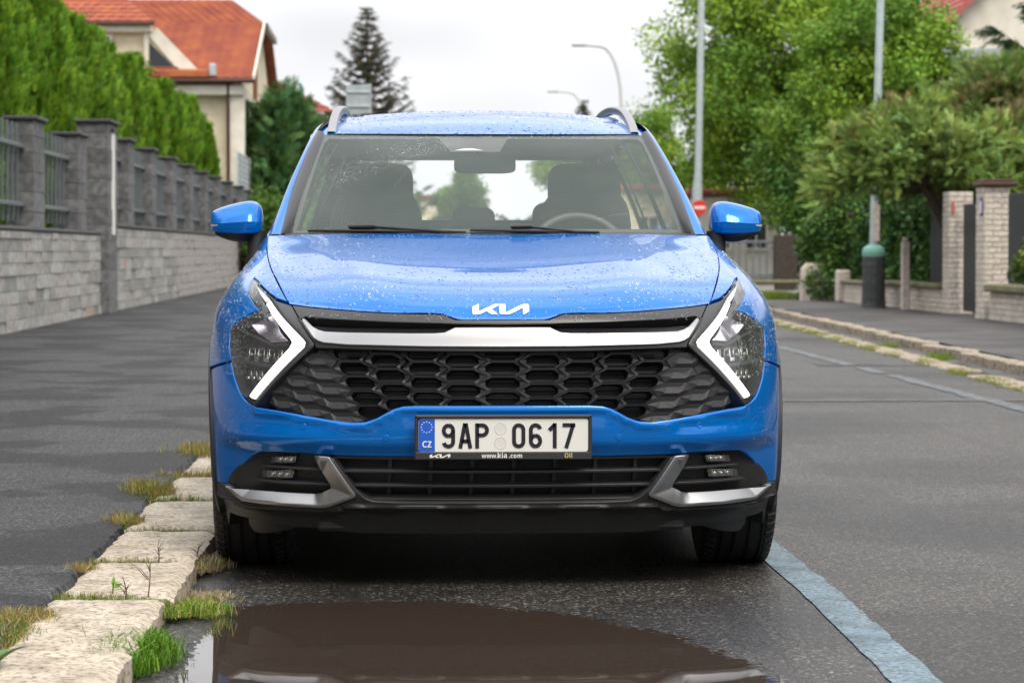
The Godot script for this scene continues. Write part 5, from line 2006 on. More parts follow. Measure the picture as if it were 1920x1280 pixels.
func car_materials() -> void:
	var p := mat(lin(.0003, .145, .54), 0.26, 0.32)
	p.metallic_specular = 0.15
	p.clearcoat_enabled = true
	p.clearcoat = 0.8
	p.clearcoat_roughness = 0.02
	mats.paint = p
	mats.gloss_black = mat(lin(.012, .012, .013), 0.12)
	mats.satin_black = mat(lin(.028, .028, .031), 0.36)
	var grain := noise_tex(256, 0.2, 131, 2, [])
	mats.plastic = tri_mat(noise_tex(128, 0.08, 130, 3, [0.0, lin(.016, .016, .017), 1.0, lin(.026, .026, .027)]), 3.0, 0.5, grain, 0.03, false)
	mats.grille = tri_mat(noise_tex(128, 0.08, 132, 3, [0.0, lin(.014, .014, .016), 1.0, lin(.024, .024, .027)]), 3.0, 0.5, grain, 0.015, false)
	mats.grille.metallic_specular = 0.4
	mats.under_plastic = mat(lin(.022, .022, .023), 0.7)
	mats.silver = mat(lin(.33, .33, .34), 0.36, 0.85)
	mats.bright = mat(lin(.8, .8, .8), 0.18, 1.0)
	mats.emblem = mat(lin(.9, .9, .9), 0.22, 0.4)
	var d := mat(lin(.85, .86, .9), 0.25)
	d.emission_enabled = true
	d.emission = Color(1.0, 0.99, 0.97)
	d.emission_energy_multiplier = 0.85
	mats.drl = d
	mats.drl_off = mat(lin(.5, .52, .54), 0.2)
	var g := StandardMaterial3D.new()
	g.transparency = BaseMaterial3D.TRANSPARENCY_ALPHA
	g.albedo_color = lin(.5, .72, .62, 0.06)
	g.roughness = 0.0
	g.metallic_specular = 0.36
	mats.glass = g
	var tint := StandardMaterial3D.new()
	tint.transparency = BaseMaterial3D.TRANSPARENCY_ALPHA
	tint.albedo_color = lin(.02, .028, .026, 0.3)
	tint.roughness = 0.0
	mats.tinted_glass = tint
	var c := StandardMaterial3D.new()
	c.transparency = BaseMaterial3D.TRANSPARENCY_ALPHA
	c.albedo_color = lin(.8, .82, .85, 0.04)
	c.roughness = 0.02
	mats.lens = c
	mats.frit = mat(lin(.012, .012, .013), 0.5)
	mats.cloth = mat(lin(.022, .023, .025), 0.9)
	mats.liner = mat(lin(.30, .30, .285), 0.95)
	mats.dash = mat(lin(.02, .021, .022), 0.7)
	mats.rubber = tri_mat(noise_tex(128, 0.1, 134, 3, [0.0, lin(.012, .012, .012), 1.0, lin(.024, .023, .022)]), 5.0, 0.7, null, 0.0, false)
	mats.plate_white = mat(lin(.74, .73, .69), 0.45)
	mats.plate_blue = mat(lin(.005, .10, .55), 0.4)
	mats.plate_ink = mat(lin(.008, .008, .016), 0.4)
	mats.bright_dark = mat(lin(.30, .29, .27), 0.25, 0.9)
	mats.wheel_grip = mat(lin(.06, .06, .06), 0.5)
	mats.indicator = mat(lin(.55, .5, .46), 0.2)
	mats.plate_seal = mat(lin(.66, .65, .63), 0.4)
	mats.holder_mark = mat(lin(.5, .42, .2), 0.4)
	mats.amber = mat(lin(.5, .42, .34), 0.25)
	mats.iridescent = mat(lin(.75, .66, .78), 0.16, 0.9)
	var w := StandardMaterial3D.new()
	w.refraction_enabled = true
	w.refraction_scale = 0.033
	w.albedo_color = Color(1, 1, 1, 0.0)
	w.roughness = 0.0
	mats.drop = w

func make_car() -> void:
	setup_body()
	car_materials()
	var car := thing("parked_car", "blue SUV with a wide black honeycomb grille parked facing the camera, wet with raindrops", "car")
	car_front(car)
	car_sides(car)
	car_top(car)
	car_cabin(car)
	car_mirrors(car)
	car_wheels(car)
	car_plate(car)
	car_drops(car)

func car_front(car: Node3D) -> void:
	var mb := MB.new()
	# --- painted bumper skin
	var outline := [0.0, 0.5805, 0.2691, 0.5804, 0.3089, 0.5778, 0.3388, 0.5688, 0.3888, 0.5413, 0.41, 0.5335, 0.4291, 0.5287, 0.4644, 0.5269, 0.5309, 0.534, 0.6362, 0.5497, 0.7239, 0.5609, 0.8044, 0.5675, 0.8361, 0.573, 0.8581, 0.5804, 0.882, 0.592, 0.901, 0.6073, 0.9404, 0.6495, 0.9716, 0.699, 1.05, 0.689, 1.16, 0.677]
	outline.append_array(arch(AXLE, 0.43, 48.0, -5.5, 14))
	outline.append_array([1.0241, 0.3084, 0.9622, 0.3494, 0.9022, 0.388, 0.8532, 0.412, 0.8103, 0.4227, 0.72, 0.4255, 0.6174, 0.4241, 0.5629, 0.4205, 0.5207, 0.4195, 0.0, 0.416])
	# a slight bow of the skin: a soft roll under the grille mouth and a fold that runs out to the corners
	var mouth := pts2(outline.slice(0, 24))
	var form := func(p: Vector2) -> float:
		var a := absf(p.x)
		var d := 9.0
		for k in mouth.size() - 1:
			d = minf(d, Vector2(a, p.y).distance_to(Geometry2D.get_closest_point_to_segment(Vector2(a, p.y), mouth[k], mouth[k + 1])))
		var roll := 0.006 * exp(-pow((d - 0.012) / 0.012, 2.0))
		var tuck := -0.022 * smoothstep(0.47, 0.415, p.y) * (1.0 - smoothstep(0.95, 1.1, a)) + 0.010 * exp(-pow((p.y - 0.475) / 0.03, 2.0)) * smoothstep(0.42, 0.6, a) * (1.0 - smoothstep(0.85, 1.0, a))
		return roll * (1.0 - smoothstep(0.9, 1.05, a)) + tuck
	skin_panel(mb, both(outline), form, 0.018, 0.035, 0.005)
	part("front_bumper", mb.mesh(), mats.paint, car)
	for s in [-1.0, 1.0]:
		for q in [[0.6216, 0.5115], [0.3598, 0.4785]]:
			var sn := MB.new()
			sn.panel(pts2(ring(s * q[0], q[1], 0.0095, 0.0095, 0, 345, 23)), on_skin(func(p: Vector2) -> float: return form.call(p) + 0.0022), skin_hint, 0.03, 0.004, 0.0012)
			part("parking_sensor", sn.mesh(), mats.paint, car)
	# --- headlamps
	for s in [-1.0, 1.0]:
		car_lamp(car, s)
	# --- grille surround
	var trim := [0.0, 0.8404, 0.1447, 0.8404, 0.187, 0.8574, 0.3286, 0.8595, 0.4297, 0.8639, 0.5848, 0.8749, 0.6637, 0.8830, 0.6360, 0.8380, 0.6176, 0.8481, 0.5328, 0.8408, 0.3285, 0.8323, 0.189, 0.8292, 0.1469, 0.8273, 0.0, 0.8253]
	mb = MB.new()
	skin_panel(mb, both(trim), func(p: Vector2) -> float: return 0.004 - 0.10 * maxf(0.0, 0.842 - p.y), 0.02, 0.03, 0.0025)
	var gs := part("grille_surround", mb.mesh(), mats.satin_black, car)
	mb = MB.new()
	skin_panel(mb, both([0.0, 0.835, 0.16, 0.835, 0.30, 0.842, 0.56, 0.852, 0.648, 0.858, 0.60, 0.79, 0.55, 0.768, 0.0, 0.758]), level(-0.045), 0.03, 0.01)
	part("grille_recess", mb.mesh(), mats.plastic, car)
	var cb := [0.6221, 0.8348, 0.6036, 0.8090, 0.5849, 0.7834, 0.5715, 0.7747, 0.553, 0.7689, 0.4802, 0.7632, 0.229, 0.7584, 0.0, 0.7574]
	var chrome := [0.0, 0.8213, 0.1469, 0.8194, 0.163, 0.811, 0.1792, 0.8035, 0.21, 0.8010, 0.2786, 0.8005, 0.4806, 0.8024, 0.5537, 0.8046, 0.575, 0.81, 0.5908, 0.819, 0.615, 0.8432, 0.6242, 0.8456]
	chrome.append_array(cb)
	mb = MB.new()
	var low_x := []
	var low_y := []
	for k in range(cb.size() - 2, -2, -2):
		low_x.append(cb[k])
		low_y.append(cb[k + 1])
	var lean := func(p: Vector2) -> float:
		# the strip leans back: its lower edge stands out, its upper edge runs in behind the trim
		var a := absf(p.x)
		var y0: float = table(low_x, low_y, minf(a, 0.62))
		var h := clampf((p.y - y0) / 0.045, 0.0, 1.5)
		return 0.017 - 0.019 * h
	skin_panel(mb, both(chrome), lean, 0.012, 0.012, 0.003)
	part("silver_trim", mb.mesh(), mats.silver, car)
	var lip := [0.0, 0.7574, 0.229, 0.7584, 0.4802, 0.7632, 0.553, 0.7689, 0.5715, 0.7747, 0.5849, 0.7834, 0.6036, 0.8090, 0.6221, 0.8348, 0.6450, 0.8500, 0.6270, 0.8215, 0.5861, 0.7688, 0.5839, 0.7622, 0.5809, 0.7513, 0.5411, 0.7511, 0.4244, 0.7480, 0.286, 0.7438, 0.1147, 0.7424, 0.0, 0.7423]
	mb = MB.new()
	skin_panel(mb, both(lip), level(0.010), 0.02, 0.035, 0.004)
	part("grille_lip", mb.mesh(), mats.satin_black, gs)
	# --- honeycomb grille
	var gr := Node3D.new()
	gr.name = "front_grille"
	car.add_child(gr)
	mb = MB.new()
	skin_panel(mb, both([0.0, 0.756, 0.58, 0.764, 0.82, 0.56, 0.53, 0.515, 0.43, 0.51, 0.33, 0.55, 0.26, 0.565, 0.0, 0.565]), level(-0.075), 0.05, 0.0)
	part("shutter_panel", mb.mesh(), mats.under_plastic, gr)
	for y in [0.60, 0.625, 0.65, 0.675, 0.70, 0.725]:
		mb = MB.new()
		skin_panel(mb, pts2([-0.5, y - 0.004, 0.5, y - 0.004, 0.5, y + 0.004, -0.5, y + 0.004]), level(-0.06), 0.1, 0.01)
		part("shutter_slat", mb.mesh(), mats.plastic, gr)
	var col_s := [0.0, 0.124, 0.241, 0.345, 0.450, 0.556, 0.655, 0.748]
	var col_k := [0.0, 0.05, 0.13, 0.35, 0.436, 0.5, 0.56, 0.6]
	var limit := both([0.0, 0.775, 0.58, 0.775, 0.60, 0.76, 0.84, 0.555, 0.53, 0.505, 0.43, 0.50, 0.33, 0.54, 0.26, 0.555, 0.0, 0.555])
	for sgn in [-1, 1]:
		for c in col_s.size():
			if c == 0 and sgn < 0:
				continue
			for r in 7:
				var cy := 0.738 - 0.0455 * r - (0.0 if c % 2 == 0 else 0.0227) + (0.0227 if c % 2 else 0.0)
				cy = 0.738 - 0.0455 * r + (0.0232 if c % 2 else 0.0)
				var cs: float = col_s[c] + col_k[c] * (cy - 0.66)
				if not Geometry2D.is_point_in_polygon(Vector2(cs, cy), limit):
					continue
				var wl: float = (col_s[c] - (col_s[c - 1] if c > 0 else -col_s[1]))
				var wr: float = (col_s[c + 1] if c + 1 < col_s.size() else col_s[c] + 0.09) - col_s[c]
				var m := grille_cell(cs, cy, wl, wr, col_k[c], c >= 5, sgn)
				part("grille_cell", m, mats.grille, gr)
	# --- lower bumper, black
	var low := [0.0, 0.2777, 0.3292, 0.2773, 0.3996, 0.2798, 0.4180, 0.286, 0.4313, 0.2938, 0.4571, 0.3173, 0.528, 0.4141, 0.5400, 0.4141, 0.4560, 0.2995, 0.4603, 0.2894, 0.5345, 0.2598, 0.5682, 0.2536, 0.8834, 0.2628, 0.9929, 0.3041, 1.0241, 0.3084]
	low.append_array(arch(AXLE, 0.43, -5.5, -26.0, 5))
	low.append_array([1.0807, 0.208, 1.004, 0.2031, 0.8514, 0.1998, 0.6974, 0.1884, 0.6063, 0.1836, 0.4545, 0.1717, 0.0, 0.1704])
	mb = MB.new()
	var ridge_x := [0.0, 0.0603, 0.09, 0.1696, 0.2045, 0.3041, 0.3391, 0.4202, 0.4426, 0.4748, 0.5334, 0.5698, 0.8315, 1.3]
	var ridge_y := [0.2589, 0.259, 0.2549, 0.2549, 0.2596, 0.2591, 0.2541, 0.2554, 0.2586, 0.2582, 0.2434, 0.2412, 0.2471, 0.28]
	var chin := func(p: Vector2) -> float:
		var y0: float = table(ridge_x, ridge_y, minf(absf(p.x), 1.25))
		var d := p.y - y0
		# a small ledge along the ridge line, set back below it
		return 0.012 * exp(-pow(d / 0.006, 2.0)) - 0.014 * smoothstep(0.0, -0.02, d)
	skin_panel(mb, both(low), chin, 0.012, 0.04, 0.004)
	part("lower_bumper", mb.mesh(), mats.plastic, car)
	# lower grille: dark depth, two bars, uprights
	var lg := Node3D.new()
	lg.name = "lower_grille"
	car.add_child(lg)
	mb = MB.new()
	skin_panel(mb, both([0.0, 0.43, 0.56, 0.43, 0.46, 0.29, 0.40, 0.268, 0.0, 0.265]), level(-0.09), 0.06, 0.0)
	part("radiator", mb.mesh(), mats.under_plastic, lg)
	for b in [[0.3725, 0.500], [0.3275, 0.464], [0.283, 0.42]]:
		mb = MB.new()
		skin_panel(mb, both([0.0, b[0] + 0.0045, b[1], b[0] + 0.0055, b[1], b[0] - 0.0035, 0.0, b[0] - 0.0045]), level(-0.014), 0.03, 0.03, 0.002)
		part("grille_bar", mb.mesh(), mats.satin_black, lg)
	for x in [-0.36, -0.23, -0.1, 0.03, 0.16, 0.29, 0.42]:
		mb = MB.new()
		skin_panel(mb, pts2([x - 0.006, 0.28, x + 0.006, 0.28, x + 0.012, 0.415, x, 0.415]), level(-0.05), 0.05, 0.02)
		part("upright", mb.mesh(), mats.plastic, lg)
	mb = MB.new()
	skin_panel(mb, both([0.0, 0.418, 0.53, 0.4205, 0.53, 0.4115, 0.0, 0.409]), level(-0.03), 0.04, 0.02)
	part("grille_top_bar", mb.mesh(), mats.plastic, lg)
	# fog lamp pockets with silver L-shaped trim
	for s in [-1.0, 1.0]:
		var fl := Node3D.new()
		fl.name = "fog_lamp_pocket"
		car.add_child(fl, true)
		var sg := func(a: Array) -> PackedVector2Array:
			var o := pts2(a)
			return o if s > 0 else flip(o)
		mb = MB.new()
		skin_panel(mb, sg.call([0.53, 0.43, 0.82, 0.432, 0.87, 0.415, 1.04, 0.31, 1.0, 0.298, 0.9, 0.285, 0.53, 0.285]), func(p: Vector2) -> float: return -0.012 - 0.05 * smoothstep(0.98, 0.80, absf(p.x)), 0.02, 0.0)
		part("pocket_wall", mb.mesh(), mats.plastic, fl)
		for b in [[0.8101, 0.3801, 0.5734, 0.3756], [0.8566, 0.3323, 0.5441, 0.3291]]:
			mb = MB.new()
			skin_panel(mb, sg.call([b[0], b[1] + 0.004, b[2], b[3] + 0.004, b[2], b[3] - 0.004, b[0], b[1] - 0.003]), level(-0.024), 0.03, 0.03, 0.002)
			part("bar", mb.mesh(), mats.satin_black, fl)
		for q in [[0.7576, 0.4116, 0.6686, 0.4163, 0.6743, 0.394, 0.7644, 0.3916], [0.7982, 0.3649, 0.6771, 0.373, 0.6832, 0.3452, 0.807, 0.3433]]:
			mb = MB.new()
			skin_panel(mb, sg.call(q), level(-0.04), 0.03, 0.02, 0.003)
			part("lamp_reflector", mb.mesh(), mats.bright_dark, fl)
			mb = MB.new()
			skin_panel(mb, sg.call(q), level(-0.022), 0.03, 0.0, 0.002)
			part("lamp_lens", mb.mesh(), mats.lens, fl)
			for k in 3:
				var u := 0.25 + 0.25 * k
				var c := Vector2(lerpf(q[0], q[2], u), (q[1] + q[5]) / 2.0)
				mb = MB.new()
				skin_panel(mb, sg.call([c.x - 0.008, c.y - 0.006, c.x + 0.008, c.y - 0.006, c.x + 0.006, c.y + 0.006, c.x - 0.006, c.y + 0.006]), level(-0.033), 0.03, 0.01, 0.003)
				part("lamp_element", mb.mesh(), mats.bright, fl)
		# silver trim: rim bright, inner faces run back into the pocket
		var so := [0.5981, 0.4200, 0.5575, 0.4200, 0.536, 0.4175, 0.4543, 0.2989, 0.4553, 0.2935, 0.4603, 0.2894, 0.5345, 0.2598, 0.5500, 0.2555, 0.5682, 0.2536, 0.8834, 0.2628, 0.9929, 0.3041]
		var si := [0.9291, 0.3019, 0.7605, 0.3032, 0.5911, 0.3011, 0.5665, 0.3049, 0.539, 0.3187, 0.5401, 0.3292, 0.5954, 0.4142]
		var rim := pts2([0.5575, 0.4180, 0.536, 0.4165, 0.4543, 0.2989, 0.4603, 0.2894, 0.5345, 0.2598, 0.5682, 0.2536, 0.8834, 0.2628, 0.9929, 0.3041])
		var all := so.duplicate()
		all.append_array(si)
		var fall := func(p: Vector2) -> float:
			var q := Vector2(absf(p.x), p.y)
			var d := 9.0
			for k in rim.size() - 1:
				d = minf(d, q.distance_to(Geometry2D.get_closest_point_to_segment(q, rim[k], rim[k + 1])))
			return 0.012 - maxf(0.0, d - 0.011) * lerpf(0.5, 1.15, smoothstep(0.56, 0.60, q.x))
		mb = MB.new()
		skin_panel(mb, sg.call(all), fall, 0.0045, 0.012, 0.003)
		part("silver_trim", mb.mesh(), mats.silver, fl)
		# air deflector below the corner
		mb = MB.new()
		skin_panel(mb, sg.call([1.004, 0.215, 1.0161, 0.1685, 0.9776, 0.1494, 0.9257, 0.1482, 0.8196, 0.1577, 0.6991, 0.18, 0.6991, 0.205]), level(-0.05), 0.04, 0.012, 0.003)
		part("air_deflector", mb.mesh(), mats.plastic, car)
	# black soft tray behind the nose so that the engine bay is closed
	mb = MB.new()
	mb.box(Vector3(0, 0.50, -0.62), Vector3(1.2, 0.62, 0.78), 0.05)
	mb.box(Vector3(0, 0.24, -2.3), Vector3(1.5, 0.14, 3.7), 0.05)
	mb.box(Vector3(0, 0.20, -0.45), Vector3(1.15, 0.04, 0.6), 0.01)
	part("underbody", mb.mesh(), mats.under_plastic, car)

func grille_cell(cs: float, cy: float, wl: float, wr: float, k: float, closed: bool, sgn: int) -> ArrayMesh:
	## one cell of the honeycomb: sloping facets round an opening (or a closed faceted plate near the lamps)
	var mb := MB.new()
	var h := 0.0230
	var at := func(x: float, y: float, d: float) -> Vector3:
		var s := cs + x + k * y
		var q := skin(s, cy + y) + skin_out(s, cy + y) * (-0.010 + d)
		return Vector3(q.x * sgn, q.y, q.z)
	var fl := 0.36
	var o := [Vector2(-wl * fl, h), Vector2(wr * fl, h), Vector2(wr * 0.62, 0), Vector2(wr * fl, -h), Vector2(-wl * fl, -h), Vector2(-wl * 0.62, 0)]
	var hint := Vector3(0.15 * sgn, 0.1, 1)
	if closed:
		# a wedge: broad upper facet, short dark lower one
		var e := [Vector2(-wl * 0.22, 0.009), Vector2(wr * 0.22, 0.009), Vector2(wr * 0.34, -0.006), Vector2(wr * 0.22, -0.012), Vector2(-wl * 0.22, -0.012), Vector2(-wl * 0.34, -0.006)]
		var dz := [-0.002, -0.002, 0.006, 0.006, 0.006, 0.006]
		for i in 6:
			var j := (i + 1) % 6
			mb.face([at.call(o[i].x, o[i].y, 0.0), at.call(o[j].x, o[j].y, 0.0), at.call(e[j].x, e[j].y, dz[j])], hint)
			mb.face([at.call(o[i].x, o[i].y, 0.0), at.call(e[j].x, e[j].y, dz[j]), at.call(e[i].x, e[i].y, dz[i])], hint)
		for i in range(1, 5):
			mb.face([at.call(e[0].x, e[0].y, dz[0]), at.call(e[i].x, e[i].y, dz[i]), at.call(e[i + 1].x, e[i + 1].y, dz[i + 1])], hint)
		return mb.mesh()
	var ih := 0.0190
	var e := [Vector2(-wl * 0.28, ih), Vector2(wr * 0.28, ih), Vector2(wr * 0.43, 0.007), Vector2(wr * 0.43, -0.007), Vector2(wr * 0.28, -ih), Vector2(-wl * 0.28, -ih), Vector2(-wl * 0.43, -0.007), Vector2(-wl * 0.43, 0.007)]
	var oo := [o[0], o[1], o[2], o[2], o[3], o[4], o[5], o[5]]
	var sink := [-0.001, -0.001, -0.007, -0.007, 0.002, 0.002, -0.007, -0.007]
	for i in 8:
		var j := (i + 1) % 8
		var a: Vector3 = at.call(oo[i].x, oo[i].y, 0.0)
		var b: Vector3 = at.call(oo[j].x, oo[j].y, 0.0)
		var c: Vector3 = at.call(e[j].x, e[j].y, sink[j])
		var d: Vector3 = at.call(e[i].x, e[i].y, sink[i])
		if oo[i] != oo[j]:
			mb.face([a, b, c], hint)
			mb.face([a, c, d], hint)
		else:
			mb.face([a, c, d], hint)
		# walls of the opening
		var mid: Vector3 = at.call(0.0, 0.0, -0.02)
		mb.face([d, c, at.call(e[j].x * 0.94, e[j].y * 0.92, -0.042), at.call(e[i].x * 0.94, e[i].y * 0.92, -0.042)], mid - (c + d) / 2.0)
	return mb.mesh()

func car_lamp(car: Node3D, s: float) -> void:
	var lp := Node3D.new()
	lp.name = "headlamp"
	car.add_child(lp, true)
	var sg := func(a: Array) -> PackedVector2Array:
		var o := pts2(a)
		return o if s > 0 else flip(o)
	var mb := MB.new()
	# black bezel on the inner side, from the tip under the hood edge round to the bottom
	skin_panel(mb, sg.call([0.8687, 0.9505, 0.8359, 0.9255, 0.7892, 0.8888, 0.6757, 0.7807, 0.6673, 0.7675, 0.6747, 0.7507, 0.8413, 0.5979, 0.8560, 0.5905, 0.8561, 0.5830, 0.835, 0.5755, 0.8044, 0.5695, 0.5868, 0.7548, 0.5849, 0.7622, 0.5871, 0.7680, 0.626, 0.8205, 0.6668, 0.8817, 0.7294, 0.8976, 0.8007, 0.9255]), func(p: Vector2) -> float: return 0.001 + 0.010 * exp(-pow((absf(p.x) - 0.60 - absf(p.y - 0.762) * 0.95) / 0.03, 2.0)), 0.016, 0.05, 0.003)
	part("bezel", mb.mesh(), mats.satin_black, lp)
	# daytime running light
	mb = MB.new()
	skin_panel(mb, sg.call([0.7536, 0.8965, 0.6223, 0.78, 0.6140, 0.7684, 0.6173, 0.7567, 0.8052, 0.5909, 0.8213, 0.592, 0.8360, 0.599, 0.6710, 0.7508, 0.6610, 0.7677, 0.6660, 0.7776, 0.7750, 0.8850]), func(p: Vector2) -> float: return 0.008 + 0.010 * exp(-pow((absf(p.x) - 0.60 - absf(p.y - 0.762) * 0.95) / 0.03, 2.0)), 0.014, 0.01, 0.003)
	part("daytime_running_light", mb.mesh(), mats.drl, lp)
	mb = MB.new()
	skin_panel(mb, sg.call([0.8640, 0.9450, 0.7989, 0.9200, 0.7560, 0.8985, 0.7770, 0.8870, 0.8200, 0.9135, 0.8520, 0.9345]), level(0.006), 0.02, 0.01, 0.002)
	part("light_guide", mb.mesh(), mats.drl_off, lp)
	# cavity behind the clear cover
	var lens := [0.9176, 0.962, 0.930, 0.9495, 0.932, 0.9348, 0.9225, 0.9212, 0.8992, 0.9078, 0.8116, 0.8633, 0.8637, 0.8504, 0.9239, 0.8324, 1.0060, 0.7998, 1.0021, 0.7796, 0.9900, 0.7458, 0.9686, 0.699, 0.9374, 0.6505, 0.899, 0.609, 0.8616, 0.5907, 0.8433, 0.5999, 0.6767, 0.7507, 0.6693, 0.7675, 0.6777, 0.7797, 0.7912, 0.8868, 0.8379, 0.9235, 0.8787, 0.9503]
	mb = MB.new()
	skin_panel(mb, sg.call(lens), func(p: Vector2) -> float: return -0.055 + 0.045 * smoothstep(0.86, 0.93, p.y), 0.04, 0.0)
	part("housing", mb.mesh(), mats.gloss_black, lp)
	# side wall of the cavity
	mb = MB.new()
	var edge: PackedVector2Array = sg.call(lens)
	for k in edge.size():
		var a := edge[k]
		var b := edge[(k + 1) % edge.size()]
		var pa := skin(a.x, a.y)
		var pb := skin(b.x, b.y)
		var na := skin_out(a.x, a.y) * 0.055
		var nb := skin_out(b.x, b.y) * 0.055
		mb.face([pa - na * 0.06, pb - nb * 0.06, pb - nb, pa - na], skin(0.82 * s, 0.74) - pa)
	part("housing_wall", mb.mesh(), mats.satin_black, lp)
	# upper reflector bowl, bright
	mb = MB.new()
	skin_panel(mb, sg.call([0.692, 0.770, 0.792, 0.858, 0.85, 0.838, 0.905, 0.818, 0.86, 0.790, 0.76, 0.765]), func(p: Vector2) -> float: return -0.042 + 0.028 * sin(absf(p.x) * 30.0 + p.y * 14.0) * 0.35 + 0.02 * smoothstep(0.86, 0.77, p.y), 0.012, 0.012, 0.003)
	part("upper_reflector", mb.mesh(), mats.iridescent, lp)
	mb = MB.new()
	skin_panel(mb, sg.call([0.70, 0.7675, 0.76, 0.7615, 0.86, 0.785, 0.975, 0.805, 0.985, 0.800, 0.86, 0.776, 0.76, 0.7515, 0.70, 0.7555]), level(-0.02), 0.02, 0.02, 0.002)
	part("shelf", mb.mesh(), mats.satin_black, lp)
	# main module: a row of clear blocks in bright cups
	for k in 4:
		var cx := 0.745 + 0.057 * k
		mb = MB.new()
		skin_panel(mb, sg.call([cx - 0.024, 0.745, cx + 0.024, 0.752, cx + 0.020, 0.705, cx - 0.018, 0.700]), level(-0.046), 0.03, 0.02, 0.004)
		part("lamp_cup", mb.mesh(), mats.bright_dark, lp)
		mb = MB.new()
		skin_panel(mb, sg.call([cx - 0.017, 0.716, cx + 0.017, 0.720, cx + 0.015, 0.703, cx - 0.013, 0.701]), level(-0.030), 0.03, 0.016, 0.004)
		part("lamp_block", mb.mesh(), mats.bright, lp)
		mb = MB.new()
		skin_panel(mb, sg.call([cx - 0.022, 0.742, cx - 0.017, 0.743, cx - 0.014, 0.703, cx - 0.018, 0.703]), level(-0.026), 0.03, 0.02, 0.001)
		part("lamp_rib", mb.mesh(), mats.bright, lp)
	mb = MB.new()
	skin_panel(mb, sg.call([0.73, 0.695, 0.96, 0.708, 0.955, 0.697, 0.74, 0.684]), level(-0.022), 0.03, 0.02, 0.002)
	part("lower_shelf", mb.mesh(), mats.satin_black, lp)
	for k in 3:
		var cx := 0.835 + 0.033 * k
		mb = MB.new()
		skin_panel(mb, sg.call([cx - 0.012, 0.675, cx + 0.012, 0.678, cx + 0.010, 0.648, cx - 0.010, 0.646]), level(-0.034), 0.03, 0.02, 0.004)
		part("lamp_block", mb.mesh(), mats.bright_dark, lp)
		mb = MB.new()
		skin_panel(mb, sg.call([cx - 0.011, 0.656, cx + 0.010, 0.658, cx + 0.009, 0.648, cx - 0.009, 0.646]), level(-0.026), 0.03, 0.01, 0.002)
		part("lamp_rib", mb.mesh(), mats.bright, lp)
	# clear cover
	mb = MB.new()
	skin_panel(mb, sg.call(lens), level(0.0015), 0.02, 0.0)
	part("clear_cover", mb.mesh(), mats.lens, lp)


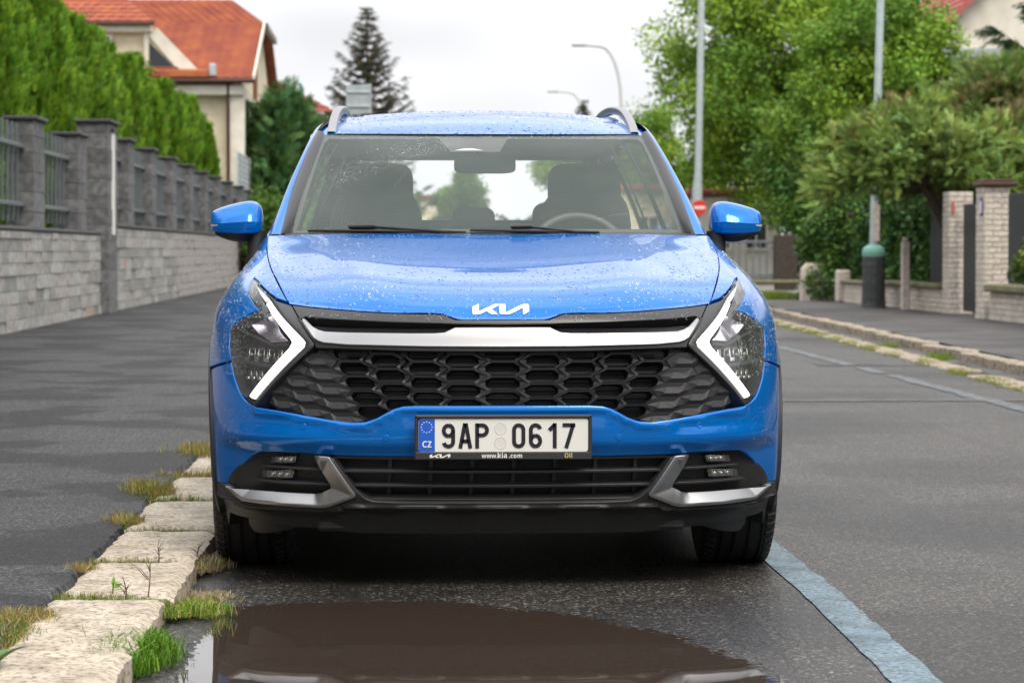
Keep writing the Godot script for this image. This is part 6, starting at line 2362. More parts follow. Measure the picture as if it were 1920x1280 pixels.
func car_sides(car: Node3D) -> void:
	for s in [-1.0, 1.0]:
		var sg := func(a: Array) -> PackedVector2Array:
			var o := pts2(a)
			return o if s > 0 else flip(o)
		# front fender: lamp edge, bumper seam, wheel arch, door gap, hood seam
		var f := [0.9746, 0.7035, 1.05, 0.6935, 1.16, 0.6815]
		f.append_array(arch(AXLE, 0.43, 49.2, 183.0, 26))
		f.append_array([2.02, 0.315, 2.08, 0.315, 2.085, 0.7, 2.10, 1.06, 1.7, 1.100, 1.45, 1.108, 1.294, 1.107, 1.0229, 1.0809, 0.8921, 1.044, 0.8269, 1.0135, 0.7803, 0.986, 0.750, 0.9655, 0.7246, 0.942, 0.7029, 0.9160, 0.6860, 0.8930, 0.7294, 0.9016, 0.8007, 0.9295, 0.8696, 0.9548, 0.9186, 0.9662, 0.934, 0.9512, 0.9361, 0.9348, 0.9265, 0.9202, 0.9032, 0.9068, 0.8176, 0.8640, 0.8637, 0.8544, 0.9239, 0.8364, 1.0120, 0.8018, 1.0081, 0.7796, 0.996, 0.7458])
		var mb := MB.new()
		# the flare: the skin swells slightly round the arch, with a soft fold above it
		var flare := func(p: Vector2) -> float:
			var d := Vector2(absf(p.x) - AXLE, p.y - 0.345).length() - 0.43
			return 0.006 * exp(-pow(d / 0.05, 2.0))
		skin_panel(mb, sg.call(f), flare, 0.022, 0.025, 0.003)
		part("front_fender", mb.mesh(), mats.paint, car)
		for c in [AXLE, REAR_AXLE]:
			var a := arch(c, 0.428, -20.0, 200.0, 30)
			a.append_array(arch(c, 0.385, 200.0, -20.0, 30))
			mb = MB.new()
			skin_panel(mb, sg.call(a), level(0.008), 0.03, 0.06, 0.004)
			part("wheel_arch_cladding", mb.mesh(), mats.plastic, car)
			# wheel housing
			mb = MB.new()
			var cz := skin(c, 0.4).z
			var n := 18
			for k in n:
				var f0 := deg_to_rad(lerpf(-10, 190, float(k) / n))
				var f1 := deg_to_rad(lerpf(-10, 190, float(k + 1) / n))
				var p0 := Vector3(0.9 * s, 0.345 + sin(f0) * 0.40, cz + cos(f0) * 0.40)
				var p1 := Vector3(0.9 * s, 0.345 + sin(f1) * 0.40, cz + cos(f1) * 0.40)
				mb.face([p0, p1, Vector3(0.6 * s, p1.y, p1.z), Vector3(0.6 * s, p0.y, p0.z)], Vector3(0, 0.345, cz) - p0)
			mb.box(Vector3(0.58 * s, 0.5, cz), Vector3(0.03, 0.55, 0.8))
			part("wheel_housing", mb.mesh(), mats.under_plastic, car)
		var door := [2.088, 0.37, 3.20, 0.37, 3.20, 1.10, 2.6, 1.10, 2.104, 1.066, 2.092, 0.7]
		mb = MB.new()
		skin_panel(mb, sg.call(door), level(0.0), 0.07, 0.03, 0.003)
		var dr := part("front_door", mb.mesh(), mats.paint, car)
		mb = MB.new()
		skin_panel(mb, sg.call([2.95, 0.93, 3.15, 0.935, 3.15, 0.955, 2.95, 0.95]), level(0.035), 0.05, 0.02, 0.006)
		part("door_handle", mb.mesh(), mats.paint, dr)
		var rd := [3.206, 0.37, 3.79, 0.37]
		rd.append_array(arch(REAR_AXLE, 0.43, 5.0, 70.0, 10))
		rd.append_array([4.11, 1.10, 3.206, 1.10])
		mb = MB.new()
		skin_panel(mb, sg.call(rd), level(0.0), 0.07, 0.03, 0.003)
		dr = part("rear_door", mb.mesh(), mats.paint, car)
		mb = MB.new()
		skin_panel(mb, sg.call([3.86, 0.93, 4.06, 0.935, 4.06, 0.955, 3.86, 0.95]), level(0.035), 0.05, 0.02, 0.006)
		part("door_handle", mb.mesh(), mats.paint, dr)
		var q := [4.116, 1.10]
		q.append_array(arch(REAR_AXLE, 0.43, 71.5, 185.0, 20))
		q.append_array([4.75, 0.30, 5.88, 0.30, 5.88, 1.12, 4.75, 1.12])
		mb = MB.new()
		skin_panel(mb, sg.call(q), level(0.0), 0.07, 0.03, 0.003)
		part("rear_quarter", mb.mesh(), mats.paint, car)
		mb = MB.new()
		skin_panel(mb, sg.call([2.0, 0.20, 3.83, 0.20, 3.83, 0.362, 2.0, 0.362]), level(0.012), 0.08, 0.03, 0.006)
		part("sill_cladding", mb.mesh(), mats.plastic, car)
		# side glass and pillars
		var lowx := [-1.50, -2.0, -3.0, -3.6, -4.02]
		var glass := func(b: float, v: float) -> Vector3:
			var z := lerpf(-1.52, -4.02, b)
			var xl: float = table([1.5, 2.0, 3.0, 3.6, 4.02], [0.797, 0.815, 0.818, 0.812, 0.775], -z)
			var zt := lerpf(-2.16, -3.95, b)
			var xt: float = table([2.1, 2.5, 3.0, 3.6, 4.0], [0.632, 0.638, 0.640, 0.636, 0.62], -zt)
			var yt: float = table([2.1, 2.5, 3.0, 3.6, 4.0], [1.490, 1.522, 1.545, 1.520, 1.44], -zt)
			var lo := Vector3(xl * s, 1.10, z)
			var hi := Vector3(xt * s, yt, zt)
			return lo.lerp(hi, v) + Vector3(s * 0.012 * 4.0 * v * (1 - v), 0, 0)
		mb = MB.new()
		mb.sheet(glass, 0.02, 1.0, 24, 0.0, 0.985, 10, Vector3(s, 0.2, 0))
		part("side_window", mb.mesh(), mats.tinted_glass, car)
		for b in [[0.40, 0.46], [0.72, 0.76], [0.96, 1.0]]:
			mb = MB.new()
			mb.sheet(func(u, v): return glass.call(u, v) + Vector3(s * 0.004, 0, 0), b[0], b[1], 3, 0.0, 1.0, 8, Vector3(s, 0.2, 0))
			mb.sheet(func(u, v): return glass.call(u, v) - Vector3(s * 0.06, 0, 0), b[0], b[1], 3, 0.0, 1.0, 8, Vector3(-s, -0.2, 0))
			part("pillar", mb.mesh(), mats.satin_black, car)
	# closing panels at the back: tail glass, frame
	var tail := func(u: float, v: float) -> Vector3:
		return Vector3(u * lerpf(0.66, 0.56, v), lerpf(1.11, 1.49, v), lerpf(-4.30, -4.16, v) + 0.10 * u * u + 0.0)
	var mb := MB.new()
	mb.sheet(tail, -0.9, 0.9, 12, 0.16, 0.93, 6, Vector3(0, 0.2, -1))
	part("rear_window", mb.mesh(), mats.glass, car)
	mb = MB.new()
	for a in [[-1.12, -0.9, 0.0, 1.0], [0.9, 1.12, 0.0, 1.0], [-0.9, 0.9, 0.0, 0.16], [-0.9, 0.9, 0.93, 1.05]]:
		mb.sheet(tail, a[0], a[1], 8, a[2], a[3], 6, Vector3(0, 0.2, -1))
	part("tailgate_frame", mb.mesh(), mats.satin_black, car)

func car_top(car: Node3D) -> void:
	var mb := MB.new()
	mb.sheet(hood, -1.0, 1.0, 72, 0.0, 1.0, 90, Vector3(0, 1, 0.3))
	for k in 72:
		var a := hood(-1.0 + k / 36.0, 0.0)
		var b := hood(-1.0 + (k + 1) / 36.0, 0.0)
		mb.face([a, b, b + Vector3(0, -0.016, -0.02), a + Vector3(0, -0.016, -0.02)], Vector3(0, -0.3, 1))
	for s in [-1.0, 1.0]:
		for k in 60:
			var a := hood(s, k / 60.0)
			var b := hood(s, (k + 1) / 60.0)
			mb.face([a, b, b + Vector3(-s * 0.006, -0.03, 0), a + Vector3(-s * 0.006, -0.03, 0)], Vector3(s, 0, 0))
	var hd := part("hood", mb.mesh(), mats.paint, car)
	# raised letters on the nose of the hood
	mb = MB.new()
	var nose := func(p: Vector2) -> Vector3:
		var lo := 0.0
		var hi := 0.6
		for k in 24:
			var m := (lo + hi) / 2.0
			if hood(p.x / 0.67, m).y < p.y:
				lo = m
			else:
				hi = m
		return Vector3(p.x, p.y, hood(p.x / 0.67, lo).z + 0.004)
	var em := PackedVector2Array()
	for p in emblem(0.177):
		em.append(p + Vector2(-0.004, 0.8735))
	mb.panel(em, nose, func(_p): return Vector3(0, 0.3, 1), 0.02, 0.004, 0.0012)
	part("emblem", mb.mesh(), mats.emblem, hd)
	# windscreen: glass over a printed black border
	mb = MB.new()
	mb.sheet(func(u, v): return screen(Vector2(u, v)), -1.0, 1.0, 30, 0.0, 1.0, 20, Vector3(0, 1, 1))
	var ws := part("windscreen", mb.mesh(), mats.glass, car)
	var inner := func(p: Vector2) -> Vector3: return screen(p) - Vector3(0, 0.85, 0.53) * 0.004
	var hint := func(_p: Vector2) -> Vector3: return Vector3(0, 1, 1)
	for q in [[-1.0, 0.0, 1.0, 0.0, 1.0, 0.065, -1.0, 0.055], [-1.0, 0.945, 1.0, 0.945, 1.0, 1.0, -1.0, 1.0], [-1.0, 0.055, -0.968, 0.055, -0.965, 0.10, -0.975, 0.9, -0.955, 0.945, -1.0, 0.945], [1.0, 0.055, 0.968, 0.055, 0.965, 0.10, 0.975, 0.9, 0.955, 0.945, 1.0, 0.945], [-0.275, 0.947, 0.14, 0.947, 0.125, 0.90, 0.082, 0.775, -0.205, 0.775, -0.262, 0.90]]:
		mb = MB.new()
		mb.panel(pts2(q), inner, hint, 0.06, 0.0)
		part("printed_border", mb.mesh(), mats.frit, ws)
	mb = MB.new()
	mb.panel(pts2([-0.185, 0.787, -0.012, 0.787, -0.075, 0.812, -0.125, 0.812]), func(p: Vector2) -> Vector3: return screen(p) - Vector3(0, 0.85, 0.53) * 0.002, hint, 0.06, 0.0)
	part("camera_window", mb.mesh(), mats.drl_off, ws)
	# cowl between hood and glass
	mb = MB.new()
	mb.sheet(func(u, v): return (hood(u, 1.0) + Vector3(0, -0.012, 0.02)).lerp(screen(Vector2(u, 0.03)), v), -1.0, 1.0, 30, 0.0, 1.0, 3, Vector3(0, 1, 0.4))
	part("cowl", mb.mesh(), mats.plastic, car)
	# wipers: arm root, arm and blade lying along the bottom of the glass
	for w in [[-0.70, -0.56, -0.24, 0.0], [0.10, 0.21, 0.42, 0.0]]:
		var wp := Node3D.new()
		wp.name = "wiper"
		car.add_child(wp, true)
		var at := func(u: float, v: float, o: float) -> Vector3: return screen(Vector2(u, v)) + Vector3(0, 0.85, 0.53) * o
		mb = MB.new()
		var a: Vector3 = at.call(w[0], 0.050, 0.012)
		var b: Vector3 = at.call(w[1], 0.048, 0.014)
		mb.tube([a, a.lerp(b, 0.1), a.lerp(b, 0.9), b], [0.004, 0.010, 0.010, 0.006], 8)
		part("blade_cover", mb.mesh(), mats.plastic, wp)
		mb = MB.new()
		var pth := []
		for k in 9:
			var t := k / 8.0
			pth.append(at.call(lerpf(w[1] - 0.02, w[2], t), lerpf(0.048, 0.012, t), 0.013))
		mb.tube(pth, [0.007, 0.007, 0.0065, 0.006, 0.006, 0.006, 0.006, 0.006, 0.006], 6)
		part("arm", mb.mesh(), mats.plastic, wp)
		mb = MB.new()
		pth = []
		for k in 9:
			var t := k / 8.0
			pth.append(at.call(lerpf(w[0] - 0.2, w[2] + 0.12, t), lerpf(0.030, 0.016, t), 0.008))
		mb.tube(pth, [0.005, 0.006, 0.006, 0.006, 0.006, 0.006, 0.006, 0.006, 0.004], 6)
		part("blade", mb.mesh(), mats.rubber, wp)
	# windscreen pillars: black moulding against the glass, painted outside
	for s in [-1.0, 1.0]:
		var rows := [0.0, 0.5, 1.0, 1.5, 2.2, 3.0]
		var P := func(t: float, xs: Array, ys: Array, zs: Array) -> Vector3:
			return Vector3(table(rows, xs, t) * s, table(rows, ys, t), table(rows, zs, t))
		var O := func(t: float) -> Vector3: return P.call(t, [0.786, 0.727, 0.650, 0.652, 0.655, 0.65], [1.105, 1.302, 1.492, 1.512, 1.53, 1.50], [-1.46, -1.85, -2.22, -2.6, -3.1, -3.7])
		var M := func(t: float) -> Vector3: return P.call(t, [0.744, 0.706, 0.634, 0.60, 0.60, 0.60], [1.112, 1.306, 1.508, 1.565, 1.59, 1.565], [-1.45, -1.80, -2.14, -2.5, -3.1, -3.7])
		var W := func(t: float) -> Vector3: return screen(Vector2(s * 0.995, t))
		mb = MB.new()
		mb.sheet(func(t, k):
			var mid: Vector3 = W.call(t).lerp(M.call(t), k)
			return mid + Vector3(s * 0.3, 0.6, 0.5) * 0.012 * 4.0 * k * (1.0 - k), 0.0, 1.0, 14, 0.0, 1.0, 6, Vector3(s * 0.3, 0.7, 0.6))
		part("pillar_moulding", mb.mesh(), mats.satin_black, car)
		mb = MB.new()
		mb.sheet(func(t, k):
			var a: Vector3 = M.call(t)
			var b: Vector3 = O.call(t)
			return a.lerp(b, k) + Vector3(s * 0.8, 0.3, 0.5) * 0.010 * 4.0 * k * (1.0 - k), 0.0, 3.0, 40, 0.0, 1.0, 6, Vector3(s, 0.4, 0.3))
		mb.sheet(func(t, k): return O.call(t).lerp(O.call(t) + Vector3(-s * 0.012, -0.03, -0.09), k), 0.0, 3.0, 40, 0.0, 1.0, 2, Vector3(s, 0.0, 0.0))
		part("windscreen_pillar", mb.mesh(), mats.paint, car)
		mb = MB.new()
		mb.sheet(func(t, k): return W.call(t).lerp(O.call(t) + Vector3(-s * 0.012, -0.03, -0.09), k) - Vector3(0, 0.02, 0.02), 0.0, 1.0, 14, 0.0, 1.0, 2, Vector3(-s, -0.2, -0.5))
		part("inner_pillar", mb.mesh(), mats.liner, car)
		# roof rail: a raised bar with feet at both ends
		mb = MB.new()
		var rail := [Vector3(0.577, 1.490, -2.09), Vector3(0.575, 1.520, -2.15), Vector3(0.571, 1.556, -2.27), Vector3(0.564, 1.590, -2.42), Vector3(0.556, 1.612, -2.62), Vector3(0.549, 1.628, -2.95), Vector3(0.545, 1.627, -3.4), Vector3(0.543, 1.600, -3.75), Vector3(0.540, 1.555, -3.98)]
		var fn := func(t: float, k: float) -> Vector3:
			var i := clampi(int(t), 0, rail.size() - 2)
			var xs := range(rail.size())
			var px := []
			var py := []
			var pz := []
			for p in rail:
				px.append(p.x); py.append(p.y); pz.append(p.z)
			var c := Vector3(table(xs, px, t), table(xs, py, t), table(xs, pz, t))
			var sq := k * TAU
			var ex := signf(cos(sq)) * pow(absf(cos(sq)), 0.45)
			var ey := signf(sin(sq)) * pow(absf(sin(sq)), 0.45)
			return Vector3((c.x + ex * 0.0165) * s, c.y + ey * 0.016, c.z)
		var e := 0.01
		var nt := 40
		var nk := 24
		for i in nt:
			for k in nk:
				var t0 := i * 8.0 / nt
				var t1 := (i + 1) * 8.0 / nt
				var k0 := float(k) / nk
				var k1 := float(k + 1) / nk
				var ctr: Vector3 = (fn.call((t0 + t1) / 2, 0.0) + fn.call((t0 + t1) / 2, 0.5)) / 2.0
				var nn := func(t, kk):
					var du: Vector3 = fn.call(minf(t + e, 8.0), kk) - fn.call(maxf(t - e, 0.0), kk)
					var dk: Vector3 = fn.call(t, kk + 0.008) - fn.call(t, kk - 0.008)
					var o := du.cross(dk).normalized()
					return o if o.dot(fn.call(t, kk) - ctr) > 0 else -o
				mb.quad(fn.call(t0, k0), fn.call(t1, k0), fn.call(t1, k1), fn.call(t0, k1), nn.call(t0, k0), nn.call(t1, k0), nn.call(t1, k1), nn.call(t0, k1))
		part("roof_rail", mb.mesh(), mats.silver, car)
	# roof skin, headlining below it
	mb = MB.new()
	mb.sheet(roof, -0.66, 0.66, 60, 0.0, 1.0, 60, Vector3.UP)
	part("roof", mb.mesh(), mats.paint, car)
	mb = MB.new()
	mb.sheet(func(a, b): return roof(a, b) - Vector3(0, 0.045, 0), -0.62, 0.62, 24, 0.02, 0.97, 24, Vector3.DOWN)
	part("headlining", mb.mesh(), mats.liner, car)

func blob_box(mb: MB, at: Vector3, size: Vector3, power: float, basis := Basis.IDENTITY, nu := 20, nv := 14) -> void:
	## a cushion: a box with strongly rounded edges
	var f := func(u: float, v: float) -> Vector3:
		var cu := cos(u); var su := sin(u); var cv := cos(v); var sv := sin(v)
		var g := func(x): return signf(x) * pow(absf(x), power)
		return at + basis * Vector3(g.call(cv) * g.call(cu) * size.x / 2, g.call(sv) * size.y / 2, g.call(cv) * g.call(su) * size.z / 2)
	for i in nu:
		for j in nv:
			var u0 := TAU * i / nu; var u1 := TAU * (i + 1) / nu
			var v0 := PI * (float(j) / nv - 0.5); var v1 := PI * (float(j + 1) / nv - 0.5)
			var p := [f.call(u0, v0), f.call(u1, v0), f.call(u1, v1), f.call(u0, v1)]
			var n := []
			for q in p:
				var l: Vector3 = basis.inverse() * (q - at) / size * 2.0
				var g := Vector3(signf(l.x) * pow(absf(l.x), 2.0 / power - 1.0) / size.x, signf(l.y) * pow(absf(l.y), 2.0 / power - 1.0) / size.y, signf(l.z) * pow(absf(l.z), 2.0 / power - 1.0) / size.z)
				n.append((basis * g).normalized() if g.length() > 1e-5 else (q - at).normalized())
			if p[0].distance_to(p[1]) > 1e-6 and p[1].distance_to(p[2]) > 1e-6:
				mb.tri(p[0], p[1], p[2], n[0], n[1], n[2])
			if p[2].distance_to(p[3]) > 1e-6 and p[0].distance_to(p[3]) > 1e-6:
				mb.tri(p[0], p[2], p[3], n[0], n[2], n[3])

func car_cabin(car: Node3D) -> void:
	var mb := MB.new()
	mb.sheet(func(u, v): return Vector3(u * 0.74, 1.055 + 0.03 * (1 - v) + 0.012 * sin(u * 3.0), lerpf(-1.30, -1.80, v) - 0.12 * u * u), -1.0, 1.0, 16, 0.0, 1.0, 6, Vector3.UP)
	mb.box(Vector3(0, 0.92, -1.82), Vector3(1.46, 0.24, 0.05), 0.02)
	part("dashboard", mb.mesh(), mats.dash, car)
	mb = MB.new()
	mb.box(Vector3(0, 0.55, -2.9), Vector3(1.5, 0.5, 2.2), 0.05)
	mb.box(Vector3(0, 0.98, -4.0), Vector3(1.4, 0.36, 0.5), 0.05)
	part("cabin_floor", mb.mesh(), mats.under_plastic, car)
	for s in [-1.0, 1.0]:
		var st := Node3D.new()
		st.name = "front_seat"
		car.add_child(st, true)
		mb = MB.new()
		blob_box(mb, Vector3(s * 0.41, 1.00, -2.42), Vector3(0.37, 0.58, 0.20), 0.45, Basis(Vector3.RIGHT, -0.12))
		part("backrest", mb.mesh(), mats.cloth, st)
		mb = MB.new()
		blob_box(mb, Vector3(s * 0.41, 1.285, -2.47), Vector3(0.29, 0.22, 0.15), 0.42, Basis(Vector3.RIGHT, -0.1))
		part("headrest", mb.mesh(), mats.cloth, st)
		mb = MB.new()
		mb.box(Vector3(s * 0.385, 0.78, -2.2), Vector3(0.52, 0.16, 0.5), 0.06)
		part("seat_base", mb.mesh(), mats.cloth, st)
	var rs := Node3D.new()
	rs.name = "rear_seat"
	car.add_child(rs)
	mb = MB.new()
	blob_box(mb, Vector3(0, 0.95, -3.35), Vector3(1.36, 0.46, 0.2), 0.35, Basis(Vector3.RIGHT, -0.15))
	part("backrest", mb.mesh(), mats.cloth, rs)
	for x in [-0.40, -0.005, 0.395]:
		mb = MB.new()
		blob_box(mb, Vector3(x, 1.17, -3.38), Vector3(0.185 if absf(x) < 0.1 else 0.3, 0.14 if absf(x) < 0.1 else 0.19, 0.10), 0.5)
		part("headrest", mb.mesh(), mats.cloth, rs)
	# steering wheel
	var sw := Node3D.new()
	sw.name = "steering_wheel"
	car.add_child(sw)
	var tb := Transform3D(Basis(Vector3.RIGHT, deg_to_rad(62)), Vector3(0.355, 1.03, -1.98))
	mb = MB.new()
	var pth := []
	for k in 37:
		var f := TAU * k / 36.0
		pth.append(tb * Vector3(cos(f) * 0.18, 0, sin(f) * 0.175))
	var rr := []
	rr.resize(37)
	rr.fill(0.016)
	mb.tube(pth, rr, 10, false)
	part("rim", mb.mesh(), mats.wheel_grip, sw)
	mb = MB.new()
	blob_box(mb, tb.origin, Vector3(0.16, 0.05, 0.14), 0.5, tb.basis)
	for a in [0.0, PI, PI / 2]:
		mb.tube([tb.origin, tb * Vector3(cos(a) * 0.17, 0, sin(a) * 0.17)], [0.02, 0.014], 8)
	part("hub", mb.mesh(), mats.dash, sw)
	# inside mirror
	mb = MB.new()
	blob_box(mb, Vector3(0.005, 1.378, -2.06), Vector3(0.235, 0.065, 0.05), 0.4)
	mb.tube([Vector3(0.0, 1.40, -2.05), Vector3(-0.03, 1.45, -2.0)], [0.014, 0.014], 8)
	part("inside_mirror", mb.mesh(), mats.dash, car)

func car_mirrors(car: Node3D) -> void:
	for s in [-1.0, 1.0]:
		var m := Node3D.new()
		m.name = "door_mirror"
		car.add_child(m, true)
		# sections from the inner end to the outer end: x, top, crease, bottom of paint, depth
		var X := [0.812, 0.818, 0.832, 0.86, 0.91, 0.96, 0.99, 1.0, 1.003]
		var TOP := [1.172, 1.205, 1.226, 1.234, 1.226, 1.212, 1.199, 1.188, 1.172]
		var BOT := [1.150, 1.128, 1.117, 1.114, 1.114, 1.117, 1.124, 1.133, 1.150]
		var DEP := [0.02, 0.075, 0.11, 0.125, 0.12, 0.105, 0.08, 0.05, 0.015]
		var idx := range(9)
		var f := func(t: float, k: float) -> Vector3:
			var x: float = table(idx, X, t)
			var top: float = table(idx, TOP, t)
			var bot: float = table(idx, BOT, t)
			var d: float = table(idx, DEP, t)
			# round the section: bottom back -> bottom front -> crease -> up and back -> top back
			var zf: float
			var yf: float
			if k < 0.5:
				zf = table([0.0, 0.2, 0.3, 0.5], [0.0, 0.86, 0.95, 1.0], k)
				yf = table([0.0, 0.2, 0.3, 0.5], [0.03, 0.0, 0.10, 0.36], k)
			else:
				zf = table([0.5, 0.66, 0.84, 0.93, 1.0], [1.0, 0.86, 0.58, 0.30, 0.0], k)
				yf = table([0.5, 0.66, 0.84, 0.93, 1.0], [0.36, 0.62, 0.92, 0.99, 1.0], k)
			return Vector3(x * s, lerpf(bot, top, yf), -1.635 + zf * d)
		var mb := MB.new()
		mb.sheet(f, 0.0, 8.0, 40, 0.0, 0.497, 14, Vector3(0, -0.1, 1))
		mb.sheet(f, 0.0, 8.0, 40, 0.503, 1.0, 14, Vector3(0, 0.6, 1))
		part("cap", mb.mesh(), mats.paint, m)
		mb = MB.new()
		mb.prism([Vector2(0.812, 1.15), Vector2(0.832, 1.117), Vector2(0.96, 1.117), Vector2(1.003, 1.15), Vector2(0.99, 1.199), Vector2(0.86, 1.234), Vector2(0.822, 1.21)], Vector3(0, 0, -1), Vector3(s, 0, 0), Vector3.UP, Vector3(0, 0, -1.64), 0.006)
		part("mirror_glass", mb.mesh(), mats.bright, m)
		# indicator strip along the fold at the outer end
		mb = MB.new()
		for k in 8:
			var t0 := lerpf(5.3, 7.9, k / 8.0)
			var t1 := lerpf(5.3, 7.9, (k + 1) / 8.0)
			var hgt := 0.03 + 0.055 * minf(1.0, (k + 0.6) / 3.0)
			var o := Vector3(s * 0.002, 0, 0.003)
			mb.face([f.call(t0, 0.47) + o, f.call(t1, 0.47) + o, f.call(t1, 0.47 - hgt) + o, f.call(t0, 0.47 - hgt) + o], Vector3(s * 0.3, 0, 1))
		part("indicator", mb.mesh(), mats.indicator, m)
		# black lower shell and foot
		mb = MB.new()
		var g := func(t: float, k: float) -> Vector3:
			var x := lerpf(0.84, 0.985, t)
			var d := 0.10 * sqrt(maxf(0.0, sin(PI * clampf(t * 0.9 + 0.08, 0, 1))))
			var dep := 0.040 * pow(sin(PI * clampf(0.15 + t * 0.8, 0, 1)), 0.7) * (1.0 - 0.25 * t)
			var a := PI * k
			return Vector3(x * s, 1.121 - dep * sin(a), -1.635 + 0.055 - cos(a) * d * 0.55)
		mb.sheet(g, 0.0, 1.0, 18, 0.0, 1.0, 14, Vector3(0, -1, 0.3))
		part("lower_shell", mb.mesh(), mats.plastic, m)
		mb = MB.new()
		var foot := [[Vector3(0.845, 1.125, -1.60), 0.045, 0.05], [Vector3(0.835, 1.09, -1.60), 0.036, 0.05], [Vector3(0.84, 1.05, -1.60), 0.03, 0.055], [Vector3(0.855, 1.0, -1.61), 0.026, 0.06]]
		for k in foot.size() - 1:
			var a: Array = foot[k]
			var b: Array = foot[k + 1]
			var n := 12
			for i in n:
				var f0 := TAU * i / n
				var f1 := TAU * (i + 1) / n
				var pt := func(q: Array, ff: float) -> Vector3: return Vector3((q[0].x + cos(ff) * q[1]) * s, q[0].y, q[0].z + sin(ff) * q[2])
				var n0 := Vector3(cos(f0) * s, 0.1, sin(f0)).normalized()
				var n1 := Vector3(cos(f1) * s, 0.1, sin(f1)).normalized()
				mb.quad(pt.call(a, f0), pt.call(a, f1), pt.call(b, f1), pt.call(b, f0), n0, n1, n1, n0)
		part("foot", mb.mesh(), mats.plastic, m)

func car_wheels(car: Node3D) -> void:
	var tyre := MB.new()
	var prof := [Vector2(0.232, 0.105), Vector2(0.26, 0.118), Vector2(0.30, 0.121), Vector2(0.33, 0.117), Vector2(0.347, 0.108), Vector2(0.3545, 0.096), Vector2(0.3565, 0.085)]
	for gx in [0.066, 0.024, -0.024, -0.066]:
		prof.append_array([Vector2(0.358, gx + 0.006), Vector2(0.350, gx + 0.005), Vector2(0.350, gx - 0.005), Vector2(0.358, gx - 0.006)])
	prof.append_array([Vector2(0.3565, -0.085), Vector2(0.3545, -0.096), Vector2(0.347, -0.108), Vector2(0.33, -0.117), Vector2(0.30, -0.121), Vector2(0.26, -0.118), Vector2(0.232, -0.105)])
	for k in prof.size():
		prof[k] = Vector2(prof[k].x, -prof[k].y)
	var turn := Transform3D(Basis(Vector3.BACK, -PI / 2), Vector3.ZERO)
	tyre.lathe(prof, 72, turn)
	# shoulder blocks
	for k in 60:
		var f := TAU * k / 60.0
		for sx in [-1.0, 1.0]:
			var b := Basis(Vector3.RIGHT, f)
			tyre.box(b * Vector3(sx * 0.096, 0.3535, 0) , Vector3(0.032, 0.010, 0.024), 0.003, b * Basis(Vector3.BACK, -sx * 0.35))
	var tyre_mesh := tyre.mesh()
	var rim := MB.new()
	rim.lathe([Vector2(0.232, -0.1), Vector2(0.222, -0.085), Vector2(0.205, 0.0), Vector2(0.222, 0.092), Vector2(0.236, 0.108), Vector2(0.226, 0.110), Vector2(0.212, 0.098), Vector2(0.196, 0.03)], 48, turn)
	rim.lathe([Vector2(0.0, 0.07), Vector2(0.045, 0.068), Vector2(0.06, 0.05), Vector2(0.06, -0.02)], 24, turn)
	for k in 10:
		var f := TAU * k / 10.0 + (0.10 if k % 2 else -0.10)
		var b := Basis(Vector3.RIGHT, f)
		rim.box(b * Vector3(0.068, 0.128, 0), Vector3(0.03, 0.19, 0.03), 0.008, b * Basis(Vector3.BACK, -0.12))
	var rim_mesh := rim.mesh()
	var disc := MB.new()
	disc.lathe([Vector2(0.06, 0.0), Vector2(0.16, 0.0), Vector2(0.16, -0.025), Vector2(0.06, -0.025)], 36, turn)
	var disc_mesh := disc.mesh()
	for c in [AXLE, REAR_AXLE]:
		for s in [-1.0, 1.0]:
			var w := Node3D.new()
			w.name = "wheel"
			car.add_child(w, true)
			w.position = Vector3(s * 0.812, 0.3545, skin(c, 0.4).z)
			if s < 0:
				w.rotation.y = PI
			part("tyre", tyre_mesh, mats.rubber, w)
			part("rim", rim_mesh, mats.silver, w)
			part("brake_disc", disc_mesh, mats.bright_dark, w)

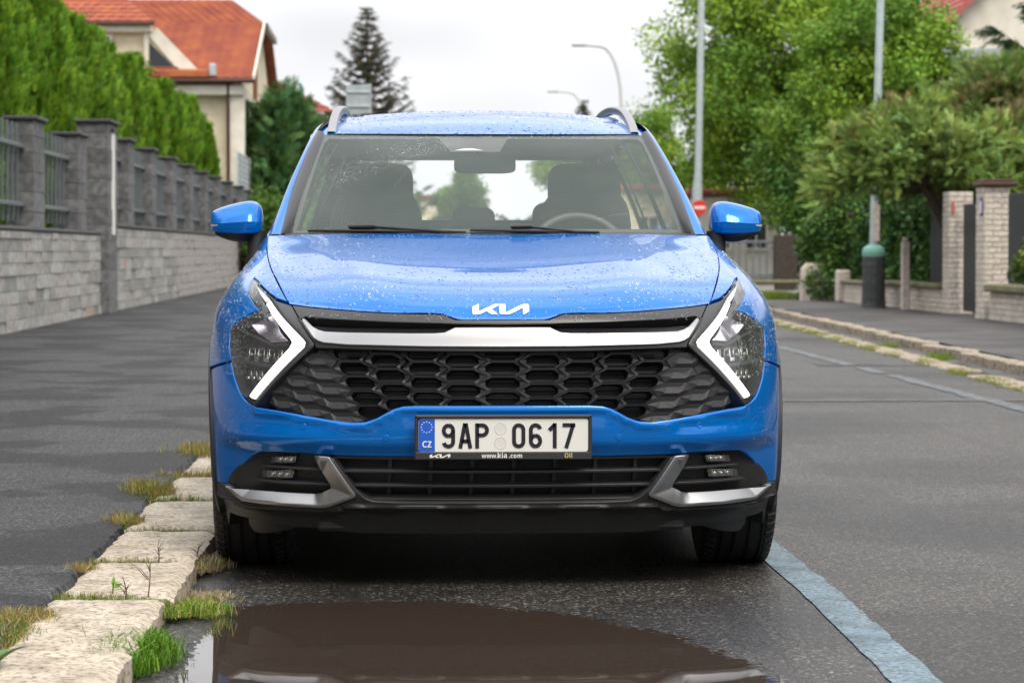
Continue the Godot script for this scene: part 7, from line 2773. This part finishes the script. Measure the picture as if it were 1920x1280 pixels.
func car_plate(car: Node3D) -> void:
	var p := Node3D.new()
	p.name = "number_plate"
	car.add_child(p)
	p.position = Vector3(0.0, 0.4895, 0.012)
	var mb := MB.new()
	# holder: a shallow tray with a lip all round and a broad lower band
	mb.box(Vector3(0, -0.0065, 0.002), Vector3(0.543, 0.138, 0.012), 0.004)
	mb.box(Vector3(0, 0.0565, 0.011), Vector3(0.543, 0.0105, 0.010), 0.003)
	for s in [-1, 1]:
		mb.box(Vector3(s * 0.2660, -0.0065, 0.011), Vector3(0.0105, 0.137, 0.010), 0.003)
	mb.box(Vector3(0, -0.0628, 0.0115), Vector3(0.5425, 0.0245, 0.011), 0.003)
	part("plate_holder", mb.mesh(), mats.satin_black, p)
	mb = MB.new()
	var rounded := []
	for q in [[0.252, 0.042, 0], [-0.252, 0.042, 90], [-0.252, -0.042, 180], [0.252, -0.042, 270]]:
		for k in 5:
			var f := deg_to_rad(q[2] + k * 22.5)
			rounded.append(Vector2(q[0] + cos(f) * 0.008, q[1] + sin(f) * 0.0085))
	mb.prism(rounded, Vector3(0, 0, 1), Vector3.RIGHT, Vector3.UP, Vector3(0, 0, 0.0105), 0.003)
	part("plate_blank", mb.mesh(), mats.plate_white, p)
	mb = MB.new()
	mb.box(Vector3(-0.2345, 0, 0.0108), Vector3(0.0495, 0.099, 0.001), 0.0)
	part("country_band", mb.mesh(), mats.plate_blue, p)
	mb = MB.new()
	for k in 12:
		var f := TAU * k / 12.0
		var c := Vector3(-0.2345 + cos(f) * 0.0165, 0.025 + sin(f) * 0.0165, 0.0120)
		var star := []
		for q in 10:
			var g := TAU * q / 10.0 + PI / 2
			var r := 0.0028 if q % 2 == 0 else 0.0012
			star.append(Vector2(cos(g) * r, sin(g) * r))
		mb.prism(star, Vector3(0, 0, 1), Vector3.RIGHT, Vector3.UP, c, 0.0006)
	part("stars", mb.mesh(), mats.plate_white, p)
	text_part("country_letters", p, "CZ", 0.0265, Vector3(-0.2345, -0.0275, 0.0118), 0.96, mats.plate_white)
	# pressed black characters
	var w := 0.0118
	var R := 0.0143
	var Y := 0.0322
	var chars := {
		"9": [ring(0, 0.0160, R, 0.0162, 90, 270, 14), ring(0, 0.0160, R, 0.0162, 90, -90, 14), [R, 0.016, R, -0.0179] + ring(0, -0.0179, R, R, -8, -168, 12)],
		"6": [ring(0, -0.0160, R, 0.0162, -90, -270, 14), ring(0, -0.0160, R, 0.0162, -90, 90, 14), [-R, -0.016, -R, 0.0179] + ring(0, 0.0179, R, R, 172, 12, 12)],
		"0": [[0.0, Y] + ring(0, Y - R, R, R, 96, 180, 10) + ring(0, R - Y, R, R, 180, 264, 10) + [0.0, -Y], [0.0, Y] + ring(0, Y - R, R, R, 84, 0, 10) + ring(0, R - Y, R, R, 0, -84, 10) + [0.0, -Y]],
		"A": [[-0.0155, -0.0383, -0.0012, 0.0383], [0.0155, -0.0383, 0.0012, 0.0383], [-0.011, -0.0165, 0.011, -0.0165]],
		"P": [[-R, -0.0383, -R, 0.0383], [-R, Y, 0.001, Y] + ring(0.001, 0.0170, 0.0150, 0.0152, 84, -84, 14) + [0.001, 0.0018, -R, 0.0018]],
		"1": [[0.0045, -0.0383, 0.0045, 0.0383], [0.0045, 0.0340, -0.0125, 0.0165]],
		"7": [[-0.0195, Y, 0.0195, Y], [0.0125, Y, -0.0085, -0.0383]],
	}
	var word := [["9", -0.1680], ["A", -0.1165], ["P", -0.0660], ["0", 0.0470], ["6", 0.0985], ["1", 0.1530], ["7", 0.2010]]
	for c in word:
		mb = MB.new()
		for stroke in chars[c[0]]:
			glyph(mb, stroke, w, Vector3(c[1], -0.0015, 0.0125), Vector2.ONE, 0.0025)
		part("character", mb.mesh(), mats.plate_ink, p)
	for y in [0.0205, -0.0235]:
		mb = MB.new()
		mb.lathe([Vector2(0.0, 0.0), Vector2(0.0165, 0.0), Vector2(0.0178, 0.0008), Vector2(0.0185, 0.0)], 28, Transform3D(Basis(Vector3.RIGHT, PI / 2), Vector3(-0.009, y, 0.0112)))
		part("seal", mb.mesh(), mats.plate_seal, p)
	# printing on the holder
	mb = MB.new()
	mb.prism(Array(emblem(0.063)), Vector3(0, 0, 1), Vector3.RIGHT, Vector3.UP, Vector3(-0.194, -0.0625, 0.0178), 0.0008)
	part("holder_emblem", mb.mesh(), mats.plate_white, p)
	text_part("holder_text", p, "www.", 0.0185, Vector3(-0.0420, -0.0625, 0.0172), 1.0, mats.plate_white)
	text_part("holder_text", p, "kia", 0.0215, Vector3(-0.0035, -0.0615, 0.0172), 1.0, mats.plate_white)
	text_part("holder_text", p, ".com", 0.0185, Vector3(0.0370, -0.0625, 0.0172), 1.0, mats.plate_white)
	text_part("holder_mark", p, "Oil", 0.0200, Vector3(0.1990, -0.0620, 0.0172), 0.95, mats.holder_mark)

func drop_mesh() -> ArrayMesh:
	var mb := MB.new()
	var prof := []
	for k in 5:
		var f := PI / 2 * k / 4.0
		prof.append(Vector2(cos(f), sin(f) * 0.36))
	prof[4].x = 0.0
	prof.push_front(Vector2(0.0, -0.02))
	mb.lathe(prof, 9, Transform3D.IDENTITY)
	return mb.mesh()

func car_drops(car: Node3D) -> void:
	var r := RandomNumberGenerator.new()
	r.seed = 404
	var m := drop_mesh()
	var clump := FastNoiseLite.new()
	clump.seed = 3
	clump.frequency = 7.0
	var put := func(xf: Array, p: Vector3, n: Vector3, size: float) -> void:
		var b := facing(n, r.randf() * TAU)
		xf.append(Transform3D(b * Basis.from_scale(Vector3(size * r.randf_range(0.8, 1.3), size, size * r.randf_range(0.8, 1.3))), p))
	var size := func() -> float:
		var q := r.randf()
		return 0.0012 + 0.0025 * q * q + (0.002 if r.randf() < 0.04 else 0.0)
	var xf := []
	while xf.size() < 4600:
		var u := r.randf_range(-1, 1)
		var v := pow(r.randf(), 0.75)
		if r.randf() > 0.55 + clump.get_noise_2d(u, v * 1.5) * 0.9 - (0.25 if v < 0.25 else 0.0):
			continue
		var p := hood(u, v)
		var n := (hood(u + 0.004, v) - hood(u - 0.004, v)).cross(hood(u, minf(v + 0.004, 1.0)) - hood(u, maxf(v - 0.004, 0.0))).normalized()
		put.call(xf, p, n if n.y > 0 else -n, size.call())
	var o := copies("hood_raindrops", m, xf, [], mats.drop, car)
	o.set_meta("kind", "stuff")
	xf = []
	for k in 2600:
		var a := r.randf_range(-0.56, 0.56)
		var b := pow(r.randf(), 1.3) * 0.7
		var p := roof(a, b)
		var n := (roof(a + 0.004, b) - roof(a - 0.004, b)).cross(roof(a, b + 0.004) - roof(a, maxf(b - 0.004, 0.0))).normalized()
		put.call(xf, p, n if n.y > 0 else -n, size.call() * 1.25)
	o = copies("roof_raindrops", m, xf, [], mats.drop, car)
	o.set_meta("kind", "stuff")
	xf = []
	for s in [-1.0, 1.0]:
		for k in 1500:
			var ss := r.randf_range(0.72, 1.5)
			var y := lerpf(1.05, 0.70, pow(r.randf(), 1.2))
			if y < 0.96 - (ss - 0.92) * 0.5 and ss < 1.0 and y < 0.80:
				continue
			put.call(xf, skin(ss * s, y) + skin_out(ss * s, y) * 0.003, skin_out(ss * s, y), size.call() * 0.8)
		for k in 500:
			var ss := r.randf_range(0.2, 1.05)
			var y := r.randf_range(0.44, 0.56)
			if y > 0.52 and ss < 0.75:
				continue
			put.call(xf, skin(ss * s, y) + skin_out(ss * s, y) * 0.009, skin_out(ss * s, y), size.call() * 0.55)
	o = copies("wing_raindrops", m, xf, [], mats.drop, car)
	o.set_meta("kind", "stuff")
	# windscreen: left of the wiper sweep, along the top, and a few run-offs
	xf = []
	var put_glass := func(u: float, v: float, sz: float) -> void:
		put.call(xf, screen(Vector2(u, v)), Vector3(0, 0.85, 0.53).normalized(), sz)
	for k in 900:
		var t := r.randf()
		var u := lerpf(-0.90, -0.15, t) + r.randf_range(-0.06, 0.06)
		var edge := lerpf(0.30, 0.84, pow(t, 0.75))
		put_glass.call(u, edge + absf(r.randfn(0.0, 0.16)), r.randf_range(0.0006, 0.0016))
	for k in 220:
		put_glass.call(r.randf_range(-0.95, 0.95), r.randf_range(0.93, 0.985), r.randf_range(0.0010, 0.0022))
	for k in 34:
		var t := pow(k / 34.0, 1.3)
		put_glass.call(lerpf(-0.42, -0.62, t) + r.randf_range(-0.006, 0.006), lerpf(0.62, 0.1, t), r.randf_range(0.0006, 0.0014))
		put_glass.call(lerpf(0.55, 0.88, t), 0.13 + 0.05 * sin(PI * t), r.randf_range(0.0008, 0.0016))
	o = copies("windscreen_raindrops", m, xf, [], mats.drop, car)
	o.set_meta("kind", "stuff")
	xf = []
	for s in [-1.0, 1.0]:
		for k in 500:
			var ss := r.randf_range(0.86, 1.0)
			var y := r.randf_range(0.66, 0.85)
			put.call(xf, skin(ss * s, y) + skin_out(ss * s, y) * 0.0018, skin_out(ss * s, y), size.call() * 0.6)
		for k in 120:
			var ss := r.randf_range(0.05, 0.62)
			var y := lerpf(0.855, 0.835, r.randf())
			put.call(xf, skin(ss * s, y) + skin_out(ss * s, y) * 0.006, skin_out(ss * s, y), size.call() * 0.7)
	o = copies("lamp_raindrops", m, xf, [], mats.drop, car)
	o.set_meta("kind", "stuff")


# ---------------------------------------------------------------- weeds along the kerb

func weed(called: String, label: String, a: Vector3, b: Vector3, width: float, n: int, h: float, tones: Array, seed_: int, flop := 0.4) -> Node3D:
	## a tuft or a strip of grass from a to b
	var r := RandomNumberGenerator.new()
	r.seed = seed_
	var t := thing(called, label, "weeds", (a + b) / 2.0, "weeds growing along the kerb")
	var c := (a + b) / 2.0
	var xf := []
	var cols := []
	var side := (b - a).cross(Vector3.UP).normalized() if a.distance_to(b) > 0.01 else Vector3.RIGHT
	for k in int(n * 1.7):
		var u := r.randf()
		var taper := sqrt(sin(PI * clampf(u, 0.03, 0.97)))
		var p := a.lerp(b, u) + side * r.randfn(0.0, 0.55) * width * taper + (b - a) * 0.0 - c
		p.y += 0.0
		var hh := h * 0.62 * r.randf_range(0.3, 1.25) * (0.6 + 0.4 * taper)
		var lean := Basis(rand_dir(r), r.randf() * (flop + 0.35))
		xf.append(Transform3D(lean * Basis(Vector3.UP, r.randf() * TAU).scaled(Vector3(hh * 0.9, hh, hh * 0.9)), p))
		cols.append(vary(r, tones[r.randi() % tones.size()], 0.3))
	copies("blades", blade_mesh(seed_, 4), xf, cols, mats.leaf, t)
	return t

func make_weeds() -> void:
	mats.grit = mat(Color.WHITE, 0.8)
	mats.grit.vertex_color_use_as_albedo = true
	mats.dock = mat(lin(.07, .16, .02), 0.5)
	mats.dock_red = mat(lin(.12, .08, .03), 0.5)
	mats.seedling = mat(lin(.20, .40, .05), 0.5)
	mats.twig = mat(lin(.10, .06, .035), 0.8)
	mats.leaf_orange = mat(lin(.5, .2, .08), 0.6)
	var G := [Color(.09, .19, .015), Color(.13, .22, .02), Color(.06, .14, .015)]
	var Y := [Color(.26, .25, .05), Color(.20, .23, .03), Color(.36, .30, .12)]
	var T := [Color(.42, .32, .16), Color(.34, .24, .11), Color(.24, .22, .06)]
	var F := [Color(.12, .30, .02), Color(.20, .38, .03), Color(.09, .22, .02)]
	var y := 0.066
	weed("grass_tuft", "yellowing grass strip in the joint behind the largest foreground kerb slab", Vector3(-1.33, y - 0.02, 0.50), Vector3(-0.97, y - 0.03, 0.62), 0.05, 420, 0.065, Y + G, 601, 0.7)
	weed("grass_tuft", "bright green clump spilling from the slab joint towards the puddle", Vector3(-1.0, 0.02, 0.66), Vector3(-0.86, 0.0, 0.36), 0.10, 520, 0.10, F + Y, 602, 0.7)
	weed("grass_tuft", "tall fresh green grass clump beside the puddle at the lower edge", Vector3(-1.03, 0.01, 1.75), Vector3(-0.97, 0.0, 1.10), 0.09, 800, 0.14, F + G, 603, 0.6)
	weed("grass_tuft", "dry tan grass tuft on the asphalt edge left of the largest slab", Vector3(-1.42, y, 1.22), Vector3(-1.26, y, 0.98), 0.07, 340, 0.075, T + Y, 604, 0.8)
	weed("grass_tuft", "green and brown grass clump in the lower left corner", Vector3(-1.38, y - 0.02, 1.62), Vector3(-1.30, y - 0.02, 1.18), 0.07, 380, 0.10, G + T, 605, 0.6)
	weed("grass_tuft", "green grass strip in the second slab joint with twigs", Vector3(-1.34, y - 0.02, -0.42), Vector3(-1.0, y - 0.03, -0.36), 0.05, 330, 0.07, Y + G, 606, 0.6)
	weed("grass_tuft", "small tan tuft at the left edge of the second slab", Vector3(-1.33, y, -0.06), Vector3(-1.27, y, -0.16), 0.05, 120, 0.05, T, 607, 0.8)
	weed("grass_tuft", "greyish dry clump between kerb and front tyre", Vector3(-1.0, 0.02, -0.38), Vector3(-0.93, 0.0, -0.85), 0.06, 420, 0.10, T + [Color(.3, .27, .17)], 608, 0.6)
	weed("grass_tuft", "low beige dry clump on the road just before the tyre", Vector3(-0.95, 0.0, 0.20), Vector3(-0.86, 0.0, 0.02), 0.07, 300, 0.055, [Color(.40, .33, .19), Color(.32, .28, .14)], 609, 0.9)
	weed("grass_tuft", "grass strip across the kerb beside the bumper corner", Vector3(-1.36, y - 0.02, -1.44), Vector3(-0.98, y - 0.03, -1.33), 0.05, 340, 0.075, G + Y, 610, 0.6)
	weed("grass_tuft", "ragged yellow grass at the asphalt edge beside the third slab joint", Vector3(-1.36, y, -1.75), Vector3(-1.27, y, -1.45), 0.06, 260, 0.08, Y + T, 611, 0.7)
	weed("grass_tuft", "yellow-green grass strip in the fourth slab joint", Vector3(-1.36, y - 0.02, -2.50), Vector3(-0.98, y - 0.03, -2.44), 0.06, 360, 0.09, Y + G, 612, 0.6)
	weed("grass_tuft", "thick yellow grass tuft at the asphalt edge left of the bumper", Vector3(-1.40, y, -3.0), Vector3(-1.26, y, -2.62), 0.08, 300, 0.10, Y + T, 613, 0.6)
	weed("grass_tuft", "pale grass tuft across the kerb below the headlamp corner", Vector3(-1.40, y - 0.02, -3.7), Vector3(-1.0, y - 0.02, -3.55), 0.10, 420, 0.11, Y + T, 614, 0.6)
	weed("grass_tuft", "farthest pale grass tuft left of the car", Vector3(-1.38, y, -5.2), Vector3(-1.15, y, -4.75), 0.12, 360, 0.12, T + Y, 615, 0.6)
	# dock plant, lower left corner
	var d := thing("dock_plant", "broad-leaved green and red dock plant in the lower left corner", "plant", Vector3(-1.29, 0.05, 1.90), "weeds growing along the kerb")
	for k in 9:
		var f := TAU * k / 9.0 + rng.randf_range(-0.3, 0.3)
		var mb := MB.new()
		var dir := Vector3(cos(f), 0, sin(f))
		var L := rng.randf_range(0.07, 0.13)
		var sd := dir.cross(Vector3.UP)
		var pr := []
		for q in 7:
			var t := q / 6.0
			var w := 0.017 * sin(PI * clampf(t * 0.9 + 0.06, 0, 1))
			var c := dir * L * t * 0.8 + Vector3(0, L * (t * 1.0 - t * t * 0.45), 0)
			pr.append([c - sd * w + Vector3(0, w * 0.4, 0), c, c + sd * w + Vector3(0, w * 0.4, 0)])
		for q in 6:
			mb.face([pr[q][0], pr[q][1], pr[q + 1][1], pr[q + 1][0]], Vector3.UP)
			mb.face([pr[q][1], pr[q][2], pr[q + 1][2], pr[q + 1][1]], Vector3.UP)
		part("leaf", mb.mesh(), mats.dock_red if k % 4 == 3 else mats.dock, d)
	# seedling and dry twigs
	var s := thing("seedling", "small bright green seedling with two leaves in the front slab joint", "plant", Vector3(-1.145, 0.05, 0.50), "weeds growing along the kerb")
	var sm := MB.new()
	sm.tube([Vector3(0, -0.02, 0), Vector3(0.005, 0.05, 0)], [0.003, 0.002], 6)
	part("stem", sm.mesh(), mats.dock, s)
	for f in [Vector3(0.002, 0.03, 0.0), Vector3(0.024, 0.012, 0.005)]:
		var lm := MB.new()
		var b := Vector3(0.004, 0.035, 0)
		var sd: Vector3 = f.cross(Vector3(0, 0, 1)).normalized() * 0.007
		lm.face([b, b + f * 0.5 + sd, b + f * 1.2, b + f * 0.5 - sd], Vector3(0, 0.3, 1))
		part("leaf", lm.mesh(), mats.seedling, s)
	for q in [["upright dry brown stalk standing before the second kerb slab", Vector3(-1.045, 0.04, 0.52), 0.12, 4], ["branching dry twig over the second slab joint", Vector3(-1.09, 0.05, -0.38), 0.065, 7], ["short brown twigs among the front joint weeds", Vector3(-1.10, 0.05, 0.55), 0.06, 8], ["dry wiry weed stems between kerb and tyre", Vector3(-0.99, 0.02, -0.55), 0.08, 8]]:
		var t := thing("dry_twig", q[0], "weeds", q[1], "weeds growing along the kerb")
		var tm := MB.new()
		var r := RandomNumberGenerator.new()
		r.seed = 700 + int(q[2] * 1000)
		var top := Vector3(r.randf_range(-0.01, 0.02), q[2], 0)
		tm.tube([Vector3(0, -0.03, 0), top * 0.5 + Vector3(0.004, 0, 0), top], [0.0022, 0.0018, 0.0008], 5)
		for k in q[3]:
			var b := top * r.randf_range(0.2, 0.85)
			var e: Vector3 = b + Vector3(r.randf_range(-0.05, 0.05), r.randf_range(0.01, 0.05), r.randf_range(-0.02, 0.02)) * q[2] / 0.1
			tm.tube([b, b.lerp(e, 0.5) + Vector3(0, 0.004, 0), e], [0.0014, 0.001, 0.0005], 5)
		part("stalks", tm.mesh(), mats.twig, t)
	# weeds in the granite strip across the road
	var z := -10.5
	var i := 0
	while z > -36.0:
		var x := 4.98 - (z + 14.95) * 0.0382 - 0.55
		weed("verge_tuft", "%s yellow-green weed tuft along the far road edge, counted from the right" % nth(i), Vector3(x, 0.0, z), Vector3(x + 0.12, 0.0, z - 1.1), 0.12, 160, 0.09, [Color(.20, .26, .03), Color(.13, .21, .02), Color(.28, .27, .06)], 800 + i, 0.6)
		z -= rng.randf_range(1.0, 2.1)
		i += 1
	for q in [[-15.4, 0.1, "green weeds on the far kerb near the right edge"], [-17.8, -0.25, "green weeds in the gutter before the far kerb"], [-21.0, -0.3, "low weeds halfway along the far gutter"]]:
		var x: float = 4.98 - (q[0] + 14.95) * 0.0382 + q[1]
		weed("verge_tuft", q[2], Vector3(x, 0.01, q[0]), Vector3(x + 0.1, 0.01, q[0] - 0.9), 0.12, 200, 0.11, [Color(.12, .21, .02), Color(.18, .25, .03)], 840 + int(-q[0]), 0.6)
	# loose pale grit washed together on the wet road and in the puddle
	var gm := MB.new()
	gm.box(Vector3.ZERO, Vector3(1.0, 0.7, 0.8), 0.22)
	var wet := Geometry2D.offset_polygon(pts2(PUDDLE), 0.12)[0]
	var gr := RandomNumberGenerator.new()
	gr.seed = 77
	var gx := []
	var gc := []
	for k in 1200:
		var gp := Vector3(gr.randf_range(-0.96, 0.9), 0.001, gr.randf_range(-0.35, 2.4))
		if Geometry2D.is_point_in_polygon(Vector2(gp.x, gp.z), wet):
			continue
		var sz := 0.0008 + 0.0026 * pow(gr.randf(), 3.0)
		gx.append(Transform3D(Basis(rand_dir(gr), gr.randf() * TAU).scaled(Vector3.ONE * sz), gp))
		var t := gr.randf_range(0.12, 0.5)
		gc.append(Color(t, t * 0.92, t * 0.82))
	var grit := copies("road_grit", gm.mesh(), gx, gc, mats.grit, self)
	grit.set_meta("label", "loose pale grit scattered on the wet road before the car")
	grit.set_meta("category", "grit")
	# a small leaf bit on the road
	for q in [[Vector3(-0.93, 0.0, -0.15), "tiny orange leaf fragment at the kerb beside the tyre", "leaf_fragment", "leaf"]]:
		var t := thing(q[2], q[1], q[3], q[0])
		var lm := MB.new()
		lm.face([Vector3(-0.012, 0.006, 0), Vector3(0, 0.009, 0.008), Vector3(0.013, 0.007, 0.001), Vector3(0, 0.006, -0.007)], Vector3.UP)
		part("blade", lm.mesh(), mats.leaf_orange, t)
